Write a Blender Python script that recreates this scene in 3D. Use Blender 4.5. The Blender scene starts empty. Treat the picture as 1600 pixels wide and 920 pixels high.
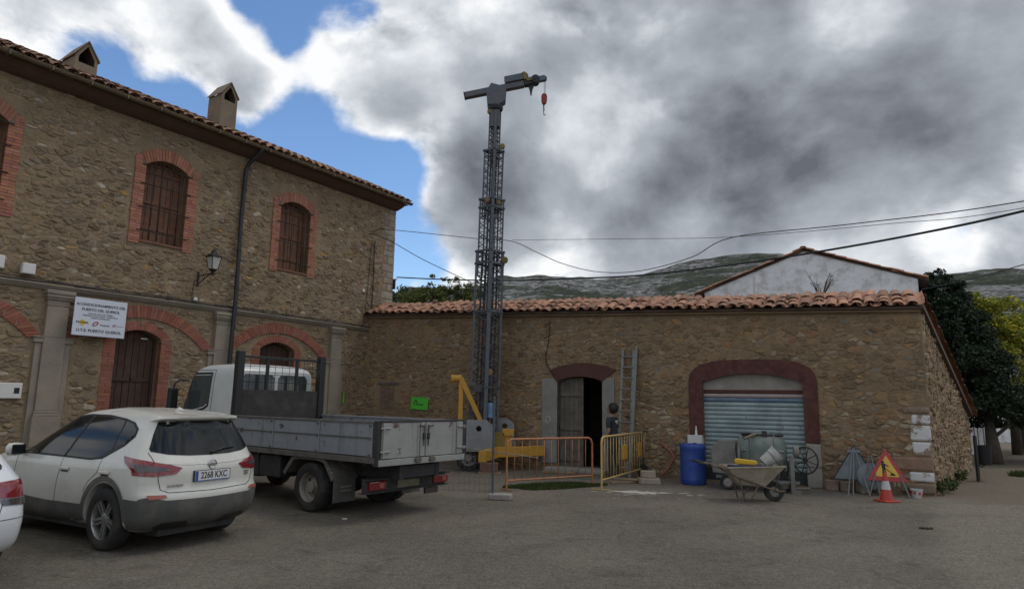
import bpy, bmesh, math, random
from math import sin, cos, pi, radians, sqrt, atan2, hypot
from mathutils import Vector, Matrix, Euler, noise
from mathutils.geometry import tessellate_polygon, delaunay_2d_cdt
from mathutils.bvhtree import BVHTree

S = bpy.context.scene
COL = S.collection
# ------------------------------------------------------------------ camera
cam_d = bpy.data.cameras.new('camera'); cam = bpy.data.objects.new('camera', cam_d); COL.objects.link(cam)
cam_d.sensor_width = 36.0; cam_d.lens = 23.4; cam_d.clip_start = 0.1; cam_d.clip_end = 5000
cam.matrix_world = Matrix.Translation((0, 0, 1.8)) @ (Euler((radians(99.07), 0, 0)).to_matrix() @ Matrix.Rotation(radians(0.93), 3, 'Z')).to_4x4()
S.camera = cam
# ------------------------------------------------------------------ view
S.view_settings.view_transform = 'Standard'; S.view_settings.look = 'None'
S.view_settings.exposure = 0.0; S.view_settings.gamma = 1.0
S.view_settings.use_curve_mapping = False
# ------------------------------------------------------------------ sun: veiled by cloud, high, to the right behind the roofs
SUN_AZ, SUN_EL = 74.0, 60.0          # azimuth measured from +Y towards +X
sun_d = bpy.data.lights.new('sun', 'SUN'); sun = bpy.data.objects.new('sun', sun_d); COL.objects.link(sun)
sun_d.energy = 0.75; sun_d.angle = radians(18); sun_d.color = (1.0, 0.95, 0.87)
_d = Vector((sin(radians(SUN_AZ))*cos(radians(SUN_EL)), cos(radians(SUN_AZ))*cos(radians(SUN_EL)), sin(radians(SUN_EL))))
sun.rotation_euler = _d.to_track_quat('Z', 'Y').to_euler()
# ------------------------------------------------------------------ world: clear sky behind broken cumulus
W = bpy.data.worlds.new('World'); S.world = W; W.use_nodes = True
def build_world():
    nt = W.node_tree; N = nt.nodes; L = nt.links; N.clear()
    out = N.new('ShaderNodeOutputWorld'); bg = N.new('ShaderNodeBackground'); L.new(bg.outputs[0], out.inputs[0])
    sky = N.new('ShaderNodeTexSky'); sky.sky_type = 'NISHITA'; sky.sun_disc = False
    sky.sun_elevation = radians(SUN_EL); sky.sun_rotation = radians(SUN_AZ); sky.altitude = 1000; sky.dust_density = .6; sky.ozone_density = 1.6
    def m(op, a, b=None, c=None, clamp=False):
        n = N.new('ShaderNodeMath'); n.operation = op; n.use_clamp = clamp
        for i, v in enumerate((a, b, c)):
            if v is None: continue
            if isinstance(v, (int, float)): n.inputs[i].default_value = v
            else: L.new(v, n.inputs[i])
        return n.outputs[0]
    def vm(op, a, b=None, scale=None):
        n = N.new('ShaderNodeVectorMath'); n.operation = op
        for i, v in enumerate((a, b)):
            if v is None: continue
            if isinstance(v, (tuple, list, Vector)): n.inputs[i].default_value = v
            else: L.new(v, n.inputs[i])
        if scale is not None:
            if isinstance(scale, (int, float)): n.inputs['Scale'].default_value = scale
            else: L.new(scale, n.inputs['Scale'])
        return n.outputs['Value' if op in ('DOT_PRODUCT', 'LENGTH') else 'Vector']
    def smooth(v, lo, hi):
        n = N.new('ShaderNodeMapRange'); n.interpolation_type = 'SMOOTHSTEP'
        L.new(v, n.inputs['Value']); n.inputs['From Min'].default_value = lo; n.inputs['From Max'].default_value = hi
        return n.outputs[0]
    def nz(vec, sc, det, rough, w=None, dist=0.0):
        n = N.new('ShaderNodeTexNoise'); n.inputs['Scale'].default_value = sc; n.inputs['Detail'].default_value = det
        n.inputs['Roughness'].default_value = rough; n.inputs['Distortion'].default_value = dist
        L.new(vec, n.inputs['Vector']); return n
    d = N.new('ShaderNodeTexCoord').outputs['Generated']
    wv = nz(d, 2.4, 2, .5).outputs['Color']
    dw = vm('MULTIPLY', vm('ADD', d, vm('SCALE', vm('SUBTRACT', wv, (.5, .5, .5)), scale=.13)), (1, 1, 1.35))
    A = nz(dw, 3.3, 2, .5).outputs[0]
    Bf = nz(dw, 7.2, 8, .55).outputs[0]
    Bs = nz(vm('ADD', dw, Vector((_d.x, _d.y, _d.z*1.35))*.035), 7.2, 6, .55).outputs[0]
    dens = m('ADD', m('MULTIPLY', A, .5), m('MULTIPLY', Bf, .5))
    def dirv(az, el): a, e = radians(az), radians(el); return Vector((sin(a)*cos(e), cos(a)*cos(e), sin(e)))
    def blob(az, el, r0, r1, amp):          # soft cap of sky round a direction
        dt = vm('DOT_PRODUCT', d, dirv(az, el))
        return m('MULTIPLY', smooth(dt, cos(radians(r1)), cos(radians(r0))), amp)
    for b in SKY_BLOBS: dens = m('ADD', dens, blob(*b))
    dens = m('ADD', dens, .055)
    cover = smooth(dens, .435, .56)
    dark = smooth(dens, .47, .80)
    lit = m('MULTIPLY', m('SUBTRACT', Bf, Bs), m('MULTIPLY_ADD', dark, -1.7, 2.6))
    dk = m('SUBTRACT', m('MULTIPLY_ADD', dark, .58, .08), lit)
    mid = nz(vm('ADD', dw, (5.3, 1.1, 2.7)), 4.6, 6, .58).outputs[0]
    dk = m('MULTIPLY_ADD', m('SUBTRACT', mid, .5), .62, dk)
    for b in LIGHT_BLOBS: dk = m('ADD', dk, blob(*b))
    dk = m('ADD', dk, 0.0, clamp=True)
    ramp = N.new('ShaderNodeValToRGB'); L.new(dk, ramp.inputs[0])
    el = ramp.color_ramp.elements
    el[0].position = 0; el[0].color = (.98, .99, 1.0, 1); el[1].position = 1; el[1].color = (.135, .150, .178, 1)
    for pos, c in ((.2, (.70, .735, .78, 1)), (.45, (.42, .455, .505, 1)), (.72, (.275, .30, .34, 1))):
        e = el.new(pos); e.color = c
    hs = N.new('ShaderNodeHueSaturation'); L.new(sky.outputs[0], hs.inputs['Color']); hs.inputs['Saturation'].default_value = 1.12; hs.inputs['Value'].default_value = SKY_VALUE
    cl = N.new('ShaderNodeMix'); cl.data_type = 'RGBA'; cl.blend_type = 'MULTIPLY'; cl.inputs[0].default_value = 1
    L.new(ramp.outputs[0], cl.inputs[6]); cl.inputs[7].default_value = (10, 10, 10, 1)
    mx = N.new('ShaderNodeMix'); mx.data_type = 'RGBA'
    L.new(cover, mx.inputs[0]); L.new(hs.outputs[0], mx.inputs[6]); L.new(cl.outputs[2], mx.inputs[7])
    L.new(mx.outputs[2], bg.inputs[0]); bg.inputs[1].default_value = 0.1
SKY_VALUE = 1.75
# azimuth, elevation, inner radius, outer radius, added cloud density
SKY_BLOBS = [
    (-31, 22, 2, 8, -.19), (-18.5, 20, 2, 7, -.19), (-11.5, 18.5, 1, 4.5, -.15), (-22, 29.5, 1, 4.5, -.17), (-15.5, 31.5, 1, 3.5, -.12), (-9, 12, 1, 5, -.06),(34, 11.8, .5, 3.2, -.09),
    (-34, 29, 2, 9, .13), (-26.5, 25.5, 1, 6, .13), (-13, 26, 1, 6, .10), (-21.5, 24, 1, 3.5, .08),
    (20, 23, 10, 28, .16), (-2, 17, 2, 8, .09), (17, 15, 2, 10, .06), (-2, 30, 2, 9, .04)]
# thinner, sunlit cloud (negative) and deep cloud bases (positive)
LIGHT_BLOBS = [
    (7.5, 22.5, .5, 7, -.34), (29, 30, .5, 5, -.30), (-12, 24, 1, 9, -.22), (29, 11.4, 1, 9, -.38), (15, 12, 1, 6, -.16), (3, 12.5, 1, 6, -.20), (2, 24, 1, 6, -.10),
    (-3, 16.5, 1, 7, .26), (18, 18, 2, 9, .22), (31, 19, 3, 9, .22), (22, 26, 3, 12, .10), (8, 31, 2, 8, .06), (-5, 30, 1, 7, -.16), (-32, 28, 3, 14, -.30)]
build_world()

W.cycles.sampling_method = 'MANUAL'; W.cycles.sample_map_resolution = 512
S.cycles.max_bounces = 6; S.cycles.diffuse_bounces = 3; S.cycles.glossy_bounces = 3; S.cycles.transmission_bounces = 2; S.cycles.caustics_reflective = False; S.cycles.caustics_refractive = False

# ------------------------------------------------------------------ mesh helpers
def V(*a): return Vector(a)
def rotz(p, a): c, s = cos(a), sin(a); return Vector((p[0]*c-p[1]*s, p[0]*s+p[1]*c, p[2]))
class MB:
    def __init__(s): s.v = []; s.f = []; s.mi = []; s.col = []; s.c = None; s.m = 0
    def add(s, vs, fs):
        b = len(s.v); s.v.extend([tuple(v) for v in vs]); s.col.extend([s.c]*len(vs))
        for f in fs: s.f.append([i+b for i in f]); s.mi.append(s.m)
        return b
    def box(s, x0, x1, y0, y1, z0, z1, M=None):
        vs = [V(x, y, z) for z in (z0, z1) for y in (y0, y1) for x in (x0, x1)]
        if M is not None: vs = [M @ v for v in vs]
        s.add(vs, [(0, 2, 3, 1), (4, 5, 7, 6), (0, 1, 5, 4), (2, 6, 7, 3), (0, 4, 6, 2), (1, 3, 7, 5)]); return s
    def cbox(s, c, size, rot=(0, 0, 0)):
        M = Matrix.Translation(c) @ Euler(rot).to_matrix().to_4x4()
        a, b, d = (q/2 for q in size); return s.box(-a, a, -b, b, -d, d, M)
    def beam(s, a, b, w, h=None, up=(0, 0, 1)):
        a, b = V(*a), V(*b); h = h or w; t = (b-a).normalized(); u = V(*up)
        if abs(t.dot(u)) > .97: u = V(1, 0, 0)
        r = t.cross(u).normalized(); u = r.cross(t).normalized()
        vs = [p+r*x*w/2+u*y*h/2 for p in (a, b) for x, y in ((-1, -1), (1, -1), (1, 1), (-1, 1))]
        s.add(vs, [(0, 3, 2, 1), (4, 5, 6, 7), (0, 1, 5, 4), (1, 2, 6, 5), (2, 3, 7, 6), (3, 0, 4, 7)]); return s
    def tube(s, path, r, n=8, cap=True, closed=False):
        P = [V(*p) for p in path]; R = r if isinstance(r, (list, tuple)) else [r]*len(P)
        vs = []; up = None; m = len(P)
        for i, p in enumerate(P):
            t = (P[min(i+1, m-1)]-P[max(i-1, 0)]) if not closed else (P[(i+1) % m]-P[i-1])
            t.normalize()
            if up is None: up = V(0, 0, 1) if abs(t.z) < .9 else V(1, 0, 0)
            rr = t.cross(up)
            if rr.length < 1e-4: rr = t.cross(V(1, .3, 0))
            rr.normalize(); up = rr.cross(t).normalized()
            for k in range(n): a = 2*pi*k/n; vs.append(p+(rr*cos(a)+up*sin(a))*R[i])
        fs = [(i*n+k, i*n+(k+1) % n, (i+1)*n+(k+1) % n, (i+1)*n+k) for i in range(m-1) for k in range(n)]
        if closed: fs += [((m-1)*n+k, (m-1)*n+(k+1) % n, (k+1) % n, k) for k in range(n)]
        elif cap: fs += [tuple(range(n-1, -1, -1)), tuple((m-1)*n+k for k in range(n))]
        s.add(vs, fs); return s
    def lathe(s, prof, M=None, n=24, arc=2*pi, cap=True):   # prof: (r, z) from bottom to top, about local z
        full = abs(arc-2*pi) < 1e-6; c = n if full else n+1; vs = []
        for r, z in prof:
            for k in range(c): a = arc*k/n; vs.append(V(r*cos(a), r*sin(a), z))
        if M is not None: vs = [M @ v for v in vs]
        fs = []
        for i in range(len(prof)-1):
            for k in range(n):
                k2 = (k+1) % c if full else k+1
                fs.append((i*c+k, i*c+k2, (i+1)*c+k2, (i+1)*c+k))
        if cap and full:
            if prof[0][0] > 1e-5: fs.append(tuple(range(c-1, -1, -1)))
            if prof[-1][0] > 1e-5: fs.append(tuple((len(prof)-1)*c+k for k in range(c)))
        s.add(vs, fs); return s
    def prism(s, poly, y0, y1, M=None):       # polygon in (x, z), extruded along y
        n = len(poly); vs = [V(x, y0, z) for x, z in poly]+[V(x, y1, z) for x, z in poly]
        if M is not None: vs = [M @ v for v in vs]
        s.add(vs, [tuple(range(n)), tuple(range(2*n-1, n-1, -1))]+[(i, i+n, (i+1) % n+n, (i+1) % n) for i in range(n)]); return s
    def loft(s, rings, closed=True, cap=True):
        n = len(rings[0]); vs = [p for r in rings for p in r]; fs = []
        for i in range(len(rings)-1):
            for k in range(n if closed else n-1):
                fs.append((i*n+k, i*n+(k+1) % n, (i+1)*n+(k+1) % n, (i+1)*n+k))
        if cap: fs += [tuple(range(n-1, -1, -1)), tuple((len(rings)-1)*n+k for k in range(n))]
        s.add(vs, fs); return s
    def mesh(s, name, mats):
        me = bpy.data.meshes.new(name); me.from_pydata(s.v, [], s.f)
        for mt in (mats if isinstance(mats, (list, tuple)) else [mats]): me.materials.append(MATS[mt] if isinstance(mt, str) else mt)
        if any(s.mi): me.polygons.foreach_set('material_index', s.mi)
        if any(c is not None for c in s.col):
            at = me.color_attributes.new('Col', 'FLOAT_COLOR', 'POINT'); buf = []
            for c in s.col: c = c or (.3, .3, .3); buf += [c[0], c[1], c[2], 1]
            at.data.foreach_set('color', buf)
        me.update(); return me
    def build(s, name, mats, parent=None, smooth=False, bevel=0, sub=0, fix=False):
        me = s.mesh(name, mats)
        if fix:
            b = bmesh.new(); b.from_mesh(me); bmesh.ops.remove_doubles(b, verts=b.verts, dist=1e-5); bmesh.ops.recalc_face_normals(b, faces=b.faces); b.to_mesh(me); b.free()
        return link(name, me, parent, smooth, bevel, sub)
def link(name, me, parent=None, smooth=False, bevel=0, sub=0):
    o = bpy.data.objects.new(name, me); COL.objects.link(o); o.parent = parent
    if smooth:
        me.polygons.foreach_set('use_smooth', [True]*len(me.polygons))
        if smooth is not True and smooth > 1: me.set_sharp_from_angle(angle=radians(smooth))
    if bevel:
        mo = o.modifiers.new('bevel', 'BEVEL'); mo.width = bevel; mo.segments = 2; mo.limit_method = 'ANGLE'; mo.angle_limit = radians(35)
    if sub:
        mo = o.modifiers.new('sub', 'SUBSURF'); mo.levels = sub; mo.render_levels = sub
    return o
def tag(o, label=None, cat=None, group=None, kind=None):
    for k, v in (('label', label), ('category', cat), ('group', group), ('kind', kind)):
        if v: o[k] = v
    return o
def thing(name, label, cat, loc=(0, 0, 0), rz=0.0, group=None):
    o = bpy.data.objects.new(name, None); COL.objects.link(o); o.empty_display_size = .2
    o.location = loc; o.rotation_euler = (0, 0, rz); return tag(o, label, cat, group)
def group_part(name, parent):                 # a part that only carries sub-parts
    o = bpy.data.objects.new(name, None); COL.objects.link(o); o.parent = parent; o.empty_display_size = .1; return o
def copy_tree(o, parent=None):
    c = o.copy(); COL.objects.link(c); c.parent = parent
    for ch in list(o.children): copy_tree(ch, c)
    return c
def text_mesh(txt, size, ext=.002, align='CENTER', spacing=1.0, bold=0.0):
    cu = bpy.data.curves.new('lettering', 'FONT'); cu.body = txt; cu.size = size; cu.extrude = ext; cu.align_x = align; cu.align_y = 'CENTER'
    cu.space_character = spacing; cu.offset = bold; cu.resolution_u = 3
    o = bpy.data.objects.new('lettering', cu); COL.objects.link(o)
    dg = bpy.context.evaluated_depsgraph_get(); me = bpy.data.meshes.new_from_object(o.evaluated_get(dg))
    bpy.data.objects.remove(o); bpy.data.curves.remove(cu); return me
def lettering(name, txt, size, mat, parent, M, ext=.002, align='CENTER', spacing=1.0, sx=1.0, bold=0.0):
    me = text_mesh(txt, size, ext, align, spacing, bold); me.materials.clear(); me.materials.append(MATS[mat])
    me.transform(M @ Matrix.Diagonal((sx, 1, 1, 1))); return link(name, me, parent)
def eval_mesh(o):
    dg = bpy.context.evaluated_depsgraph_get(); return bpy.data.meshes.new_from_object(o.evaluated_get(dg))

# ------------------------------------------------------------------ materials
MATS = {}
def new_mat(name):
    m = bpy.data.materials.new(name); m.use_nodes = True; MATS[name] = m
    return m, m.node_tree.nodes, m.node_tree.links, m.node_tree.nodes['Principled BSDF']
def pm(name, base, rough=.7, metal=0.0, var=.18, scale=4.0, bump=.15, bscale=45.0, dirt=None, dscale=2.2, damt=.5, rand=0.0, attr=False, spec=None, dist=.01, rust=None, coat=0, streak=None):
    """base colour with broad noise, a second colour in patches, fine relief; attr: colour from the piece's own attribute"""
    m, N, L, B = new_mat(name)
    tc = N.new('ShaderNodeTexCoord').outputs['Object']
    def noise_(sc, det=6, ro=.6):
        n = N.new('ShaderNodeTexNoise'); n.inputs['Scale'].default_value = sc; n.inputs['Detail'].default_value = det; n.inputs['Roughness'].default_value = ro
        L.new(vec, n.inputs['Vector']); return n.outputs[0]
    vec = tc
    if rand:
        oi = N.new('ShaderNodeObjectInfo'); ad = N.new('ShaderNodeVectorMath'); ad.operation = 'ADD'
        cm = N.new('ShaderNodeCombineXYZ'); ml = N.new('ShaderNodeMath'); ml.operation = 'MULTIPLY'; ml.inputs[1].default_value = 37.0
        L.new(oi.outputs['Random'], ml.inputs[0]); L.new(ml.outputs[0], cm.inputs[0]); L.new(ml.outputs[0], cm.inputs[1])
        L.new(tc, ad.inputs[0]); L.new(cm.outputs[0], ad.inputs[1]); vec = ad.outputs[0]
    def mix(fac, a, b, mode='MIX'):
        n = N.new('ShaderNodeMix'); n.data_type = 'RGBA'; n.blend_type = mode
        for i, v in ((0, fac), (6, a), (7, b)):
            if isinstance(v, (int, float)): n.inputs[i].default_value = v
            elif isinstance(v, tuple): n.inputs[i].default_value = (*v, 1)
            else: L.new(v, n.inputs[i])
        return n.outputs[2]
    def mr(v, a, b, c, d, sm=False):
        n = N.new('ShaderNodeMapRange'); L.new(v, n.inputs[0])
        if sm: n.interpolation_type = 'SMOOTHSTEP'
        for i, q in enumerate((a, b, c, d)): n.inputs[i+1].default_value = q
        return n.outputs[0]
    if attr:
        at = N.new('ShaderNodeAttribute'); at.attribute_name = 'Col'; col = at.outputs['Color']
    else:
        rgb = N.new('ShaderNodeRGB'); rgb.outputs[0].default_value = (*base, 1); col = rgb.outputs[0]
    if rand:
        k = mr(oi.outputs['Random'], 0, 1, 1-rand, 1+rand); col = mix(1.0, col, k, 'MULTIPLY')
    if var:
        f = mr(noise_(scale), .28, .72, 1-var, 1+var); col = mix(1.0, col, f, 'MULTIPLY')
        f2 = mr(noise_(scale*9, 5, .7), .25, .75, 1-var*.7, 1+var*.7); col = mix(1.0, col, f2, 'MULTIPLY')
    if dirt:
        f = mr(noise_(dscale, 8, .65), .5-.06, .5+.16, 0, damt, True); col = mix(f, col, dirt)
    if rust:
        f = mr(noise_(rust[1], 8, .7), rust[2], rust[2]+.07, 0, 1, True); col = mix(f, col, rust[0])
    if streak:
        mp = N.new('ShaderNodeMapping'); mp.inputs['Scale'].default_value = (streak[1], streak[1], streak[1]*.09); L.new(vec, mp.inputs[0])
        n = N.new('ShaderNodeTexNoise'); n.inputs['Scale'].default_value = 1; n.inputs['Detail'].default_value = 6; n.inputs['Roughness'].default_value = .65; L.new(mp.outputs[0], n.inputs['Vector'])
        col = mix(mr(n.outputs[0], streak[2], streak[2]+.14, 0, streak[3], True), col, streak[0])
    L.new(col, B.inputs['Base Color'])
    B.inputs['Roughness'].default_value = rough; B.inputs['Metallic'].default_value = metal
    if var and rough < .9:
        r = mr(noise_(scale*2.7), .3, .7, max(0, rough-.1), min(1, rough+.12)); L.new(r, B.inputs['Roughness'])
    if spec is not None: B.inputs['Specular IOR Level'].default_value = spec
    if coat: B.inputs['Coat Weight'].default_value = coat; B.inputs['Coat Roughness'].default_value = .06
    if bump:
        bp = N.new('ShaderNodeBump'); bp.inputs['Strength'].default_value = bump; bp.inputs['Distance'].default_value = dist
        L.new(noise_(bscale, 8, .65), bp.inputs['Height']); L.new(bp.outputs[0], B.inputs['Normal'])
    return m
# ------------------------------------------------------------------ palette
pm('mortar', (.268, .196, .118), .95, var=.26, scale=1.3, bump=1.0, bscale=14, dirt=(.195, .143, .09), dscale=1.1, damt=.65, dist=.035, streak=((.17, .13, .09), 1.6, .55, .5))
pm('mortar_barn', (.272, .187, .105), .95, var=.26, scale=1.1, bump=1.0, bscale=14, dirt=(.19, .135, .083), dscale=.9, damt=.65, dist=.035, streak=((.16, .12, .08), 1.5, .56, .5))
pm('stone', (0, 0, 0), .92, var=.28, scale=6, bump=.9, bscale=26, attr=True, dist=.02, dirt=(.215, .155, .098), dscale=1.9, damt=.75)
pm('brick', (0, 0, 0), .9, var=.16, scale=7, bump=.4, bscale=60, attr=True)
pm('brick_joint', (.19, .13, .095), .95, var=.2, bump=.4)
pm('limestone', (.265, .222, .17), .9, var=.14, scale=2.5, bump=.35, bscale=35, dirt=(.19, .165, .13), dscale=1.6, damt=.55)
pm('wood_shutter', (.15, .070, .038), .75, var=.25, scale=5, bump=.35, bscale=30)
pm('door_wood', (.062, .031, .019), .75, var=.25, scale=5, bump=.35, bscale=30)
pm('iron', (.016, .013, .012), .7, var=.2, bump=.2)
pm('soffit', (.105, .058, .040), .95, var=.2, scale=3, bump=.3)
pm('gutter', (.13, .098, .055), .6, var=.25, scale=2, bump=.1, rust=((.10, .05, .03), 3, .56))
pm('tile_house', (.30, .165, .10), .9, var=.22, scale=14, bump=.4, bscale=60, rand=.28, dirt=(.16, .115, .075), dscale=4, damt=.7)
pm('tile_barn', (.37, .185, .112), .9, var=.28, scale=14, bump=.5, bscale=60, rand=.42, dirt=(.22, .15, .10), dscale=6, damt=.75)
pm('roof_bed', (.09, .06, .045), .95, var=.2)
pm('chimney_render', (.215, .165, .115), .95, var=.12, scale=3, bump=.25, dirt=(.15, .115, .085), damt=.6)
pm('soot', (.012, .011, .010), .95, var=.2, bump=.2)
pm('painted_dark', (.010, .009, .008), .95, var=0, bump=0)
pm('downpipe_black', (.014, .014, .015), .45, var=.2, bump=.05)
pm('cable_black', (.012, .012, .012), .6, var=0, bump=0)
pm('concrete', (.30, .275, .235), .92, var=.16, scale=3, bump=.35, bscale=50, dirt=(.2, .18, .15), damt=.5)
pm('jamb_grey', (.25, .235, .21), .9, var=.14, scale=2.5, bump=.3, dirt=(.17, .155, .135), damt=.5)
pm('maroon', (.085, .028, .022), .85, var=.2, scale=4, bump=.4, dirt=(.14, .06, .045), dscale=8, damt=.45)
pm('maroon_plain', (.088, .036, .027), .85, var=.12, scale=4, bump=.2)
pm('old_wood', (.135, .115, .092), .9, var=.3, scale=6, bump=.5, bscale=40, dirt=(.07, .06, .05), damt=.6)
pm('white_wash', (.80, .80, .80), .92, var=.1, scale=1.6, bump=.3, bscale=20, dirt=(.46, .44, .41), dscale=2.4, damt=.75, rust=((.26, .22, .18), 2.6, .63), streak=((.33, .30, .27), 1.6, .56, .6))
pm('shutter_blue', (.33, .40, .395), .65, var=.15, scale=3, bump=.1, dirt=(.20, .255, .265), dscale=1.7, damt=.6, rust=((.07, .055, .05), 6, .63), streak=((.16, .15, .135), 3, .56, .5))
pm('shutter_navy', (.115, .165, .235), .6, var=.15, scale=3, bump=.1, dirt=(.2, .29, .32), dscale=5, damt=.6)
pm('shutter_pink', (.42, .33, .315), .6, var=.12, bump=.1)
pm('white_plastic', (.62, .60, .56), .5, var=.06, bump=.05)
pm('white_paint_flake', (.62, .61, .59), .9, var=.12, scale=6, bump=.4)

pm('painted_block', (.27, .20, .14), .9, var=.2, scale=5, bump=.6, bscale=26, rust=((.60, .59, .57), 3.2, .435))
# ------------------------------------------------------------------ ground
def ground_mat():
    m, N, L, B = new_mat('asphalt_ground')
    tc = N.new('ShaderNodeTexCoord').outputs['Object']
    def nz(sc, det=6, ro=.6, off=0):
        n = N.new('ShaderNodeTexNoise'); n.inputs['Scale'].default_value = sc; n.inputs['Detail'].default_value = det; n.inputs['Roughness'].default_value = ro
        mp = N.new('ShaderNodeMapping'); mp.inputs['Location'].default_value = (off, off*.7, 0); L.new(tc, mp.inputs[0]); L.new(mp.outputs[0], n.inputs['Vector']); return n.outputs[0]
    def mr(v, a, b, c, d):
        n = N.new('ShaderNodeMapRange'); n.interpolation_type = 'SMOOTHSTEP'; L.new(v, n.inputs[0])
        for i, q in enumerate((a, b, c, d)): n.inputs[i+1].default_value = q
        return n.outputs[0]
    def mix(f, a, b, mode='MIX'):
        n = N.new('ShaderNodeMix'); n.data_type = 'RGBA'; n.blend_type = mode
        for i, v in ((0, f), (6, a), (7, b)):
            if isinstance(v, (int, float)): n.inputs[i].default_value = v
            elif isinstance(v, tuple): n.inputs[i].default_value = (*v, 1)
            else: L.new(v, n.inputs[i])
        return n.outputs[2]
    def math_(op, a, b):
        n = N.new('ShaderNodeMath'); n.operation = op
        for i, v in enumerate((a, b)):
            if isinstance(v, (int, float)): n.inputs[i].default_value = v
            else: L.new(v, n.inputs[i])
        return n.outputs[0]
    sp = N.new('ShaderNodeSeparateXYZ'); L.new(tc, sp.inputs[0])
    col = mix(mr(nz(.35, 6, .6), .38, .64, 0, 1), (.138, .119, .091), (.182, .158, .122))
    # newer, paler road surface to the right, its edge wandering
    edge = math_('ADD', math_('SUBTRACT', math_('MULTIPLY', sp.outputs[0], .87), math_('MULTIPLY', sp.outputs[1], .5)), math_('MULTIPLY', nz(.9, 5, .6, 3), .8))
    col = mix(mr(edge, .55, 1.05, 0, .8), col, (.222, .196, .150))
    col = mix(mr(nz(1.6, 7, .65, 11), .54, .70, 0, .55), col, (.082, .070, .053))
    col = mix(mr(nz(3.1, 7, .7, 21), .58, .74, 0, .5), col, (.25, .22, .172))
    col = mix(1.0, col, mr(nz(55, 4, .85), .3, .7, .5, 1.55), 'MULTIPLY')
    col = mix(1.0, col, mr(nz(170, 3, .9), .32, .68, .62, 1.45), 'MULTIPLY')
    vo = N.new('ShaderNodeTexVoronoi'); vo.feature = 'DISTANCE_TO_EDGE'; vo.inputs['Scale'].default_value = .42
    wp = N.new('ShaderNodeTexNoise'); wp.inputs['Scale'].default_value = 2.2; wp.inputs['Detail'].default_value = 6; L.new(tc, wp.inputs['Vector'])
    av = N.new('ShaderNodeVectorMath'); av.operation = 'MULTIPLY_ADD'; L.new(wp.outputs['Color'], av.inputs[0]); av.inputs[1].default_value = (.9, .9, 0); L.new(tc, av.inputs[2]); L.new(av.outputs[0], vo.inputs['Vector'])
    crack = math_('MULTIPLY', mr(vo.outputs['Distance'], .0, .014, 1, 0), mr(nz(.5, 3, .5, 40), .50, .60, 0, 1))
    # darker worn wheel tracks sweeping round the yard
    rr = math_('POWER', math_('ADD', math_('POWER', math_('SUBTRACT', sp.outputs[0], 9.0), 2), math_('POWER', math_('SUBTRACT', sp.outputs[1], -2.0), 2)), .5)
    tr = math_('MULTIPLY', mr(math_('SINE', math_('ADD', math_('MULTIPLY', rr, 4.1), math_('MULTIPLY', nz(.8, 3, .5, 60), 3.0)), 0), .55, 1.0, 0, .32), mr(nz(.7, 4, .6, 70), .42, .62, 0, 1))
    col = mix(tr, col, (.105, .09, .07))
    col = mix(math_('MULTIPLY', crack, .35), col, (.07, .06, .048))
    col = mix(1.0, col, mr(nz(24, 3, .9, 5), .3, .7, .70, 1.34), 'MULTIPLY')
    col = mix(1.0, col, mr(nz(8, 4, .8, 9), .3, .7, .84, 1.18), 'MULTIPLY')
    # pale dirt washed off the walls along the foot of the barn
    ly = math_('ADD', math_('MULTIPLY', math_('SUBTRACT', sp.outputs[0], -4.637), .4749), math_('MULTIPLY', math_('SUBTRACT', sp.outputs[1], 21.421), .8800))
    dk_ = math_('ADD', ly, math_('MULTIPLY', nz(2.2, 6, .7, 33), 1.3))
    col = mix(mr(dk_, -.15, .55, 0, .75), col, (.185, .142, .10))
    L.new(col, B.inputs['Base Color']); B.inputs['Roughness'].default_value = .9; B.inputs['Specular IOR Level'].default_value = .25
    h = math_('ADD', math_('MULTIPLY', nz(95, 4, .8), .6), math_('MULTIPLY', nz(9, 6, .7), 1.2))
    h = math_('SUBTRACT', h, math_('MULTIPLY', crack, .6))
    bp = N.new('ShaderNodeBump'); bp.inputs['Strength'].default_value = 1.0; bp.inputs['Distance'].default_value = .03; L.new(h, bp.inputs['Height']); L.new(bp.outputs[0], B.inputs['Normal'])
ground_mat()
g = MB()
g.add([V(-1500, -400, 0), V(1500, -400, 0), V(1500, 1800, 0), V(-1500, 1800, 0)], [(0, 1, 2, 3)])
tag(g.build('ground', 'asphalt_ground'), 'worn grey asphalt yard running up to the stone buildings', 'ground', kind='structure')

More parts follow.
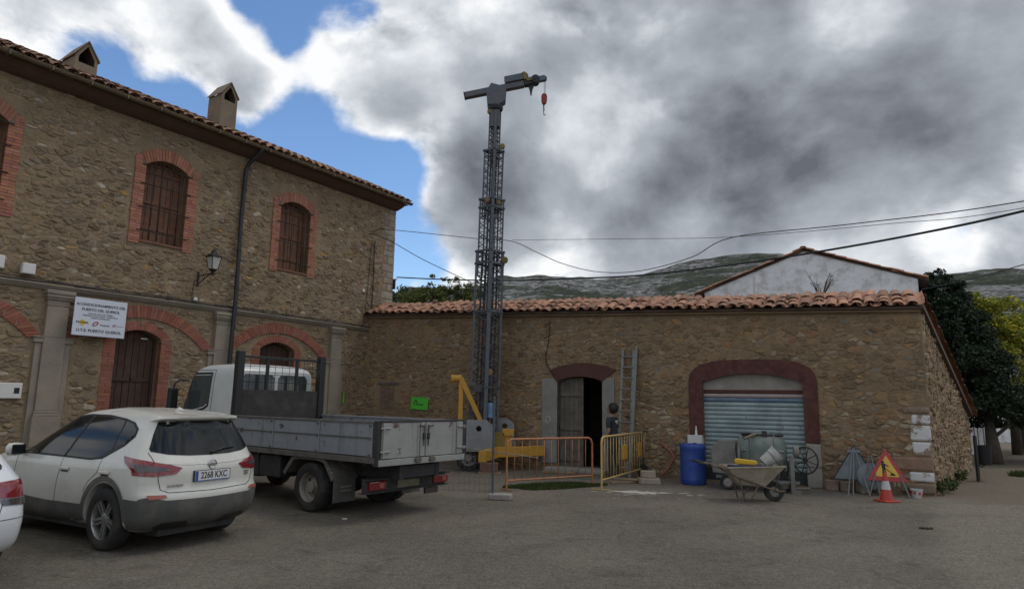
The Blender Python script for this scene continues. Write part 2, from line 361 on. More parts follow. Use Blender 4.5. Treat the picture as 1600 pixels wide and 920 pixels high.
# ------------------------------------------------------------------ hills
def hill_mat():
    m, N, L, B = new_mat('hillside')
    tc = N.new('ShaderNodeTexCoord').outputs['Object']
    def nz(sc, det, ro, st=(1, 1, 1)):
        mp = N.new('ShaderNodeMapping'); mp.inputs['Scale'].default_value = st; L.new(tc, mp.inputs[0])
        n = N.new('ShaderNodeTexNoise'); n.inputs['Scale'].default_value = sc; n.inputs['Detail'].default_value = det; n.inputs['Roughness'].default_value = ro; L.new(mp.outputs[0], n.inputs['Vector']); return n.outputs[0]
    def ramp(v, els):
        r = N.new('ShaderNodeValToRGB'); L.new(v, r.inputs[0]); e = r.color_ramp.elements
        e[0].position, e[0].color = els[0][0], (*els[0][1], 1); e[1].position, e[1].color = els[-1][0], (*els[-1][1], 1)
        for p, c in els[1:-1]: q = e.new(p); q.color = (*c, 1)
        return r.outputs[0]
    scrub = ramp(nz(.085, 8, .85), [(.42, (.014, .021, .009)), (.51, (.034, .046, .018)), (.57, (.07, .08, .034)), (.66, (.19, .175, .12))])
    rock = ramp(nz(.11, 8, .85, (1, 1, 3)), [(.41, (.016, .020, .012)), (.47, (.07, .07, .06)), (.51, (.27, .265, .25)), (.60, (.46, .455, .44))])
    f = N.new('ShaderNodeMath'); f.operation = 'MULTIPLY_ADD'
    a = nz(.009, 4, .6, (1, 1, 5.0)); b = nz(.035, 8, .8, (1, 1, 5.0)); L.new(b, f.inputs[0]); f.inputs[1].default_value = .75; L.new(a, f.inputs[2])
    mr = N.new('ShaderNodeMapRange'); mr.interpolation_type = 'SMOOTHSTEP'; L.new(f.outputs[0], mr.inputs[0])
    for i, q in enumerate((.86, .91, 0, 1)): mr.inputs[i+1].default_value = q
    mx = N.new('ShaderNodeMix'); mx.data_type = 'RGBA'; L.new(mr.outputs[0], mx.inputs[0]); L.new(scrub, mx.inputs[6]); L.new(rock, mx.inputs[7])
    L.new(mx.outputs[2], B.inputs['Base Color']); B.inputs['Roughness'].default_value = .95
    bp = N.new('ShaderNodeBump'); bp.inputs['Strength'].default_value = 1.0; bp.inputs['Distance'].default_value = 8; L.new(nz(.13, 7, .75), bp.inputs['Height']); L.new(bp.outputs[0], B.inputs['Normal'])
hill_mat()
RIDGE = [(-70, 7), (-40, 7.4), (-20, 7.8), (-13.1, 8.1), (-10.4, 9.0), (-8.9, 9.65), (-6.1, 9.6), (-3.4, 9.8), (-1.2, 10.9), (2.8, 11.2), (7.2, 10.65), (10.5, 10.8), (13.7, 11.6), (16.9, 12.1), (20.5, 12.45), (22.9, 12.1), (26.1, 10.8), (30.4, 10.0), (34.4, 9.7), (36.7, 9.9), (41.5, 9.2), (55, 8), (80, 7)]
def ridge(az):
    for (a, e), (b, f) in zip(RIDGE, RIDGE[1:]):
        if a <= az <= b: t = (az-a)/(b-a); return e+(f-e)*t
    return 7
h = MB(); NA, NR = 420, 60; vs = []
for i in range(NA):
    az = -66+i*(140/(NA-1)); a = radians(az); top = math.tan(radians(ridge(az)))
    for j in range(NR):
        t = j/(NR-1); r = 170+t*780; x, y = r*sin(a), r*cos(a)
        k = min(1, t/.80); prof = (k*k*(3-2*k))*.55+k*.45 if k < 1 else 1-(t-.8)*1.2
        z = 800*top*prof*(r/800 if r < 800 else 1)*.985
        n1 = noise.fractal(V(x*.006, y*.006, 3), 1, 2.1, 5); n2 = noise.fractal(V(x*.03, y*.03, 7), 1, 2.1, 5)
        lay = sin(z*.16+n1*2.2)*1.6
        z += (n1*5+n2*2.4+lay)*min(1, k*1.4)*(1 if k < 1 else .5)-1.2
        vs.append(V(x, y, z+1.8*k))
h.add(vs, [(i*NR+j, (i+1)*NR+j, (i+1)*NR+j+1, i*NR+j+1) for i in range(NA-1) for j in range(NR-1)])
tag(h.build('hills', 'hillside', smooth=True), 'rocky grey ridge with dark scrub behind the roofs', 'hill', kind='structure')

# ------------------------------------------------------------------ masonry tools
def arc_pts(cx, half, zs, rise, n=14):
    R = (half*half+rise*rise)/(2*rise); cz = zs+rise-R; a = math.asin(half/R)
    return [(cx+R*sin(-a+2*a*i/n), cz+R*cos(-a+2*a*i/n)) for i in range(n+1)]
def in_poly(x, z, poly):
    c = False; j = len(poly)-1
    for i in range(len(poly)):
        (xi, zi), (xj, zj) = poly[i], poly[j]
        if (zi > z) != (zj > z) and x < (xj-xi)*(z-zi)/(zj-zi)+xi: c = not c
        j = i
    return c
def opening(cx, half, z0, zs, rise, n=12): return [(cx-half, z0)]+arc_pts(cx, half, zs, rise, n)+[(cx+half, z0)]
def wall_sheet(name, outer, holes, depth, mats, parent, y=0.0):
    """wall face in the x-z plane with real openings: the reveals run back by depth"""
    b = MB(); loops = [outer]+holes
    tri = tessellate_polygon([[V(x, z, 0) for x, z in lp] for lp in loops]); flat = [p for lp in loops for p in lp]
    fs = []
    for t in tri:
        a, c, d = (flat[i] for i in t)
        if (c[0]-a[0])*(d[1]-a[1])-(c[1]-a[1])*(d[0]-a[0]) < 0: t = (t[0], t[2], t[1])
        fs.append(tuple(t))
    b.add([V(x, y, z) for x, z in flat], fs)
    for lp in holes:
        n = len(lp); b.add([V(x, y, z) for x, z in lp]+[V(x, y+depth, z) for x, z in lp], [(i, (i+1) % n, (i+1) % n+n, i+n) for i in range(n)])
    return b.build(name, mats, parent)
def stone_mesh(b, poly, d, M, seed):
    r = random.Random(seed); n = len(poly); cx = sum(p[0] for p in poly)/n; cz = sum(p[1] for p in poly)/n
    k = r.uniform(.70, .86); tilt = r.uniform(-.3, .3)*d; tz = r.uniform(-.1, .5)*d
    hh = max(p[1] for p in poly)-cz+1e-6; ww = max(p[0] for p in poly)-cx+1e-6
    vs = [V(x, .012, z) for x, z in poly]
    vs += [V(cx+(x-cx)*k, -d-tilt*(x-cx)/ww-tz*(z-cz)/hh+r.uniform(-.15, .15)*d, cz+(z-cz)*k) for x, z in poly]
    vs += [V(cx+r.uniform(-.1, .1)*ww, -d*r.uniform(1.0, 1.3), cz+r.uniform(-.1, .1)*hh)]
    b.add([M @ v for v in vs] if M else vs, [(i, (i+1) % n, (i+1) % n+n, i+n) for i in range(n)]+[(n+i, n+(i+1) % n, 2*n) for i in range(n)])
def rubble(x0, x1, z0, ztop, blocked, seed, hr, wr, palette, keep=.9, gap=.018, dr=(.006, .024)):
    """random rubble: cells of a stretched Voronoi pattern, each shrunk by its joint and roughened"""
    r = random.Random(seed); sz = (hr[0]+hr[1])/2; ax = (wr[0]+wr[1])/2/sz; zmax = max(ztop(x0), ztop(x1))
    grid = {}; pts = []
    nx, nz_ = int((x1-x0)/ax/sz)+2, int((zmax-z0)/sz)+2
    for i in range(-1, nx+1):
        for k in range(-1, nz_+1):
            q = r.random()
            if q < .16: continue
            for _ in range(2 if q > .86 else 1):
                p = (x0/ax+(i+.5+.5*(k % 2)+r.uniform(-.46, .46))*sz, z0+(k+.5+r.uniform(-.44, .44))*sz); pts.append(p); grid.setdefault((i, k), []).append(p)
    key = {}
    for (i, k), L_ in grid.items():
        for p in L_: key[p] = (i, k)
    out = []
    for p in pts:
        if r.random() > keep: continue
        i, k = key[p]; R = 2.2*sz; poly = [(p[0]-R, p[1]-R), (p[0]+R, p[1]-R), (p[0]+R, p[1]+R), (p[0]-R, p[1]+R)]
        for di in range(-3, 4):
            for dk in range(-3, 4):
                for q in grid.get((i+di, k+dk), ()):
                    if q == p: continue
                    mx_, mz_ = (p[0]+q[0])/2, (p[1]+q[1])/2; nx_, nz2 = q[0]-p[0], q[1]-p[1]; new = []
                    for a in range(len(poly)):
                        A_, B2 = poly[a], poly[(a+1) % len(poly)]; da = (A_[0]-mx_)*nx_+(A_[1]-mz_)*nz2; db = (B2[0]-mx_)*nx_+(B2[1]-mz_)*nz2
                        if da <= 0: new.append(A_)
                        if (da < 0 < db) or (db < 0 < da): t = da/(da-db); new.append((A_[0]+(B2[0]-A_[0])*t, A_[1]+(B2[1]-A_[1])*t))
                    poly = new
                    if len(poly) < 3: break
                if len(poly) < 3: break
            if len(poly) < 3: break
        if len(poly) < 3: continue
        poly = [(x*ax, z) for x, z in poly]; cx = sum(q[0] for q in poly)/len(poly); cz = sum(q[1] for q in poly)/len(poly)
        fine = []
        for a in range(len(poly)):
            A_, B2 = poly[a], poly[(a+1) % len(poly)]; ln = hypot(B2[0]-A_[0], B2[1]-A_[1])
            if ln < .012: continue
            fine.append(A_)
            if ln > .09: fine.append(((A_[0]+B2[0])/2+r.uniform(-.012, .012), (A_[1]+B2[1])/2+r.uniform(-.010, .010)))
        if len(fine) < 4: continue
        g_ = gap*r.uniform(.6, 1.7); sh = []
        for x, z in fine:
            d_ = hypot(x-cx, z-cz) or 1; f = max(.45, 1-g_/d_); sh.append((cx+(x-cx)*f+r.uniform(-.005, .005), cz+(z-cz)*f+r.uniform(-.005, .005)))
        w = max(q[0] for q in sh)-min(q[0] for q in sh); h_ = max(q[1] for q in sh)-min(q[1] for q in sh)
        if w < .05 or h_ < .03: continue
        if not (x0 < cx < x1 and cz > z0): continue
        sh = [(min(max(x, x0), x1), max(z, z0)) for x, z in sh]
        inn = [(cx+(x-cx)*.5, cz+(z-cz)*.5) for x, z in sh]
        if all(q[1] < ztop(q[0])-.01 for q in inn) and not any(blocked(*q) for q in inn):
            out.append((sh, r.uniform(*dr)*r.choice((.5, 1, 1, 1.5)), r.choices([c_ for _, c_ in palette], [w_ for w_, _ in palette])[0], w*h_, cx, cz))
    return out
def jitter(c, r, k=.16):
    q = r.uniform(1-k, 1+k); q *= .88; return (c[0]*q*1.02, c[1]*q*r.uniform(.96, 1.02), c[2]*q*r.uniform(.92, 1.02))
def lay_stones(stones, wall, near, M=None, seed=1, limit=300):
    """the stones that show largest are pieces of their own, the rest one mass"""
    r = random.Random(seed); stones = sorted(stones, key=lambda s_: -s_[3]*near(s_[4], s_[5])); rest = MB()
    for i, (pts, d, c, ar, xc, zc) in enumerate(stones):
        b = MB() if i < limit else rest; b.c = jitter(c, r); stone_mesh(b, pts, d, M, seed*7919+i)
        if i < limit: b.build('stone', 'stone', wall)
    if rest.f: tag(rest.build('small_stones', 'stone', wall), kind='stuff')
def brick_col(r, base=(.37, .128, .072)):
    q = r.uniform(.80, 1.15); return (base[0]*q, base[1]*q*r.uniform(.9, 1.15), base[2]*q*r.uniform(.85, 1.2))
def brick_ring(b, cx, hi, ho, zs, ri, ro, y0, y1, r, step=.075, base=(.37, .128, .072), lift=0.0):
    """voussoirs between two segmental arcs"""
    Ri = (hi*hi+ri*ri)/(2*ri); Ro = (ho*ho+ro*ro)/(2*ro); n = max(5, int(2*Ri*math.asin(min(1, hi/Ri))/step))
    pi_, po = arc_pts(cx, hi, zs, ri, n), arc_pts(cx, ho, zs+lift, ro, n)
    for i in range(n):
        g0, g1 = .07, .93; b.c = brick_col(r, base); dy = r.uniform(-.006, .006)
        def L_(a, c, t): return (a[0]+(c[0]-a[0])*t, a[1]+(c[1]-a[1])*t)
        q = [L_(pi_[i], pi_[i+1], g0), L_(pi_[i], pi_[i+1], g1), L_(po[i], po[i+1], g1), L_(po[i], po[i+1], g0)]
        b.prism(q, y0+dy, y1)
def brick_jamb(b, xin, xout, z0, z1, y0, y1, r, base=(.37, .128, .072)):
    z = z0; k = 0; sg = 1 if xout > xin else -1
    while z < z1-.03:
        h_ = min(.056, z1-z); w = abs(xout-xin); xs = xin
        cut = (w*.5 if k % 2 else w*.999)*r.uniform(.95, 1.0)
        for a, c in ((0, cut), (cut+.01, w+r.uniform(-.02, .012))):
            if c-a < .04: continue
            b.c = brick_col(r, base); dy = r.uniform(-.006, .006)
            p, q = sorted((xin+sg*a, xin+sg*c)); b.box(p, q, y0+dy, y1, z, z+h_)
        z += .067; k += 1

# ------------------------------------------------------------------ two-storey stone house
HX, HY, HA = -8.657, 15.238, radians(56.97)
house = thing('stone_house', 'long two-storey rubble stone house with red brick arches and barred windows', 'house', (HX, HY, 0), HA)
WIN = [.40-3.85, .40, .40+3.85]; BAY = [-3.63, .20, 4.0]; PIL = [-1.64, 2.19, 6.02]
h_holes = [opening(c, .53, 5.38, 7.2, .2) for c in WIN]+[opening(.14, .52, .02, 3.08, .2), opening(3.96, .57, .02, 3.1, .2)]
HOUT = [(-6.5, 0), (8.42, 0), (8.42, 8.3), (-6.5, 8.3)]
h_wall = wall_sheet('wall', HOUT, h_holes, .38, 'mortar', house)
b = MB(); b.box(8.32, 8.419, .001, 9, 0, 8.3); b.box(-6.5, 8.3, 8.9, 9, 0, 8.3); b.box(-6.5, -6.4, .001, 8.9, 0, 8.3); b.build('end_wall', 'mortar', house)
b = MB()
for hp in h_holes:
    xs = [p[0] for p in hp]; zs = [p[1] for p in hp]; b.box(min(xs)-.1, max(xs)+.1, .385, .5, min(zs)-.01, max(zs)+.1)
b.build('dark_backing', 'painted_dark', house)  # near-black boxes behind the openings, the rooms' darkness put in as colour
arch_poly = [arc_pts(c, 1.80, 2.90, .96)[::1]+arc_pts(c, 1.48, 2.90, .66)[::-1] for c in BAY]
def h_block(x, z):
    for c in WIN:
        if abs(x-c) < .84 and 5.28 < z < 7.80: return True
    if abs(x-.14) < .84 and z < 3.36: return True
    if abs(x-3.96) < .84 and z < 3.42: return True
    for c in PIL:
        if abs(x-c) < .25 and z < 4.1: return True
        if abs(x-c) < .36 and z < 2.98: return True
    if 3.9 < z < 4.06: return True
    if x > 7.9 and z > 4.1: return True
    return any(in_poly(x, z, p) for p in arch_poly)
PAL_H = [(6, (.285, .210, .127)), (5, (.255, .185, .113)), (4, (.31, .233, .147)), (2, (.22, .162, .105)), (.5, (.42, .25, .085)), (.8, (.47, .41, .32)), (1.5, (.275, .232, .178)), (.6, (.17, .122, .088))]
st = rubble(-4.6, 8.36, .05, lambda x: 8.24, h_block, 5, (.06, .12), (.115, .27), PAL_H, keep=.95, gap=.010, dr=(.004, .022))
lay_stones(st, h_wall, lambda x, z: 1/(max(1.0, hypot(HX+x*.545, HY+x*.838)**2))*(1 if (z > 3 or x < -1) and x > -3.3 else .15), seed=3)
# dressed corner blocks
r = random.Random(8); z = 4.1; k = 0
while z < 8.1:
    hh = r.uniform(.17, .27); w = .50 if k % 2 else .30; w *= r.uniform(.9, 1.15)
    q = MB(); q.c = jitter((.36, .31, .245), r, .14); q.box(8.425-w, 8.432, -.012-r.uniform(0, .012), .25, z+.008, min(z+hh, 8.2)-.008); q.build('corner_stone', 'stone', h_wall, bevel=.012)
    if w < .4:
        q = MB(); q.c = jitter((.29, .24, .18), r, .14); q.box(8.425-w-.24, 8.415-w, -.012, .1, z+.012, min(z+hh, 8.2)-.012); q.build('corner_stone', 'stone', h_wall, bevel=.012)
    z += hh; k += 1
# barred windows
def barred_window(c, z0, zs, rise, half, full=True, seed=1, name='window', brick_out=.255, zt=None):
    r = random.Random(seed); w = group_part(name, house); wood = 'wood_shutter' if full else 'door_wood'
    b = MB(); base = (.36, .148, .095) if full else (.275, .10, .064)
    y0 = -.030 if full else -.012
    for s_ in (-1, 1):
        brick_jamb(b, c+s_*half, c+s_*(half+brick_out), z0-.10 if full else .03, zs-.01, y0, .13, r, base)
        if full: brick_jamb(b, c+s_*(half+.10), c+s_*(half+brick_out), zs, zs+.20, y0, .13, r, base)
    if full: brick_ring(b, c, half+.002, half+.13, zs, rise, .245, y0-.002, .13, r, .068, base, lift=.24)
    else: brick_ring(b, c, half+.002, half+brick_out*.98, zs, rise, rise+.20, y0, .13, r, .068, base)
    tag(b.build('brick_surround', 'brick', w), kind='stuff')
    b = MB(); q = opening(c, half+brick_out-.012, z0-.09 if full else .035, zs+(.18 if full else .02), .26 if full else rise+.17); i_ = opening(c, half+.01, z0-.09 if full else .035, zs, rise)
    n = len(q); b.add([V(x, y0+.008, z) for x, z in q]+[V(x, y0+.008, z) for x, z in i_], [(i, i+1, i+1+n, i+n) for i in range(n-1)])
    b.build('mortar_bed', 'brick_joint', w)
    if full:
        b = MB(); b.box(c-half-.01, c+half+.01, -.034, .3, z0-.06, z0-.005); b.build('sill', wood, w, bevel=.01)
    top = zs+rise
    b = MB(); o = opening(c, half, z0, zs, rise); i_ = opening(c, half-.06, z0+.06, zs-.02, rise-.01); n = len(o)
    b.add([V(x, .20, z) for x, z in o]+[V(x, .20, z) for x, z in i_]+[V(x, .28, z) for x, z in i_], [(i, (i+1) % n, (i+1) % n+n, i+n) for i in range(n)]+[(i+n, (i+1) % n+n, (i+1) % n+2*n, i+2*n) for i in range(n)])
    b.build('frame', wood, w)
    pw = (half-.06)/3
    for s_ in (-1, 1):                                     # two leaves, three boards each
        for k in range(3):
            x0 = c+s_*(.006+k*pw); x1 = c+s_*((k+1)*pw-.004); xa, xb = sorted((x0, x1))
            zt_ = [zs+rise-((abs(x-c)/half)**2)*rise-.015 for x in (xa, xb)]
            q = MB(); q.prism([(xa, z0+.05), (xb, z0+.05), (xb, zt_[1]), (xa, zt_[0])], .245+.004*(k % 2), .29); q.build('shutter_board', wood, w, bevel=.006)
        for zz in ((z0+.32, z0+(zs-z0)*.52, zs-.12) if full else (1.0, 2.1)):
            q = MB(); xa, xb = sorted((c+s_*.02, c+s_*(half-.07))); q.box(xa, xb, .222, .2445, zz, zz+.09); q.build('shutter_rail', wood, w, bevel=.006)
    if full:
        for x in (-.33, -.12, .12, .33):
            q = MB(); zt_ = zs+rise-((abs(x)/half)**2)*rise-.01; q.tube([(c+x, -.03, z0+.02), (c+x, -.03, zt_)], .010, 6); q.build('bar', 'iron', w, smooth=True)
        for zz in (z0+.22, z0+.78, z0+1.34, zs-.02):
            q = MB(); q.tube([(c-half-.09, -.045, zz), (c+half+.09, -.045, zz)], .012, 6)
            for s_ in (-1, 1): q.tube([(c+s_*(half+.08), -.045, zz), (c+s_*(half+.08), .05, zz)], .012, 6)
            q.build('crossbar', 'iron', w, smooth=40)
    return w
for i, c in enumerate(WIN): barred_window(c, 5.38, 7.2, .2, .53, True, 20+i)
barred_window(.14, .02, 3.08, .2, .52, False, 31, 'doorway')
barred_window(3.96, .02, 3.1, .2, .57, False, 32, 'doorway')
q = MB(); q.box(.28, .44, .205, .2195, 3.085, 3.115); q.build('door_plate', 'white_plastic', house)
# relieving arches
for i, c in enumerate(BAY):
    r = random.Random(50+i); a = group_part('brick_arch', house); b = MB(); brick_ring(b, c, 1.50, 1.78, 2.92, .64, .92, -.032, .05, r, .07, (.262, .092, .060))
    tag(b.build('arch_bricks', 'brick', a), kind='stuff')
    b = MB(); po, pi_ = arc_pts(c, 1.77, 2.92, .91, 24), arc_pts(c, 1.51, 2.92, .65, 24)
    b.add([V(x, -.022, z) for x, z in po]+[V(x, -.022, z) for x, z in pi_], [(k, k+1, k+26, k+25) for k in range(24)]); b.build('mortar_bed', 'brick_joint', a)
    pr = MB(); rr = random.Random(70+i)
    for k in range(7):
        x = c+rr.uniform(-1.3, 1.3); t = (x-c)/1.6; zz = 2.92+.78*(1-t*t)+rr.uniform(-.03, .05); pr.box(x-.008, x+.008, -.0385, 0, zz-.05, zz+.05)
    pr.build('lime_streak', 'limestone', a)
# string course and pilasters
b = MB()
for z0, z1, y in ((3.93, 3.965, -.05), (3.965, 4.005, -.085), (4.005, 4.035, -.12)): b.box(-6.5, 7.42, y, .02, z0, z1)
b.build('string_course', 'limestone', house, bevel=.006)
for c in PIL:
    p = group_part('pilaster', house)
    b = MB(); b.box(c-.205, c+.205, -.095, .03, 2.95, 3.60); b.box(c-.205, c+.205, -.094, .03, 1.45, 2.948); b.build('shaft', 'limestone', p, bevel=.008)
    b = MB(); b.box(c-.215, c+.215, -.105, .03, 3.602, 3.64); b.box(c-.205, c+.205, -.098, .03, 3.642, 3.72); b.box(c-.235, c+.235, -.13, .03, 3.722, 3.77); b.box(c-.255, c+.255, -.155, .03, 3.772, 3.84); b.box(c-.275, c+.275, -.175, .03, 3.842, 3.925); b.build('capital', 'limestone', p, bevel=.01)
    for s_ in (-1, 1):
        b = MB(); xa, xb = sorted((c+s_*.208, c+s_*.33)); b.box(xa, xb, -.05, .03, 0, 2.83); b.build('side_pier', 'limestone', p, bevel=.008)
        b = MB(); xa, xb = sorted((c+s_*.208, c+s_*.37)); b.box(xa, xb, -.09, .03, 2.832, 2.93); xa, xb = sorted((c+s_*.208, c+s_*.39)); b.box(xa, xb, -.115, .03, 2.932, 2.96); b.build('impost', 'limestone', p, bevel=.006)
    b = MB(); b.box(c-.225, c+.225, -.12, .03, 1.40, 1.448); b.box(c-.24, c+.24, -.14, .03, 1.33, 1.398); b.box(c-.26, c+.26, -.16, .03, 0, 1.328); b.build('pedestal', 'limestone', p, bevel=.01)
# eaves: coved soffit, gutter, roof slab, tiles
roof = None
def tile_meshes(mat, r1=.098, r2=.078, ln=.46, th=.013, fl=.58):
    res = []
    for inv in (False, True):
        b = MB(); n = 7; rings = []
        for yy, rr in ((0, r1), (ln, r2)):
            rings.append([V(rr*cos(pi*k/n), yy, rr*fl*sin(pi*k/n)) for k in range(n+1)]+[V((rr-th)*cos(pi*k/n), yy, (rr-th)*fl*sin(pi*k/n)) for k in range(n, -1, -1)])
        b.loft(rings)
        if inv: b.v = [(x, y, -z) for x, y, z in b.v]; b.f = [f[::-1] for f in b.f]
        me = b.mesh('tile', mat); me.polygons.foreach_set('use_smooth', [True]*len(me.polygons)); me.set_sharp_from_angle(angle=radians(50)); res.append((me, b))
    return res
def lay_tiles(parent, x0, x1, pitch, rows, rowstep, slope, eave, mat, seed, single=lambda i, j, pan: True, roll=0.0, wob=1.0, r1=.098, r2=.078):
    r = random.Random(seed); (cov, cb), (pan, pb) = tile_meshes(mat, r1, r2); rest = MB(); n = int((x1-x0)/pitch)
    for j in range(rows):
        for i in range(n+1):
            for isp in (False, True):
                x = x0+(i+(.5 if isp else 0))*pitch+r.uniform(-.012, .012)*wob; u = j*rowstep+r.uniform(-.03, .03)*wob-(.03 if not isp else .0)
                y, z = eave(x); y += u*cos(slope); z += u*sin(slope)+(.045 if not isp else .085)+r.uniform(-.008, .008)*wob+(r.uniform(0, .03)*(wob-1) if r.random() < .25 else 0)
                R = Euler((slope-.045+r.uniform(-.03, .03)*wob, roll+r.uniform(-.04, .04)*wob, r.uniform(-.05, .05)*wob))
                if single(i, j, isp):
                    o = bpy.data.objects.new('tile', pan if isp else cov); COL.objects.link(o); o.parent = parent; o.location = (x, y, z); o.rotation_euler = R
                else:
                    M = Matrix.Translation((x, y, z)) @ R.to_matrix().to_4x4(); src = pb if isp else cb; rest.add([M @ V(*v) for v in src.v], src.f)
    if rest.f: tag(rest.build('far_tiles', mat, parent, smooth=50), kind='stuff')
SL = radians(26)
b = MB(); b.add([V(-6.5, -.02, 8.20), V(8.45, -.02, 8.20), V(8.45, -.12, 8.23), V(-6.5, -.12, 8.23), V(-6.5, -.40, 8.40), V(8.52, -.40, 8.40), V(-6.5, -.24, 8.29), V(8.48, -.24, 8.29)], [(0, 1, 2, 3), (3, 2, 7, 6), (6, 7, 5, 4)])
b.add([V(8.45, .3, 8.20), V(8.45, -.12, 8.23), V(8.52, -.40, 8.40), V(8.52, .3, 8.5)], [(0, 1, 2, 3)]); b.build('cornice', 'soffit', house)
roof = MB(); roof.add([V(-6.5, -.42, 8.43), V(8.62, -.42, 8.43), V(8.62, 4.5, 8.43+4.92*math.tan(SL)), V(-6.5, 4.5, 8.43+4.92*math.tan(SL)), V(-6.5, 9.4, 8.43), V(8.62, 9.4, 8.43)], [(0, 1, 2, 3), (3, 2, 5, 4)])
roof.add([V(-6.5, -.42, 8.40), V(8.62, -.42, 8.40), V(8.62, 9.4, 8.40), V(-6.5, 9.4, 8.40)], [(0, 3, 2, 1)]); roof.add([V(8.615, -.42, 8.40), V(8.615, 9.4, 8.40), V(8.615, 4.5, 8.43+4.92*math.tan(SL))], [(0, 1, 2)])
roof = roof.build('roof', 'roof_bed', house)
lay_tiles(roof, -5.0, 8.58, .262, 7, .38, SL, lambda x: (-.54, 8.46), 'tile_house', 4, lambda i, j, p: i > 4 and (j < 2 or (j < 4 and not p)), r1=.122, r2=.10)
b = MB(); gp = [V(0, -.50+.075*cos(a), 8.46+.075*sin(a)) for a in [pi+pi*k/8 for k in range(9)]]+[V(0, -.50+.066*cos(a), 8.46+.066*sin(a)) for a in [2*pi-pi*k/8 for k in range(9)]]
b.loft([[p+V(x, 0, 0) for p in gp] for x in (-6.5, 8.66)])
for k in range(20): x = -6.3+k*.76; b.box(x, x+.03, -.582, -.42, 8.375, 8.474)
b.build('gutter', 'gutter', house, smooth=40)
b = MB(); b.tube([(2.62, -.5, 8.40), (2.60, -.48, 8.30), (2.50, -.14, 8.02), (2.47, -.09, 7.85), (2.44, -.09, 6.5), (2.40, -.19, 4.2), (2.36, -.2, 2.6), (2.33, -.12, .3)], .055, 10)
for zz in (7.3, 5.6, 4.6): b.lathe([(.066, -.02), (.066, .02)], Matrix.Translation((2.46-(7.3-zz)*.02, -.09-(7.3-zz)*.028, zz)), 10)
b.build('downpipe', 'downpipe_black', house, smooth=40)
def chimney(cx, y0, w, dpt, zb, ze, za):
    c = group_part('chimney', house); x0, x1 = cx-w/2, cx+w/2; t = .07
    b = MB(); o = [(x0, zb), (x1, zb), (x1, ze), (cx, za), (x0, ze)]
    hole = [(x0+t, ze-.16), (x1-t, ze-.16), (x1-t, ze-.01), (cx, za-t*1.4), (x0+t, ze-.01)]
    tri = tessellate_polygon([[V(x, z, 0) for x, z in o], [V(x, z, 0) for x, z in hole]]); fl = o+hole
    for yy in (y0, y0+dpt): b.add([V(x, yy, z) for x, z in fl], [t_ for t_ in tri])
    for k in (1, 4): p, q = fl[k], fl[(k+1) % 5]; b.add([V(p[0], y0, p[1]), V(q[0], y0, q[1]), V(q[0], y0+dpt, q[1]), V(p[0], y0+dpt, p[1])], [(0, 1, 2, 3)])
    b.build('shaft', 'chimney_render', c, fix=True)
    b = MB(); b.prism([(x0+.02, zb), (x1-.02, zb), (x1-.02, ze-.12), (x0+.02, ze-.12)], y0+.05, y0+dpt-.05); b.prism([(x0+.03, ze-.11), (x1-.03, ze-.11), (x1-.03, ze), (cx, za-.05), (x0+.03, ze)], y0+dpt*.5, y0+dpt*.56); b.build('flue', 'soot', c)
    b = MB(); 
    for s_ in (-1, 1):
        e = cx+s_*(w/2+.035); zz = ze-.02; b.add([V(e, y0-.03, zz), V(cx, y0-.03, za+.01), V(cx, y0+dpt+.03, za+.01), V(e, y0+dpt+.03, zz), V(e, y0-.03, zz+.035), V(cx, y0-.03, za+.045), V(cx, y0+dpt+.03, za+.045), V(e, y0+dpt+.03, zz+.035)], [(0, 1, 2, 3), (7, 6, 5, 4), (0, 4, 5, 1), (2, 6, 7, 3), (0, 3, 7, 4)])
    b.build('cap', 'chimney_render', c, fix=True)
    b = MB(); b.prism([(x0+t, ze-.6), (x1-t, ze-.5), (x1-t-.02, ze-.17), (x0+t+.02, ze-.17)], y0-.003, y0+.01)
chimney(2.26, .62, .48, .62, 8.7, 10.05, 10.42)
chimney(-1.40, .62, .48, .74, 8.7, 9.48, 9.86)

# ------------------------------------------------------------------ low stone barn closing the yard
BX, BY, BA = -4.637, 21.421, radians(-28.355); BL = 15.26
barn = thing('stone_barn', 'low rubble stone barn with tiled coping, dark red arches and blue roller door', 'barn', (BX, BY, 0), BA)
def btop(x): return 4.44-.0354*x
def barn_w(x, y, z): return V(BX+x*cos(BA)-y*sin(BA), BY+x*sin(BA)+y*cos(BA), z)
d_hole = opening(7.36, .645, .02, 2.34, .13); g_hole = opening(11.72, 1.125, .02, 2.33, .2)
b_wall = wall_sheet('wall', [(-.3, 0), (BL, 0), (BL, btop(BL)), (-.3, btop(-.3))], [d_hole, g_hole], .45, 'mortar_barn', barn)
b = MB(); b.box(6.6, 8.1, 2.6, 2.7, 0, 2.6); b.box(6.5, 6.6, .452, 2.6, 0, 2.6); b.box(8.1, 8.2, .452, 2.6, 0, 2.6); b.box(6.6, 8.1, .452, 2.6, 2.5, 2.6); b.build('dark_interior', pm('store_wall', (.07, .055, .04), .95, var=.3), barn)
GARCH = opening(11.71, 1.44, 2.3, 2.42, .42)
def b_block(x, z):
    if 6.26 < x < 8.36 and z < 2.45: return True
    if in_poly(x, z, opening(7.44, .94, 2.4, 2.6, .21)): return True
    if 10.26 < x < 13.16 and z < 2.4: return True
    if in_poly(x, z, GARCH): return True
    if .5 < x < 1.4 and 1.45 < z < 2.36: return True
    if x > 14.92 and z < 1.8: return True
    return False
PAL_B = [(5, (.29, .202, .117)), (4, (.255, .175, .103)), (4, (.315, .228, .138)), (2, (.21, .15, .094)), (.6, (.33, .18, .09)), (1.0, (.37, .29, .20)), (1.0, (.265, .228, .178)), (.8, (.35, .225, .10))]
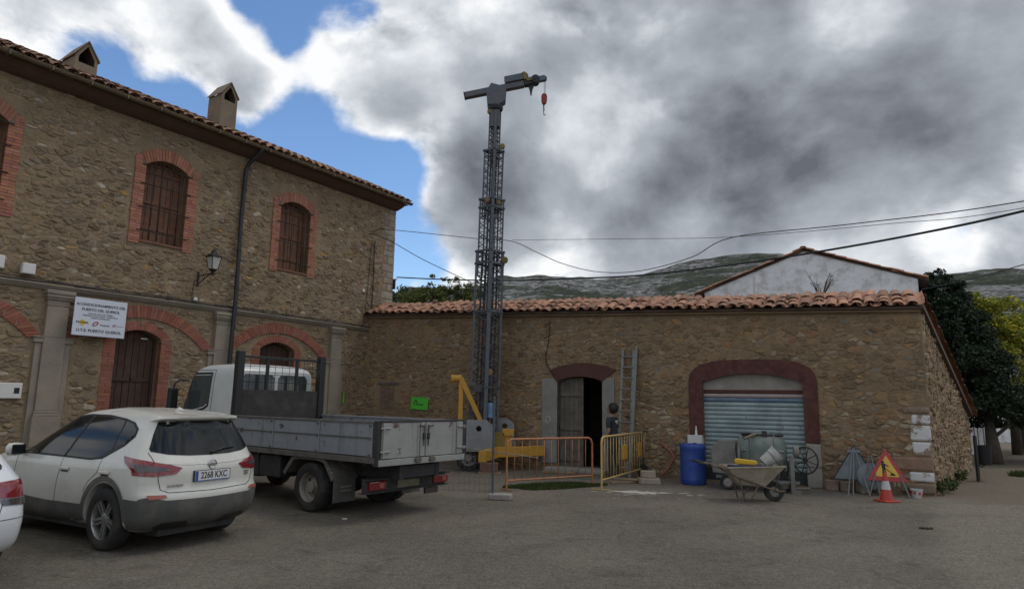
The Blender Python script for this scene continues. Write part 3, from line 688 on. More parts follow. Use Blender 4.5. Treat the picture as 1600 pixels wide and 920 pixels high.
PAL_C = [(5, (.31, .225, .135)), (4, (.27, .192, .112)), (3, (.35, .265, .165)), (.7, (.42, .35, .25)), (.5, (.33, .19, .095))]
st = rubble(.02, BL-.02, .03, lambda x: btop(x)-.12, b_block, 15, (.07, .13), (.115, .26), PAL_B, keep=.94, gap=.010, dr=(.004, .024))
st = [(p, d*(1.5 if zc < 1.6 and xc > 8.3 else 1), (c if not (zc < 1.7 and xc > 8.3) else random.Random(int(xc*977+zc*131)).choice([k[1] for k in PAL_C])), a, xc, zc) for p, d, c, a, xc, zc in st]
lay_stones(st, b_wall, lambda x, z: 1/(barn_w(x, 0, 0).length**2)*(.2 if x < 4 and z < 1.2 else 1), seed=9)
# big corner blocks with flaking white paint
r = random.Random(3); z = .02
for k, (hh, w, white) in enumerate(((.24, .62, 0), (.22, .45, 1), (.30, .75, 0), (.32, .36, 1), (.34, .38, 1), (.22, .34, 1), (.16, .5, 0))):
    q = MB(); q.c = jitter((.27, .20, .14) if k != 2 else (.34, .21, .14), r, .12); q.box(BL-w+.012, BL+.012, -.03-r.uniform(0, .02), .3, z+.012, z+hh-.012); q.build('corner_block', 'painted_block' if white else 'stone', b_wall, bevel=.04)
    z += hh
# side wall, dropping away to the back
CX, CY = 13.83, 20.41
side_dir = (V(CX, CY, 0)-barn_w(BL, 0, 0)); SLEN = side_dir.length; sa = atan2(side_dir.y, side_dir.x)-BA
MS = Matrix.Translation((BL, 0, 0)) @ Matrix.Rotation(sa, 4, 'Z')
def stop(x): return 4.02-(4.02-1.56)*x/SLEN
b = MB(); b.add([MS @ v for v in (V(0, 0, 0), V(SLEN, 0, 0), V(SLEN, 0, stop(SLEN)), V(0, 0, stop(0)))], [(0, 1, 2, 3)])
e0, e1 = MS @ V(SLEN, 0, 0), V(-.3, 6.5, 0); b.add([e0, e1, e1+V(0, 0, 1.6), e0+V(0, 0, 1.56)], [(0, 1, 2, 3)])
side = b.build('side_wall', 'mortar_barn', barn)
st = rubble(.05, SLEN-.02, .03, lambda x: stop(x)-.05, lambda x, z: False, 27, (.11, .17), (.14, .26), PAL_C, keep=.98, dr=(.015, .045), gap=.012)
lay_stones(st, side, lambda x, z: 1/(14+x)**2, MS, seed=12, limit=120)
b = MB(); b.box(7.0-.74, 6.715, -.035, .2, .18, 2.42); b.build('door_jamb', 'jamb_grey', barn, bevel=.015)
b = MB(); b.box(8.005, 8.345, -.035, .2, .02, 2.44); b.build('door_jamb', 'jamb_grey', barn, bevel=.015)
def band(pin, pout, y0, y1, mat, name):
    b = MB(); n = len(pin); b.add([V(x, y0, z) for x, z in pin]+[V(x, y0, z) for x, z in pout]+[V(x, y1, z) for x, z in pin]+[V(x, y1, z) for x, z in pout],
        [(i, i+1, n+i+1, n+i) for i in range(n-1)]+[(i, 2*n+i, 2*n+i+1, i+1) for i in range(n-1)]+[(n+i, n+i+1, 3*n+i+1, 3*n+i) for i in range(n-1)]+[(0, n, 3*n, 2*n), (n-1, 3*n-1, 4*n-1, 2*n-1)])
    return b.build(name, mat, barn, fix=True)
band(arc_pts(7.36, .66, 2.34, .135), arc_pts(7.44, .95, 2.64, .19), -.05, .2, 'maroon_plain', 'lintel_arch')
def sup(cx, half, z0, zs, ztop, n=30, e=3.2): return [(cx-half, z0)]+[(cx+half*math.copysign(abs(cos(a))**(2/e), cos(a)), zs+(ztop-zs)*abs(sin(a))**(2/e)) for a in [pi-pi*i/n for i in range(n+1)]]+[(cx+half, z0)]
band([(10.595, 1.0)]+arc_pts(11.72, 1.125, 2.33, .2, 30)+[(12.845, 1.0)], sup(11.71, 1.445, .98, 2.2, 2.86), -.05, .25, 'maroon', 'garage_arch')
for x0, x1, z1 in ((10.27, 10.59, .975), (12.85, 13.16, .955)):
    b = MB(); b.box(x0, x1, -.045, .25, 0, .44); b.box(x0, x1, -.05, .25, .445, z1); b.build('garage_jamb', 'concrete', barn, bevel=.02)
q = opening(11.72, 1.125, 2.15, 2.33, .2); b = MB(); b.prism(q[::-1], .10, .2); b.build('arch_infill', 'concrete', barn)
gd = group_part('roller_door', barn); z = .30; k = 0
while z < 2.04:
    b = MB(); pr = [(.135, 0), (.11, .02), (.10, .05), (.108, .085), (.13, .098), (.15, .098), (.15, 0)]
    b.loft([[V(x, y, z+zz) for y, zz in pr] for x in (10.60, 12.84)]); m_ = 'shutter_pink' if 1.95 < z < 2.02 else 'shutter_navy' if 1.80 < z <= 1.95 else 'shutter_blue'
    b.build('slat', m_, gd, fix=True, smooth=35); z += .104; k += 1
b = MB(); b.box(10.6, 12.84, .095, .15, z+.002, 2.148); b.build('top_rail', 'maroon_plain', gd)
b = MB(); b.box(10.6, 12.84, .10, .18, .02, .298); b.build('bottom_rail', pm('dark_green', (.035, .045, .035), .7), gd)
# boarded door, one leaf shut, other side open
dl = group_part('door', barn); r = random.Random(5)
for k in range(5):
    x0 = 6.725+k*.137; q = MB(); zt_ = 2.34+.11*(1-((x0+.06-7.36)/.645)**2); q.box(x0, x0+.131, .16+r.uniform(0, .008), .2, .06, zt_); q.build('plank', 'old_wood', dl, bevel=.006)
for zz in (.25, 1.05, 1.95):
    q = MB(); q.box(6.74, 7.40, .135, .158, zz, zz+.12); q.build('rail', 'old_wood', dl, bevel=.006)
q = MB(); q.box(7.36, 7.415, .13, .159, .06, 2.4); q.build('rail', 'old_wood', dl)
q = MB(); q.box(6.5, 8.2, -.42, .4, .0, .10); q.build('door_step', 'concrete', barn, bevel=.02)
q = MB(); q.add([V(7.72, .75, 2.28), V(7.80, .75, 2.31), V(7.90, .77, 2.12), V(7.93, .78, 1.98), V(7.88, .78, 1.96), V(7.84, .76, 2.10), V(7.76, .75, 2.18)], [(0, 1, 2, 5, 6), (2, 3, 4, 5)]); q.build('hanging_rag', 'white_plastic', barn)
# walled-up little window
bw = group_part('blind_window', barn); q = MB(); q.box(.55, 1.36, -.03, .05, 2.23, 2.31); q.build('lintel', 'old_wood', bw, bevel=.01)
q = MB(); r = random.Random(6)
for k in range(9):
    for j in range(3): q.c = brick_col(r, (.20, .135, .095)); q.box(.64+j*.18, .81+j*.18, -.012-r.uniform(0, .01), .02, 1.52+k*.078, 1.585+k*.078)
tag(q.build('infill_bricks', 'brick', bw), kind='stuff')
# roof: short tiled slope to the yard, long one dropping to the back
BS = radians(24); b = MB()
y1, rz = .62, .62*math.tan(BS)+.06
def bz(x): return btop(x)+.03
xL, xR = -.3, BL+.06
pb = MS @ V(SLEN+.1, -.12, 1.66)
b.add([V(xL, -.16, bz(xL)), V(xR, -.16, bz(xR)), V(xR, y1, bz(xR)+rz), V(xL, y1, bz(xL)+rz), V(xL, 6.6, 1.75), pb, V(xL, 6.6, 1.6), pb-V(0, 0, .12), V(xR, -.16, bz(xR)-.05), V(xL, -.16, bz(xL)-.05)],
      [(0, 1, 2, 3), (3, 2, 5, 4), (4, 5, 7, 6), (1, 8, 7, 5, 2), (0, 9, 8, 1), (9, 6, 7, 8)])
b_roof = b.build('roof', 'roof_bed', barn)
b = MB(); b.box(-.2, BL, -.10, .02, 0, .055); b.v = [(x, y, z+btop(x)-.075) for x, y, z in b.v]; b.build('eaves_course', 'mortar_barn', barn)
lay_tiles(b_roof, -.1, BL+.02, .262, 3, .29, BS, lambda x: (-.24, bz(x)+.0), 'tile_barn', 14, lambda i, j, p: (not p) or j == 0, roll=.035, wob=1.9, r1=.112, r2=.092)
r = random.Random(31); b = MB(); (cv, cb_), _ = tile_meshes('tile_barn', .115, .10, .45)
for k in range(35):
    o = bpy.data.objects.new('ridge_tile', cv); COL.objects.link(o); o.parent = b_roof; x = -.1+k*.435; o.location = (x, y1, bz(x)+rz-.01); o.rotation_euler = (0, r.uniform(-.05, .05)+.035, -pi/2+r.uniform(-.05, .05))
# verge tiles down the side
for k in range(19):
    t = k/18; p = V(xR, y1, bz(xR)+rz).lerp(pb+V(0, 0, .06), t); o = bpy.data.objects.new('verge_tile', cv); COL.objects.link(o); o.parent = b_roof; o.location = p
    d_ = (pb-V(xR, y1, bz(xR)+rz)); o.rotation_euler = (math.asin(d_.z/d_.length)+r.uniform(-.06, .06), 0, atan2(d_.y, d_.x)-pi/2+r.uniform(-.1, .1))
for k, (x, yy) in enumerate(((9.9, .35), (10.35, .15), (8.7, .5), (2.1, .7), (12.6, .3))):
    q = MB(); pts = [(.09*cos(a)*r.uniform(.7, 1.2), .07*sin(a)*r.uniform(.7, 1.2)) for a in [2*pi*i/7 for i in range(7)]]; q.c = (.2, .16, .12)
    q.prism(pts, -.06, .06, Matrix.Translation((x, yy, bz(x)+yy*math.tan(BS)+.19))); q.build('loose_stone', 'stone', b_roof, bevel=.02)

# ------------------------------------------------------------------ whitewashed gable house behind the barn
gb = thing('whitewashed_house', 'whitewashed gable end with tiled verges rising behind the barn roof', 'house', barn_w(12.35, 9, 0), BA)
b = MB(); gp = [(-3.55, 0), (3.45, 0), (3.45, 6.04), (0, 7.30), (-3.55, 6.0)]; b.add([V(x, 0, z) for x, z in gp], [tuple(range(5))]); b.add([V(3.45, 0, 0), V(3.45, 9, 0), V(3.45, 9, 6), V(3.45, 0, 6), V(-3.55, 0, 0), V(-3.55, 9, 0), V(-3.55, 9, 6), V(-3.55, 0, 6)], [(0, 1, 2, 3), (4, 7, 6, 5)]); b.build('wall', 'white_wash', gb)
b = MB()
for s_, ex in ((-1, -3.95), (1, 3.75)):
    ez = 7.36-abs(ex)*.365; b.add([V(0, -.05, 7.34), V(ex, -.05, ez), V(ex, 9.2, ez), V(0, 9.2, 7.34), V(0, -.05, 7.29), V(ex, -.05, ez-.05), V(ex, 9.2, ez-.05), V(0, 9.2, 7.29)], [(0, 1, 2, 3), (7, 6, 5, 4), (0, 4, 5, 1), (1, 5, 6, 2)])
g_roof = b.build('roof', 'roof_bed', gb, fix=True)
_, (pan_m, _p) = tile_meshes('tile_barn', .10, .085, .46)
for s_, ex in ((-1, -3.95), (1, 3.75)):
    ez = 7.36-abs(ex)*.365; n = 11
    for k in range(n):
        for yy in (-.03, .19):
            t = (k+.98)/n; o = bpy.data.objects.new('verge_tile', cv); COL.objects.link(o); o.parent = g_roof
            o.location = (ex*t, yy+r.uniform(-.02, .02), 7.40+(ez-7.36)*t+r.uniform(-.012, .012)); o.rotation_euler = (math.atan(.365)+r.uniform(-.04, .04)-.03, 0, (pi/2 if s_ > 0 else -pi/2)+r.uniform(-.04, .04))
for k in range(3):
    o = bpy.data.objects.new('ridge_tile', cv); COL.objects.link(o); o.parent = g_roof; o.location = (0, -.16+k*.4, 7.40); o.rotation_euler = (0, 0, r.uniform(-.05, .05))
# ------------------------------------------------------------------ vehicles
pm('car_white', (.60, .585, .52), .32, var=.05, scale=1.2, bump=0, coat=.6, dirt=(.47, .44, .36), dscale=1.1, damt=.45)
pm('car_white_clean', (.66, .67, .68), .3, var=.04, scale=1.2, bump=0, coat=.6)
pm('cab_white', (.58, .585, .56), .4, var=.06, scale=1.6, bump=.02, coat=.3, dirt=(.42, .41, .37), dscale=1.4, damt=.4)
pm('cladding', (.085, .083, .078), .7, var=.15, scale=3, bump=.15, bscale=200, dirt=(.16, .145, .12), dscale=2.5, damt=.6)
pm('glass_dark', (.010, .012, .012), .05, var=0, bump=0, spec=.32)
pm('glass_cab', (.05, .06, .06), .05, var=0, bump=0, spec=.6)
pm('black_trim', (.014, .014, .014), .45, var=.1, bump=0)
pm('seam', (.05, .048, .042), .8, var=0, bump=0)
pm('tyre', (.022, .021, .020), .85, var=.25, scale=8, bump=.25, bscale=90, dirt=(.085, .075, .062), dscale=5, damt=.6)
pm('alloy', (.36, .36, .35), .38, .75, var=.12, bump=.02, dirt=(.2, .18, .15), dscale=6, damt=.4)
pm('steel_wheel', (.30, .275, .235), .65, .2, var=.2, bump=.1, dirt=(.15, .12, .09), dscale=7, damt=.5)
pm('lamp_red', (.20, .012, .015), .12, var=.08, scale=30, bump=0, coat=.8)
pm('lamp_smoke', (.06, .045, .045), .15, var=.2, scale=30, bump=0, coat=.8)
pm('reflector_orange', (.35, .10, .07), .3, var=.1, bump=0)
pm('plate_white', (.60, .60, .58), .45, var=.05, bump=0)
pm('plate_blue', (.03, .08, .30), .45, var=.05, bump=0)
pm('ink', (.012, .012, .013), .6, var=0, bump=0)
pm('chrome', (.55, .55, .54), .18, 1.0, var=.05, bump=0)
pm('bed_grey', (.225, .235, .245), .65, .1, var=.1, scale=2.2, bump=.12, bscale=25, dirt=(.29, .285, .265), dscale=1.8, damt=.5, rust=((.085, .05, .035), 5.5, .575), streak=((.12, .095, .08), 5, .55, .6))
pm('tailgate_grey', (.30, .295, .275), .65, .1, var=.1, scale=2.2, bump=.12, bscale=25, dirt=(.24, .235, .22), dscale=1.8, damt=.5, rust=((.09, .055, .04), 6, .59), streak=((.15, .12, .10), 5, .56, .6))
pm('chassis', (.03, .029, .028), .8, var=.3, scale=5, bump=.2, dirt=(.075, .065, .055), dscale=4, damt=.5)
pm('dark_plate', (.040, .036, .034), .7, .2, var=.3, scale=3, bump=.15, dirt=(.085, .07, .062), dscale=2.6, damt=.6)
pm('mud_edge', (.11, .098, .082), .9, var=.3, scale=6, bump=.4, rust=((.28, .26, .22), 9, .6))
def interp(tab, z):
    if z <= tab[0][0]: return tab[0][1]
    for i in range(len(tab)-1):
        (a, p), (b_, q) = tab[i], tab[i+1]
        if a <= z <= b_:
            t = (z-a)/(b_-a)
            m0 = (q-(tab[i-1][1] if i else p))/((b_-(tab[i-1][0] if i else a)) or 1); m1 = ((tab[i+2][1] if i+2 < len(tab) else q)-p)/(((tab[i+2][0] if i+2 < len(tab) else b_)-a) or 1)
            s_ = (q-p)/(b_-a)
            if s_ == 0 or m0*s_ <= 0: m0 = 0
            if s_ == 0 or m1*s_ <= 0: m1 = 0
            if s_: m0 = math.copysign(min(abs(m0), 3*abs(s_)), s_); m1 = math.copysign(min(abs(m1), 3*abs(s_)), s_)
            d = b_-a; return (2*t**3-3*t*t+1)*p+(t**3-2*t*t+t)*d*m0+(-2*t**3+3*t*t)*q+(t**3-t*t)*d*m1
    return tab[-1][1]
def shell(zs, xr, xf, w, er, ef, nr=2.7, nf=2.4, K=14, S_=26):
    rings = []
    for z in zs:
        a, f, hw, e1, e2 = interp(xr, z), interp(xf, z), interp(w, z), interp(er, z), interp(ef, z); half = []
        e1 = min(e1, (f-a)*.48); e2 = min(e2, (f-a)*.48)
        for k in range(K+1):
            th = pi/2*k/K; half.append((a+e1*(1-cos(th)**(2/nr)), hw*sin(th)**(2/nr)))
        for k in range(1, S_): half.append((a+e1+(f-e2-a-e1)*k/S_, hw))
        for k in range(K, -1, -1):
            th = pi/2*k/K; half.append((f-e2*(1-cos(th)**(2/nf)), hw*sin(th)**(2/nf)))
        rings.append([V(x, y, z) for x, y in half]+[V(x, -y, z) for x, y in half[-2:0:-1]])
    b = MB(); b.loft(rings); return b
def boolean_cut(o, cutters):
    for c in cutters:
        m = o.modifiers.new('cut', 'BOOLEAN'); m.operation = 'DIFFERENCE'; m.object = c; m.solver = 'EXACT'
    me = eval_mesh(o); o.modifiers.clear(); old = o.data; o.data = me; bpy.data.meshes.remove(old)
    for c in cutters: bpy.data.objects.remove(c)
    me.polygons.foreach_set('use_smooth', [True]*len(me.polygons)); me.set_sharp_from_angle(angle=radians(38))
def conform(bvh, pts3, d, off, name, mat, parent, h_=.05, flat=True):
    """sheet cut to an outline and laid on a body panel seen along d"""
    d = V(*d).normalized(); e1 = V(0, 0, 1).cross(d); e1 = (e1.normalized() if e1.length > .1 else V(1, 0, 0)); e2 = d.cross(e1).normalized()
    P = [(V(*p).dot(e1), V(*p).dot(e2)) for p in pts3]; bnd = []
    for i in range(len(P)):
        a, c = P[i], P[(i+1) % len(P)]; n = max(1, int(hypot(c[0]-a[0], c[1]-a[1])/h_))
        for k in range(n): bnd.append((a[0]+(c[0]-a[0])*k/n, a[1]+(c[1]-a[1])*k/n))
    xs = [p[0] for p in bnd]; ys = [p[1] for p in bnd]; inner = []; x = min(xs)+h_/2
    while x < max(xs):
        y = min(ys)+h_/2
        while y < max(ys):
            if in_poly(x, y, bnd) and min((x-p[0])**2+(y-p[1])**2 for p in bnd) > (h_*.5)**2: inner.append((x, y))
            y += h_
        x += h_
    n = len(bnd); cd = delaunay_2d_cdt([Vector(p) for p in bnd+inner], [(i, (i+1) % n) for i in range(n)], [], 1, 1e-5)
    vs = []
    for v in cd[0]:
        o = e1*v.x+e2*v.y-d*6; hit = bvh.ray_cast(o, d)
        if hit[0] is None: vs.append(None)
        else:
            nn = hit[1] if hit[1].dot(d) < 0 else -hit[1]; vs.append(hit[0]+nn*off)
    b = MB(); idx = {}; out = []
    for i, v in enumerate(vs):
        if v is not None: idx[i] = len(out); out.append(v)
    fs = []
    for f in cd[2]:
        if all(i in idx for i in f):
            q = [idx[i] for i in f]; nn = (out[q[1]]-out[q[0]]).cross(out[q[2]]-out[q[0]])
            fs.append(tuple(q) if nn.dot(d) < 0 else tuple(q[::-1]))
    b.add(out, fs); return b.build(name, mat, parent, smooth=True)
def surf(bvh, p, d):
    d = V(*d).normalized(); h_ = bvh.ray_cast(V(*p)-d*6, d); return h_[0] if h_[0] else V(*p)
def seam_line(bvh, pts, d, name, parent, r=.004, mat='seam', off=0.0):
    P = []
    for a, c in zip(pts, pts[1:]):
        n = max(2, int((V(*c)-V(*a)).length/.04))
        for k in range(n): P.append(surf(bvh, V(*a).lerp(V(*c), k/n), d))
    P.append(surf(bvh, pts[-1], d)); b = MB(); b.tube(P, r, 5); return b.build(name, mat, parent, smooth=True)
def wheel(parent, x, y, r, wd, out, kind='alloy', name='wheel', rr=None):
    w = group_part(name, parent); w.location = (x, y, r); rr = rr or r*.66
    M = Matrix.Rotation(-pi/2 if out > 0 else pi/2, 4, 'X'); h2 = wd/2
    b = MB(); b.lathe([(rr*.97, -h2*.9), (rr+.02, -h2), (r*.90, -h2*.99), (r*.97, -h2*.86), (r, -h2*.6), (r, h2*.6), (r*.97, h2*.86), (r*.90, h2*.99), (rr+.02, h2), (rr*.97, h2*.88)], M, 44, cap=False); b.build('tyre', 'tyre', w, smooth=50)
    b = MB(); b.lathe([(rr*.985, h2*.92), (rr*.95, h2*.80), (rr*.92, h2*.1), (rr*.9, -h2*.5)], M, 40, cap=False)
    if kind == 'alloy':
        b.lathe([(0, h2*.72), (.035, h2*.72), (.06, h2*.66), (.075, h2*.5)], M, 20, cap=False)
        for k in range(5):
            a = 2*pi*k/5+.3
            for s_ in (-1, 1):
                p = [V(.045*cos(a)-s_*.035*sin(a), .045*sin(a)+s_*.035*cos(a), 0), V(rr*.94*cos(a+s_*.20), rr*.94*sin(a+s_*.20), 0), V(rr*.94*cos(a+s_*.06), rr*.94*sin(a+s_*.06), 0), V(.05*cos(a)-s_*.004*sin(a), .05*sin(a)+s_*.004*cos(a), 0)]
                zt = [h2*.62, h2*.80, h2*.80, h2*.66]; vs = [M @ V(q.x, q.y, z) for q, z in zip(p, zt)]+[M @ V(q.x, q.y, z-.03) for q, z in zip(p, zt)]
                b.add(vs, [(0, 1, 2, 3), (0, 4, 5, 1), (2, 6, 7, 3), (1, 5, 6, 2)])
        b.build('rim', 'alloy', w, smooth=40, fix=True)
        b = MB(); b.lathe([(rr*.9, h2*.05), (0, h2*.0)], M, 24); b.build('brake_disc', 'chassis', w)
    else:
        b.lathe([(rr*.92, h2*.0), (rr*.80, -h2*.25), (rr*.55, -h2*.2), (rr*.45, h2*.15), (.09, h2*.2), (.085, h2*.65), (0, h2*.7)], M, 32, cap=False)
        for k in range(6): a = 2*pi*k/6; b.lathe([(.014, h2*.15), (.014, h2*.35), (0, h2*.38)], M @ Matrix.Translation((rr*.36*cos(a), rr*.36*sin(a), 0)), 6)
        b.build('rim', 'steel_wheel', w, smooth=40, fix=True)
        b = MB()
        for k in range(5): a = 2*pi*(k+.5)/5; b.lathe([(.028, -h2*.17), (.028, -h2*.2)], M @ Matrix.Translation((rr*.68*cos(a), rr*.68*sin(a), 0)), 10)
        b.build('hand_holes', 'chassis', w)
    return w

def frange(a, b_, n): return [a+(b_-a)*k/(n-1) for k in range(n)]
B_ = (1, 0, 0); LS = (0, -1, 0); RS = (0, 1, 0)
def crossover(loc, heading):
    car = thing('parked_car', 'dusty white crossover car with grey lower cladding parked beside the lorry', 'car', loc, heading, 'white cars parked in the yard')
    zs = [.20, .23, .27, .32, .38, .44, .50, .55, .60, .63, .66, .70, .76, .82, .88, .92, .955, .99, 1.02, 1.06, 1.11, 1.17, 1.23, 1.29, 1.35, 1.40, 1.44, 1.465, 1.48, 1.50, 1.52, 1.535, 1.55, 1.563, 1.573, 1.58, 1.585]
    xr = [(.20, -.50), (.27, -.70), (.36, -.80), (.50, -.855), (.60, -.86), (.65, -.845), (.70, -.82), (.80, -.822), (.90, -.82), (.96, -.80), (1.02, -.765), (1.2, -.66), (1.40, -.54), (1.45, -.50), (1.468, -.60), (1.50, -.60), (1.52, -.45), (1.55, -.15), (1.575, .25), (1.585, .5)]
    xf = [(.20, 3.25), (.32, 3.45), (.55, 3.53), (.75, 3.5), (.88, 3.35), (.95, 3.1), (1.0, 2.75), (1.04, 2.42), (1.1, 2.28), (1.25, 1.97), (1.4, 1.62), (1.48, 1.42), (1.53, 1.25), (1.56, 1.05), (1.585, .85)]
    w = [(.20, .70), (.25, .80), (.32, .865), (.42, .885), (.55, .895), (.68, .897), (.80, .892), (.90, .885), (.96, .872), (1.02, .845), (1.1, .805), (1.25, .735), (1.38, .665), (1.45, .625), (1.50, .585), (1.53, .53), (1.555, .45), (1.575, .34), (1.585, .24)]
    er = [(.2, .35), (.5, .44), (.66, .40), (.9, .42), (1.02, .40), (1.2, .34), (1.4, .26), (1.46, .16), (1.5, .16), (1.585, .14)]
    ef = [(.2, .6), (.9, .9), (1.04, .75), (1.3, .55), (1.585, .3)]
    body = shell(zs, xr, xf, w, er, ef, 2.9, 2.3).build('body', 'car_white', car, fix=True)
    cut = []
    for x in (0, 2.646):
        for s_ in (-1, 1):
            c = MB(); c.lathe([(.40, -.3), (.40, .3)], Matrix.Translation((x, s_*.87, .35)) @ Matrix.Rotation(pi/2, 4, 'X'), 40); cut.append(c.build('cutter', 'chassis', car))
    boolean_cut(body, cut); bv = BVHTree.FromObject(body, bpy.context.evaluated_depsgraph_get())
    for x in (0, 2.646):
        for s_ in (-1, 1): wheel(car, x, s_*.785, .345, .215, s_, rr=.225)
    b = MB(); b.box(-.62, 3.2, -.55, .55, .17, .55); b.box(.42, 2.22, -.78, .78, .19, .4); b.build('underbody', 'chassis', car)  # real floor pan plus a wider box added to block light beneath the car
    for s_ in (1, -1):
        d = LS if s_ > 0 else RS
        def sp(*q): return [(x, s_*1, z) for x, z in q]
        conform(bv, sp((2.20, 1.015), (1.95, 1.16), (1.62, 1.32), (1.32, 1.425), (1.02, 1.47), (.86, 1.475), (1.02, 1.005)), d, .006, 'window', 'glass_dark', car)
        conform(bv, sp((.97, 1.005), (.81, 1.475), (.50, 1.472), (.12, 1.435), (.10, 1.40), (.06, 1.12), (.22, 1.02), (.40, 1.002)), d, .006, 'window', 'glass_dark', car)
        conform(bv, sp((.03, 1.13), (.07, 1.43), (-.10, 1.40), (-.22, 1.335), (-.235, 1.28), (-.14, 1.185)), d, .006, 'window', 'glass_dark', car)
        conform(bv, sp((2.24, 1.0), (1.0, .992), (.40, .988), (.18, 1.01), (-.14, 1.165), (-.26, 1.27), (-.24, 1.35), (-.10, 1.42), (.12, 1.458), (.5, 1.488), (.95, 1.49), (1.34, 1.445), (1.64, 1.335), (1.97, 1.175)), d, .0025, 'window_surround', 'black_trim', car)
        for q in (((2.24, 1.0), (1.0, .992), (.40, .988), (.18, 1.01), (-.14, 1.165), (-.26, 1.27), (-.24, 1.35), (-.10, 1.42), (.12, 1.458), (.5, 1.492), (.95, 1.494), (1.34, 1.445), (1.64, 1.335), (1.97, 1.175), (2.24, 1.0)),): seam_line(bv, sp(*q), d, 'window_trim', car, .009, 'black_trim')
        seam_line(bv, sp((.995, 1.0), (.835, 1.48)), d, 'window_trim', car, .016, 'black_trim')
        seam_line(bv, sp((1.0, .98), (1.05, .75), (1.08, .45), (1.06, .32)), d, 'door_seam', car)
        seam_line(bv, sp((.16, 1.0), (.20, .85), (.36, .74), (.44, .62)), d, 'door_seam', car)
        seam_line(bv, sp((2.1, .98), (2.14, .6), (2.1, .32)), d, 'door_seam', car)
        # grey sill and wheel-arch cladding
        conform(bv, sp((2.22, .30), (2.22, .50), (1.3, .47), (.44, .48), (.42, .30), (.8, .24), (2.0, .24)), d, .008, 'sill_cladding', 'cladding', car, .06)
        for x in (0, 2.646):
            n = 22; o_ = [(x+.475*cos(a), .35+.475*sin(a)) for a in [pi*(0+1.0*k/n) for k in range(n+1)]]; i_ = [(x+.412*cos(a), .35+.412*sin(a)) for a in [pi*(1.0-1.0*k/n) for k in range(n+1)]]
            conform(bv, sp(*(o_+i_)), d, .014, 'arch_cladding', 'cladding', car, .05)
        for x in (.86, -.02):
            p = surf(bv, (x+.05, s_, .86), d); b = MB(); b.cbox(p+V(0, s_*.018, 0), (.20, .022, .035)); b.build('door_handle', 'car_white', car, bevel=.009)
            p = surf(bv, (x+.05, s_, .845), d); b = MB(); b.cbox(p+V(0, s_*.003, 0), (.15, .006, .05)); b.build('handle_recess', 'seam', car)
        b = MB(); M = Matrix.Translation((1.98, s_*.99, 1.045)); b.lathe([(.0, -.085), (.07, -.075), (.095, -.03), (.095, .03), (.07, .07), (0, .08)], M @ Matrix.Diagonal((.95, 1.2, 1, 1)), 20); mi = b.build('mirror', 'car_white', car, smooth=50)
        b = MB(); b.cbox((1.885, s_*.99, 1.045), (.02, .17, .12)); b.build('mirror_glass', 'glass_dark', mi, bevel=.01)
        b = MB(); b.beam((2.0, s_*.83, 1.0), (2.0, s_*.93, 1.02), .07, .05); b.build('mirror_arm', 'black_trim', mi)
        # tail lamp wrapping the corner
        dd = (.72, -s_*.70, 0)
        conform(bv, [(-.30, s_*.885, 1.055), (-.62, s_*.80, 1.015), (-.80, s_*.60, .965), (-.815, s_*.44, .925), (-.815, s_*.52, .865), (-.72, s_*.74, .845), (-.50, s_*.87, .86), (-.49, s_*.875, .91), (-.34, s_*.885, .985)], dd, .010, 'tail_lamp', 'lamp_red', car, .03)
        conform(bv, [(-.42, s_*.885, .985), (-.60, s_*.81, .968), (-.74, s_*.68, .942), (-.79, s_*.585, .918), (-.785, s_*.60, .903), (-.68, s_*.77, .897), (-.55, s_*.86, .90), (-.53, s_*.865, .945)], dd, .015, 'lamp_lens', 'lamp_smoke', car, .03)
    # rear glass, hatch, bumper
    def bp(*q): return [(-.8, y, z) for y, z in q]
    conform(bv, bp((-.56, 1.435), (-.3, 1.448), (0, 1.452), (.3, 1.448), (.56, 1.435), (.64, 1.30), (.72, 1.14), (.715, 1.11), (.55, 1.075), (.3, 1.055), (0, 1.05), (-.3, 1.055), (-.55, 1.075), (-.715, 1.11), (-.72, 1.14), (-.64, 1.30)), B_, .005, 'rear_window', 'glass_dark', car)
    conform(bv, bp((-.90, .60), (-.80, .625), (-.6, .585), (0, .575), (.6, .585), (.80, .625), (.90, .60), (.90, .30), (.6, .25), (0, .25), (-.6, .25), (-.90, .30)), B_, .012, 'bumper_cladding', 'cladding', car)
    for s_ in (1, -1):
        conform(bv, [(-.5, s_*.88, .60), (-.40, s_*.9, .60), (-.40, s_*.9, .28), (-.62, s_*.82, .26), (-.80, s_*.6, .26), (-.85, s_*.5, .58)], (.5, -s_*.85, 0), .0135, 'bumper_cladding', 'cladding', car)
        conform(bv, bp((s_*.80, .645), (s_*.62, .64), (s_*.60, .61), (s_*.78, .60)), B_, .02, 'reflector', 'reflector_orange', car, .03)
        conform(bv, bp((s_*.28, .335), (s_*.60, .345), (s_*.66, .295), (s_*.60, .265), (s_*.20, .262)), B_, .018, 'exhaust_trim', 'black_trim', car)
    seam_line(bv, bp((-.74, 1.10), (-.71, .98), (-.69, .80), (-.66, .70), (-.58, .665), (0, .65), (.58, .665), (.66, .70), (.69, .80), (.71, .98), (.74, 1.10)), B_, 'hatch_seam', car, .005)
    seam_line(bv, bp((-.58, .975), (-.3, .955), (0, .95), (.3, .955), (.58, .975)), B_, 'hatch_crease', car, .006, 'car_white')
    p = surf(bv, (-.8, 0, 1.44), B_); b = MB(); b.cbox(p+V(-.008, 0, .0), (.012, .34, .014)); b.build('brake_lamp', 'lamp_red', car)
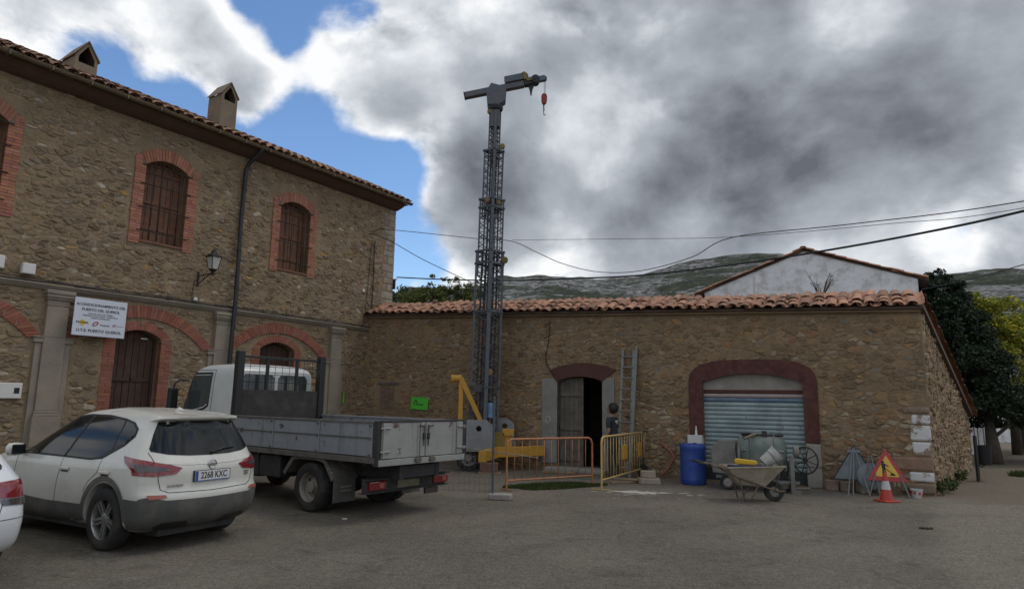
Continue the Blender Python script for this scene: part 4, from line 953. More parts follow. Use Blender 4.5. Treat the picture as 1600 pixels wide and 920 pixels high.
    b = MB(); q0 = surf(bv, (-.8, -.02, 1.075), B_)+V(-.02, 0, 0); q1 = surf(bv, (-.8, -.40, 1.125), B_)+V(-.02, 0, 0); b.tube([q0, q0.lerp(q1, .5)+V(0, 0, .02), q1], [.018, .014, .008], 8); b.build('wiper', 'black_trim', car, smooth=True)
    # plate
    px = surf(bv, (-.8, 0, .82), B_).x-.012; b = MB(); b.box(px, px+.02, -.275, .275, .76, .885); b.build('plate_holder', 'black_trim', car, bevel=.005)
    b = MB(); b.box(px-.006, px-.001, -.26, .26, .768, .878); pl = b.build('number_plate', 'plate_white', car, bevel=.003)
    b = MB(); b.box(px-.0085, px-.0065, .215, .257, .77, .876); b.box(px-.0085, px-.0065, -.257, .257, .7615, .7695); b.build('plate_band', 'plate_blue', pl)
    MR = Matrix(((0, 0, -1, 0), (-1, 0, 0, 0), (0, 1, 0, 0), (0, 0, 0, 1)))
    lettering('plate_text', '2268 KXC', .105, 'ink', pl, Matrix.Translation((px-.0075, -.02, .823)) @ MR, .001, sx=.86, bold=.0012)
    p = surf(bv, (-.8, 0, .945), B_); em = MB(); Me = Matrix.Translation(p+V(-.012, 0, 0)) @ Matrix.Rotation(-pi/2, 4, 'Y')
    em.tube([Me @ V(.05*cos(a), .055*sin(a), 0) for a in [2*pi*k/24 for k in range(24)]], .008, 6, closed=True); em.box(p.x-.018, p.x-.004, -.066, .066, p.z-.010, p.z+.010); em.build('badge', 'chrome', car, smooth=40)
    p = surf(bv, (-.8, .50, .73), B_); lettering('badge_text', 'QASHQAI', .038, 'chrome', car, Matrix.Translation((p.x-.008, .50, .735)) @ Matrix.Rotation(radians(-8), 4, 'Z') @ MR, .002, spacing=1.3, bold=.0008)
    p = surf(bv, (-.8, -.56, .80), B_); b = MB(); b.box(p.x-.008, p.x, -.61, -.51, .815, .835); b.box(p.x-.008, p.x, -.60, -.52, .785, .805); b.build('trim_badge', 'chrome', car)
    b = MB(); b.lathe([(.05, 0), (.03, .03), (.0, .05)], Matrix.Translation((-.05, 0, 1.555)) @ Matrix.Diagonal((2, .6, 1, 1)), 12); b.build('roof_antenna', 'car_white', car, smooth=True)
    return car
_c = crossover((-4.36, 8.85, 0), radians(151)); _c.scale = (.97, .94, 1.03)

def hatchback(loc, heading):
    car = thing('parked_car', 'clean white car cut off by the picture edge, only its rear corner showing', 'car', loc, heading, 'white cars parked in the yard')
    zs = [.2, .25, .3, .36, .45, .55, .62, .70, .78, .86, .92, .97, 1.0, 1.04, 1.1, 1.18, 1.26, 1.34, 1.40, 1.44, 1.46, 1.475]
    xr = [(.2, -.55), (.3, -.74), (.45, -.82), (.6, -.84), (.8, -.80), (.92, -.77), (.97, -.72), (1.02, -.66), (1.2, -.45), (1.4, -.12), (1.475, .3)]
    xf = [(.2, 3.1), (.5, 3.4), (.8, 3.3), (.9, 2.9), (.97, 2.4), (1.1, 2.0), (1.3, 1.5), (1.42, 1.2), (1.475, .7)]
    w = [(.2, .68), (.3, .83), (.45, .86), (.65, .87), (.85, .86), (.95, .845), (1.0, .82), (1.1, .77), (1.3, .67), (1.4, .60), (1.45, .48), (1.475, .3)]
    body = shell(zs, xr, xf, w, [(.2, .3), (.9, .36), (1.1, .3), (1.475, .2)], [(.2, .6), (.9, .8), (1.475, .4)], 2.7, 2.3).build('body', 'car_white_clean', car, fix=True)
    cut = []
    for x in (0, 2.6):
        for s_ in (-1, 1):
            c = MB(); c.lathe([(.36, -.3), (.36, .3)], Matrix.Translation((x, s_*.85, .31)) @ Matrix.Rotation(pi/2, 4, 'X'), 36); cut.append(c.build('cutter', 'chassis', car))
    boolean_cut(body, cut); bv = BVHTree.FromObject(body, bpy.context.evaluated_depsgraph_get())
    for x in (0, 2.6):
        for s_ in (-1, 1): wheel(car, x, s_*.76, .31, .195, s_, rr=.20)
    b = MB(); b.box(-.5, 3.0, -.5, .5, .16, .5); b.build('underbody', 'chassis', car)
    def bp(*q): return [(-.8, y, z) for y, z in q]
    conform(bv, bp((-.5, 1.36), (.5, 1.36), (.66, 1.08), (.64, 1.05), (-.64, 1.05), (-.66, 1.08)), B_, .005, 'rear_window', 'glass_dark', car)
    for s_ in (1, -1):
        d = LS if s_ > 0 else RS
        conform(bv, [(x, s_, z) for x, z in ((1.9, 1.0), (1.4, 1.3), (.9, 1.40), (.2, 1.36), (-.25, 1.12), (-.2, 1.03), (.9, .99))], d, .006, 'window', 'glass_dark', car)
        dd = (.72, -s_*.70, 0)
        conform(bv, [(-.44, s_*.855, .955), (-.70, s_*.66, .945), (-.77, s_*.40, .93), (-.79, s_*.42, .84), (-.76, s_*.58, .80), (-.64, s_*.76, .79), (-.52, s_*.84, .80), (-.42, s_*.86, .88)], dd, .010, 'tail_lamp', 'lamp_red', car, .03)
        conform(bv, [(-.44, s_*.86, .795), (-.62, s_*.78, .785), (-.76, s_*.58, .79), (-.75, s_*.60, .735), (-.60, s_*.80, .715), (-.50, s_*.85, .73)], dd, .011, 'reversing_lamp', 'lamp_smoke', car, .03)
        seam_line(bv, bp((s_*.62, .80), (s_*.58, .66), (s_*.4, .63), (0, .62)), B_, 'boot_seam', car, .005)
        seam_line(bv, [(-.30, s_*.86, .60), (-.6, s_*.8, .60), (-.83, s_*.45, .60)], dd, 'bumper_seam', car, .004)
    px = surf(bv, (-.8, 0, .75), B_).x-.008; b = MB(); b.box(px, px+.01, -.26, .26, .70, .81); b.build('number_plate', 'plate_white', car)
    return car
hatchback((-5.80, 6.50, 0), radians(148))

# ------------------------------------------------------------------ flatbed lorry
lorry = thing('flatbed_lorry', 'white cab flatbed lorry with worn grey drop sides parked in the yard', 'lorry', (-1.374, 10.833, 0), radians(143.2))
LL, LW, ZB, ZT = 3.86, .985, .90, 1.465
b = MB(); b.box(.02, LL, -.95, .95, ZB+.02, ZB+.07)
for x in frange(.3, 3.6, 7): b.box(x-.03, x+.03, -.94, .94, ZB-.09, ZB+.018)
b.build('bed_floor', 'dark_plate', lorry)
b = MB(); b.box(.02, LL, LW-.03, LW+.012, ZB-.05, ZB+.035); b.box(.02, LL, -LW-.012, -LW+.03, ZB-.05, ZB+.035); b.build('bed_edge', 'mud_edge', lorry, bevel=.006)
for s_ in (1, -1):
    sd = group_part('drop_side', lorry); nb = 3; x0 = .10; bw_ = (LL-.12)/nb
    for k in range(nb):
        for z0, z1 in ((ZB+.05, ZB+.315), (ZB+.325, ZT-.04)):
            b = MB(); xa, xb = x0+k*bw_+.07, x0+(k+1)*bw_-.02; ya, yb = sorted((s_*(LW-.022), s_*(LW-.002))); b.box(xa, xb, ya, yb, z0, z1); b.build('panel', 'bed_grey', sd, bevel=.006)
    for k in range(nb+1):
        xa = x0+k*bw_-.02; b = MB(); ya, yb = sorted((s_*(LW-.03), s_*(LW+.018))); b.box(xa, xa+.085, ya, yb, ZB+.04, ZT-.035); b.build('upright', 'bed_grey', sd, bevel=.008)
        for z in (ZB+.31, ZB+.06, ZT-.07):
            b = MB(); yc = s_*(LW+.024); b.box(xa+.02, xa+.065, yc-.012, yc+.012, z-.012, z+.025); b.build('catch', 'mud_edge', sd)
    b = MB(); ya, yb = sorted((s_*(LW-.04), s_*(LW+.02))); b.box(.06, LL, ya, yb, ZT-.033, ZT); b.build('top_rail', 'mud_edge' if s_ > 0 else 'bed_grey', sd, bevel=.006)
    b = MB(); b.box(.06, LL, min(s_*(LW-.03), s_*(LW+.016)), max(s_*(LW-.03), s_*(LW+.016)), ZB+.312, ZB+.322); b.build('crease', 'mud_edge', sd)
    b = MB(); ya, yb = sorted((s_*(LW-.07), s_*(LW+.01))); b.box(-.03, .055, ya, yb, ZB-.09, ZT+.01); b.build('corner_post', 'dark_plate', sd, bevel=.006)
tg = group_part('tailgate', lorry)
for s_ in (1, -1):
    b = MB(); ya, yb = sorted((s_*.012, s_*(LW-.075))); b.box(-.03, -.008, ya, yb, ZB+.015, ZT-.02); b.build('tailgate_leaf', 'tailgate_grey', tg, bevel=.006)
    for yy, wv in ((.06, .10), (LW-.16, .14)):
        b = MB(); ya, yb = sorted((s_*(yy-wv/2), s_*(yy+wv/2))); b.box(-.05, -.0305, ya, yb, ZB+.02, ZT-.025); b.build('upright', 'tailgate_grey', tg, bevel=.006)
    for zz in (ZB+.12, ZT-.10):
        b = MB(); b.tube([(-.062, s_*(LW-.22), zz), (-.062, s_*(LW-.03), zz)], .013, 8); b.cbox((-.06, s_*(LW-.08), zz), (.03, .03, .05)); b.build('hinge', 'tailgate_grey', tg, smooth=40)
    b = MB(); b.tube([(-.065, s_*.05, ZT-.06), (-.065, s_*.05, ZB+.18)], .008, 6); b.cbox((-.065, s_*.05, ZB+.33), (.025, .04, .10)); b.tube([(-.065, s_*.05, ZT-.08), (-.07, s_*.16, ZT-.075)], .011, 6); b.build('latch', 'dark_plate', tg, smooth=40)
    b = MB(); b.cbox((-.05, s_*.16, ZB-.03), (.06, .12, .07)); b.build('bottom_catch', 'mud_edge', tg, bevel=.01)
b = MB(); b.box(-.045, .02, -LW+.02, LW-.02, ZB-.09, ZB+.005); b.build('rear_sill', 'tailgate_grey', lorry, bevel=.008)
b = MB(); b.box(-.04, -.0, -LW+.04, LW-.04, ZT-.018, ZT+.012); b.build('tailgate_cap', 'dark_plate', lorry, bevel=.004)
# headboard rack
hb = group_part('headboard', lorry)
for s_ in (1, -1):
    b = MB(); b.box(LL-.04, LL+.10, s_*(LW-.07)-.065, s_*(LW-.07)+.065, ZB+.0, 2.64); b.build('post', 'black_trim', hb, bevel=.008)
b = MB(); b.box(LL, LL+.05, -LW+.12, LW-.12, ZB+.05, 1.93); b.build('plate', 'dark_plate', hb)
b = MB(); b.box(LL, LL+.05, -LW+.12, LW-.12, 2.52, 2.565); b.build('top_bar', 'black_trim', hb, bevel=.006)
for y in (.33, -.33):
    b = MB(); b.box(LL+.005, LL+.045, y-.028, y+.028, 1.932, 2.518); b.build('mid_post', 'black_trim', hb)
for y in (.70, .50, .16, 0, -.16, -.50, -.70):
    b = MB(); b.tube([(LL+.025, y, 1.93), (LL+.025, y, 2.52)], .005, 5); b.build('mesh_bar', 'black_trim', hb)
for z in (2.08, 2.22, 2.37):
    b = MB(); b.tube([(LL+.025, -LW+.12, z), (LL+.025, LW-.12, z)], .005, 5); b.build('mesh_bar', 'black_trim', hb)
# cab
zs = [.48, .52, .6, .8, 1.0, 1.2, 1.35, 1.45, 1.5, 1.6, 1.75, 1.9, 2.05, 2.15, 2.25, 2.32, 2.37, 2.405, 2.425, 2.435]
cab = shell(zs, [(.48, 4.08), (2.2, 4.06), (2.34, 4.12), (2.405, 4.24), (2.435, 4.45)], [(.48, 6.02), (.7, 6.10), (1.3, 6.08), (1.5, 6.02), (2.1, 5.80), (2.3, 5.68), (2.4, 5.45), (2.435, 5.1)],
            [(.48, .90), (.7, .93), (1.4, .93), (1.6, .92), (2.1, .885), (2.28, .855), (2.37, .79), (2.41, .70), (2.435, .5)], [(.48, .06), (2.3, .09), (2.435, .2)], [(.48, .22), (2.435, .3)], 3.2, 2.6).build('cab', 'cab_white', lorry, smooth=40, fix=True)
bv = BVHTree.FromObject(cab, bpy.context.evaluated_depsgraph_get())
for s_ in (1, -1):
    d = LS if s_ > 0 else RS
    def sp(*q): return [(x, s_, z) for x, z in q]
    conform(bv, sp((4.92, 2.20), (5.54, 2.20), (5.78, 1.80), (5.90, 1.50), (5.62, 1.50), (5.04, 1.60), (4.92, 1.66)), d, .004, 'door_window', 'glass_cab', cab)
    seam_line(bv, sp((4.88, 2.24), (5.58, 2.24), (5.94, 1.46), (5.60, 1.455), (5.02, 1.555), (4.88, 1.62), (4.88, 2.24)), d, 'window_trim', cab, .022, 'black_trim')
    seam_line(bv, sp((5.58, 2.2), (5.62, 1.48)), d, 'window_trim', cab, .016, 'black_trim')
    seam_line(bv, sp((4.78, 2.30), (4.76, 1.4), (4.78, .75)), d, 'door_seam', cab, .006)
    seam_line(bv, sp((4.78, 2.30), (5.57, 2.31)), d, 'door_seam', cab, .006)
    seam_line(bv, sp((4.10, 1.30), (5.92, 1.30)), d, 'door_seam', cab, .005)
    b = MB(); b.cbox((5.82, s_*1.14, 1.72), (.10, .20, .46), (0, 0, s_*.25)); mm = b.build('mirror', 'black_trim', cab, bevel=.03)
    b = MB(); b.cbox((5.86, s_*1.15, 1.52), (.09, .18, .14), (0, 0, s_*.25)); b.build('lower_mirror', 'black_trim', cab, bevel=.03)
    b = MB(); b.tube([(5.70, s_*.90, 2.10), (5.78, s_*1.04, 2.11), (5.82, s_*1.12, 2.03), (5.82, s_*1.14, 1.45), (5.80, s_*1.06, 1.36), (5.78, s_*.93, 1.36)], .016, 8); b.build('mirror_arm', 'black_trim', cab, smooth=True)
    b = MB(); b.cbox((5.82, s_*.95, 1.28), (.10, .05, .16)); b.build('mirror_foot', 'black_trim', cab, bevel=.01)
for y0, y1 in ((.04, .72), (-.72, -.04)):
    conform(bv, [(4.1, y, z) for y, z in ((y0, 1.75), (y0, 2.16), (y0+.05, 2.22), (y1-.05, 2.22), (y1, 2.16), (y1, 1.75), (y1-.05, 1.70), (y0+.05, 1.70))], B_, .005, 'rear_window', 'glass_cab', cab)
conform(bv, [(6.02, y, z) for y, z in ((-.78, 2.2), (.78, 2.2), (.86, 1.5), (-.86, 1.5))], (-1, 0, 0), .005, 'windscreen', 'glass_dark', cab)
seam_line(bv, [(4.06, -.82, 2.27), (4.06, .82, 2.27)], B_, 'roof_seam', cab, .005)
b = MB(); b.box(5.87, 5.72, -.92, .92, .42, .60); b.build('front_bumper', 'cladding', lorry, bevel=.03)
b = MB(); b.tube([(4.14, .1, 1.0), (4.14, .1, 1.4)], .03); b.build('air_pipe', 'chassis', lorry)
# running gear
b = MB()
for s_ in (-1, 1): b.box(.05, 5.4, s_*.40-.04, s_*.40+.04, .58, .80)
for x in (.1, 1.0, 2.4, 3.6): b.box(x-.04, x+.04, -.40, .40, .60, .78)
b.build('chassis_rails', 'chassis', lorry)
b = MB(); b.box(.5, 5.3, -.34, .34, .42, .66); b.build('gearbox_tunnel', 'chassis', lorry, bevel=.05)
b = MB(); b.tube([(1.60, -.75, .38), (1.60, .75, .38)], .07, 10); b.lathe([(.0, -.16), (.12, -.12), (.17, 0), (.12, .12), (0, .16)], Matrix.Translation((1.60, 0, .38)), 14); b.build('rear_axle', 'chassis', lorry, smooth=50)
for s_ in (1, -1):
    wheel(lorry, 1.60, s_*.84, .385, .22, s_, 'steel', rr=.235); wheel(lorry, 1.60, s_*.58, .385, .22, s_, 'steel', rr=.235); wheel(lorry, 4.95, s_*.80, .37, .21, s_, 'steel', rr=.23)
    b = MB(); mg = [(.98, .56), (1.2, .84), (1.36, .87), (1.86, .87), (2.02, .84), (2.24, .58)]
    for (xa, za), (xb, zb) in zip(mg, mg[1:]): b.add([V(xa, s_*.46, za), V(xb, s_*.46, zb), V(xb, s_*.95, zb), V(xa, s_*.95, za), V(xa, s_*.46, za-.015), V(xb, s_*.46, zb-.015), V(xb, s_*.95, zb-.015), V(xa, s_*.95, za-.015)], [(0, 1, 2, 3), (7, 6, 5, 4), (3, 2, 6, 7), (0, 4, 5, 1)])
    for (xa, za), (xb, zb) in zip(mg, mg[1:]): b.beam((xa, s_*.955, za-.02), (xb, s_*.955, zb-.02), .02, .07)
    b.build('mudguard', 'mud_edge', lorry, fix=True)
    b = MB(); b.box(.96, .975, min(s_*.52, s_*.95), max(s_*.52, s_*.95), .20, .57); fl = b.build('mud_flap', 'cladding', lorry)
    b = MB()
    for z in (.43, .37): b.box(.956, .959, min(s_*.60, s_*.82), max(s_*.60, s_*.82), z-.012, z+.012)
    b.build('flap_print', 'steel_wheel', fl)
b = MB(); b.box(2.45, 3.05, .55, .90, .46, .82); b.build('toolbox', 'dark_plate', lorry, bevel=.015)
b = MB(); b.box(3.12, 3.7, .50, .88, .42, .82); b.build('fuel_tank', 'chassis', lorry, bevel=.06)
b = MB(); b.box(2.15, 3.5, -.90, -.5, .45, .82); b.build('battery_box', 'chassis', lorry, bevel=.03)
b = MB(); b.box(.29, .35, -.86, .92, .40, .58); b.box(.22, .37, -.92, .92, .582, .598); b.box(.25, .37, -.92, .95, .385, .40); b.build('light_bar', 'chassis', lorry, bevel=.004)
for y in (.68, -.72):
    b = MB(); b.box(.25, .295, y-.17, y+.17, .43, .56); lp = b.build('tail_lamp', 'lamp_red', lorry, bevel=.015)
    b = MB(); b.box(.244, .27, y-.12, y-.03, .455, .535); b.build('lamp_lens', 'reflector_orange', lp, bevel=.01)
b = MB(); b.box(.27, .288, -.22, .26, .43, .545); b.build('number_plate', pm('dirty_plate', (.16, .145, .09), .7, var=.4, scale=14, bump=.1), lorry)
b = MB(); b.beam((.34, .38, .60), (.5, .38, .80), .06); b.beam((.34, -.38, .60), (.5, -.38, .80), .06); b.build('bar_bracket', 'chassis', lorry)
b = MB(); b.cbox((.32, -.55, .32), (.05, .30, .10)); b.build('fog_lamp', 'lamp_smoke', lorry, bevel=.01)
# ------------------------------------------------------------------ small palette
pm('galv', (.105, .115, .128), .55, .3, var=.18, scale=3, bump=.08, dirt=(.075, .08, .088), dscale=3, damt=.6)
pm('galv_dark', (.032, .035, .04), .6, .3, var=.2, scale=3, bump=.1)
pm('crane_yellow', (.52, .27, .025), .5, var=.12, scale=4, bump=.06, dirt=(.30, .16, .03), dscale=4, damt=.5)
pm('mast_yellow', (.22, .15, .03), .6, var=.2, scale=4, bump=.06, dirt=(.08, .06, .03), damt=.6)
pm('red_block', (.24, .018, .022), .4, var=.15, bump=.05)
pm('ballast_grey', (.24, .245, .245), .8, var=.14, scale=3, bump=.15, dirt=(.17, .165, .16), damt=.5)
pm('barrier_orange', (.42, .165, .07), .55, var=.2, scale=6, bump=.1, rust=((.16, .07, .04), 9, .58))
pm('barrier_yellow', (.48, .33, .12), .55, var=.18, scale=6, bump=.1, rust=((.22, .13, .07), 9, .6))
pm('blue_drum', (.022, .055, .27), .5, var=.14, scale=4, bump=.06, dirt=(.08, .12, .26), dscale=6, damt=.35)
pm('mixer_green', (.115, .145, .125), .75, var=.22, scale=4, bump=.25, dirt=(.24, .23, .20), dscale=3, damt=.75)
pm('mixer_cement', (.21, .20, .175), .85, var=.2, scale=5, bump=.3, dirt=(.12, .115, .10), damt=.5)
pm('barrow_tray', (.31, .265, .195), .85, var=.18, scale=5, bump=.3, dirt=(.19, .155, .115), dscale=4, damt=.6)
pm('barrow_frame', (.15, .105, .075), .7, var=.25, scale=6, bump=.15)
pm('bucket_white', (.48, .47, .44), .55, var=.12, scale=8, bump=.1, dirt=(.22, .21, .19), dscale=9, damt=.6)
pm('tool_yellow', (.60, .36, .02), .45, var=.1, bump=.05)
pm('navy_cloth', (.018, .02, .05), .9, var=.3, scale=8, bump=.4, bscale=20)
pm('sign_red', (.40, .03, .03), .4, var=.08, bump=0)
pm('sign_yellow', (.68, .40, .04), .4, var=.06, bump=0)
pm('sign_back', (.15, .165, .17), .55, .4, var=.15, scale=4, bump=.05)
pm('cone_red', (.46, .045, .025), .5, var=.12, scale=8, bump=.1, dirt=(.2, .05, .03), damt=.4)
pm('cone_white', (.52, .51, .49), .5, var=.1, bump=.05, dirt=(.3, .28, .26), damt=.4)
pm('green_sign', (.09, .52, .05), .5, var=.08, scale=3, bump=0)
pm('sign_white', (.60, .63, .68), .45, var=.04, bump=0)
pm('logo_yellow', (.6, .42, .02), .5, var=0, bump=0)
pm('logo_grey', (.35, .25, .26), .5, var=0, bump=0)
pm('alu', (.21, .21, .20), .6, .3, var=.15, bump=.05)
pm('lantern_glass', (.48, .47, .42), .35, var=.08, scale=4, bump=0)
pm('skin', (.30, .17, .12), .6, var=.08, bump=.05)
pm('hair', (.012, .010, .009), .7, var=.3, scale=20, bump=.6, bscale=60)
pm('shirt', (.028, .030, .036), .9, var=.2, scale=8, bump=.3, bscale=30)
pm('trousers', (.035, .033, .034), .9, var=.25, scale=8, bump=.3, bscale=30)
pm('khaki', (.24, .20, .13), .9, var=.15, bump=.2)
pm('timber', (.26, .185, .11), .85, var=.2, scale=6, bump=.3)
pm('block_stone', (.30, .25, .185), .9, var=.16, scale=5, bump=.4)
pm('hose', (.32, .11, .07), .6, var=.15, bump=.1)
pm('plaster_dust', (.42, .39, .34), .95, var=.2, scale=5, bump=.3)

# ------------------------------------------------------------------ tower crane on its wheeled base
crane = thing('tower_crane', 'grey lattice telescopic tower crane on a yellow wheeled base before the barn', 'crane', (-.70, 18.2, 0), 0)
def lattice(name, half, z0, z1, post, brace, step, yaw, mat='galv', collar=None, thick=None, lean=.0155):
    b = MB(); C = [rotz((sx*half, sy*half, 0), yaw) for sx, sy in ((-1, -1), (1, -1), (1, 1), (-1, 1))]
    def P(k, z): return C[k]+V(lean*(z-1.5), 0, z)
    near = min(range(4), key=lambda k: C[k].y)
    for k in range(4): b.beam(P(k, z0), P(k, z1), post*(1.7 if k == near else 1), post, up=(C[k].x, C[k].y, .01))
    sec = b.build(name, mat, crane)
    b = MB(); n = max(2, int((z1-z0)/step)); dz = (z1-z0)/n
    for i in range(n):
        for k in range(4):
            a, c = P(k, z0+i*dz), P((k+1) % 4, z0+i*dz); e = P((k+1) % 4, z0+(i+1)*dz); f = P(k, z0+(i+1)*dz)
            m_ = a.lerp(c, .5).lerp(f.lerp(e, .5), .5); b.beam(a, m_.lerp(c.lerp(e, .5), 1), brace); b.beam(f, c.lerp(e, .5), brace)
            if i % 2 == 0: b.beam(a, c, brace)
    b.build('bracing', mat, sec)
    b = MB()
    for k in range(4):
        for fr in (.33, .66): q0 = P(k, z0).lerp(P((k+1) % 4, z0), fr); q1 = P(k, z1).lerp(P((k+1) % 4, z1), fr); b.beam(q0.lerp(V(lean*(z0-1.5), 0, z0), .12), q1.lerp(V(lean*(z1-1.5), 0, z1), .12), brace*1.5)
    b.build('guide_rails', 'galv_dark', sec)
    if collar:
        b = MB()
        for zz in collar:
            for k in range(4): b = MB(); a, c = P(k, zz)*1, P((k+1) % 4, zz); ex = .05; d_ = (c-a).normalized(); b.beam(a-d_*ex, c+d_*ex, .05, .055); b.build('collar_bar', mat, sec)
    return sec
YAW = radians(52)
s1 = lattice('mast_section', .262, .55, 5.92, .058, .022, .42, YAW, collar=(5.90, 5.55, 2.15, 4.2))
s2 = lattice('mast_section', .232, 5.2, 7.42, .046, .017, .26, YAW, collar=(7.40, 7.16))
s3 = lattice('mast_section', .185, 6.9, 8.88, .042, .015, .22, YAW, collar=(8.85,))
s4 = lattice('mast_section', .108, 8.4, 10.05, .040, .014, .12, YAW)
def lx(z): return .0155*(z-1.5)
for z, y, dx, sec, h_, w_ in ((2.12, -.30, -.18, s1, .20, .30), (7.28, -.24, -.12, s2, .22, .24)):
    b = MB(); b.cbox((lx(z)+dx, y+.07, z), (w_, .03, h_), (0, 0, -.65)); b.build('front_plate', 'galv', sec)
for z, dx, dy, r_, sec in ((5.65, .42, -.1, .09, s1), (8.95, .24, -.12, .075, s3), (7.30, -.12, -.32, .07, s2), (7.25, .2, -.25, .06, s2), (2.55, .12, -.32, .09, s1), (10.0, -.17, -.1, .06, s4)):
    b = MB(); b.lathe([(r_*.4, -.05), (r_, -.04), (r_*.8, 0), (r_, .04), (r_*.4, .05)], Matrix.Translation((lx(z)+dx, dy, z)) @ Matrix.Rotation(pi/2, 4, 'X'), 18); b.build('pulley', 'mast_yellow', sec, smooth=40)
b = MB(); b.tube([(lx(8.9)+.29, -.1, 8.95), (.33, -.12, 5.7), (.36, -.12, 2.4)], .008, 5); b.build('hoist_rope', 'cable_black', crane)
b = MB(); b.box(lx(10)-.135, lx(10)+.135, -.135, .135, 9.55, 10.12); b.build('mast_head', 'galv', crane, bevel=.01)
b = MB(); b.lathe([(.20, 10.08), (.22, 10.12), (.22, 10.19), (.19, 10.22)], Matrix.Translation((lx(10), 0, 0)), 24); b.build('slew_ring', 'galv_dark', crane, smooth=40)
JA = math.atan2(.50, 2.15); ux, uz = cos(JA), sin(JA)
def J(t, z=0, y=0): return V(.12+t*ux-z*uz, y, 10.72+t*uz+z*ux)
b = MB(); b.prism([(-.10, 10.20), (.22, 10.20), (.42, 10.34), (.44, 10.75), (.0, 10.86), (-.14, 10.62)], -.17, -.145); b.prism([(-.10, 10.20), (.22, 10.20), (.42, 10.34), (.44, 10.75), (.0, 10.86), (-.14, 10.62)], .145, .17); b.prism([(.02, 10.20), (.20, 10.20), (.36, 10.36), (.30, 10.66), (.06, 10.66)], -.14, .14); b.build('slew_frame', 'galv', crane, bevel=.012)
b = MB(); b.beam(J(-.93), J(.85), .20, .17); b.build('jib', 'galv', crane, bevel=.012)
b = MB(); b.beam(J(-.93), J(-.90), .205, .175); b.build('jib_end_plate', 'galv_dark', crane)
b = MB(); b.beam(J(.32, .19), J(.86, .19), .30, .20); b.build('motor_box', 'galv', crane, bevel=.02)
b = MB(); b.beam(J(.865, .20), J(.95, .20), .28, .24); b.lathe([(.10, -.12), (.13, -.06), (.13, .06), (.10, .12)], Matrix.Translation(J(.90, .22)) @ Matrix.Rotation(pi/2, 4, 'X'), 16); b.build('motor_end', 'mast_yellow', crane, bevel=.015)
b = MB(); b.beam(J(.86, .03), J(1.18, .03), .22, .22); b.build('winch_frame', 'galv_dark', crane, bevel=.02)
b = MB(); b.cbox(J(1.02, .06, -.12), (.16, .05, .10), (0, -JA, 0)); b.build('winch_cover', 'mast_yellow', crane, bevel=.02)
b = MB(); b.lathe([(.06, -.15), (.12, -.14), (.12, -.11), (.085, -.10), (.085, .10), (.12, .11), (.12, .14), (.06, .15)], Matrix.Translation(J(1.20, .04)) @ Matrix.Rotation(pi/2, 4, 'X'), 18); b.build('winch_drum', 'galv_dark', crane, smooth=40)
b = MB(); b.beam(J(1.24, .05), J(1.50, .05), .14, .16); b.build('jib_tip', pm('tip_blue', (.09, .12, .16), .5, var=.2, bump=.1), crane, bevel=.015)
b = MB(); b.lathe([(.03, -.04), (.085, -.035), (.07, 0), (.085, .035), (.03, .04)], Matrix.Translation(J(1.46, .04)) @ Matrix.Rotation(pi/2, 4, 'X'), 16); b.build('tip_pulley', 'galv_dark', crane, smooth=40)
p = J(1.05, -.08); b = MB(); b.prism([(p.x-.10, p.z), (p.x+.10, p.z+.03), (p.x+.04, p.z-.12), (p.x+.015, p.z-.30), (p.x-.015, p.z-.30), (p.x-.05, p.z-.12)], -.05, .05); b.build('limit_lever', 'galv_dark', crane)
b = MB(); hx = J(1.46).x; b.tube([(hx, -.01, J(1.44).z-.02), (hx, -.01, 10.58)], .006, 5); b.tube([(hx+.05, .01, J(1.46).z-.02), (hx+.02, .01, 10.58)], .005, 5); b.build('hook_rope', 'cable_black', crane)
b = MB(); b.prism([(hx-.05, 10.62), (hx+.05, 10.62), (hx+.085, 10.54), (hx+.08, 10.38), (hx+.04, 10.30), (hx-.04, 10.30), (hx-.08, 10.38), (hx-.085, 10.54)], -.06, .06); b.build('hook_block', 'red_block', crane, bevel=.02)
b = MB(); b.lathe([(.02, 10.22), (.02, 10.30)], Matrix.Translation((hx-.01, 0, 0)), 8)
for k in range(3): b.tube([V(hx-.01+.022*cos(a)*(1 if k % 2 else .3), .022*cos(a)*(.3 if k % 2 else 1), 10.20-k*.055+.036*sin(a)) for a in [2*pi*i/12 for i in range(12)]], .008, 5, closed=True)
b.tube([(hx-.01, 0, 10.06), (hx-.01, 0, 9.99), (hx+.015, 0, 9.955), (hx+.03, 0, 9.975), (hx+.025, 0, 10.0)], .011, 6); b.build('hook', 'galv_dark', crane, smooth=True)
# base
b = MB(); b.box(-.75, .55, -.40, -.28, .42, .60); b.box(-.75, .55, .28, .40, .42, .60); b.box(-.40, .40, -.30, .30, .45, .58); b.build('base_frame', 'crane_yellow', crane, bevel=.012)
def ballast(x0, x1, y0, z0, z1, hole, ch):
    b = MB(); o = [(x0, z0), (x1, z0), (x1, z1-ch*.75), (x1-ch, z1), (x0+.03, z1), (x0, z1-.03)]
    hh = [(hole[0]+hole[2]*cos(a), hole[1]+hole[2]*sin(a)) for a in [2*pi*k/20 for k in range(20)]]
    tri = tessellate_polygon([[V(x, z, 0) for x, z in o], [V(x, z, 0) for x, z in hh]]); fl = o+hh
    for yy in (y0, y0+.13): b.add([V(x, yy, z) for x, z in fl], [tuple(t) for t in tri])
    for lp, sg in ((o, 1), (hh, -1)):
        n = len(lp); b.add([V(x, y0, z) for x, z in lp]+[V(x, y0+.13, z) for x, z in lp], [(i, (i+1) % n, (i+1) % n+n, i+n) for i in range(n)])
    return b.build('ballast_plate', 'ballast_grey', crane, fix=True)
ballast(-.42, .26, -.72, .50, 1.30, (-.10, 1.08, .075), .17)
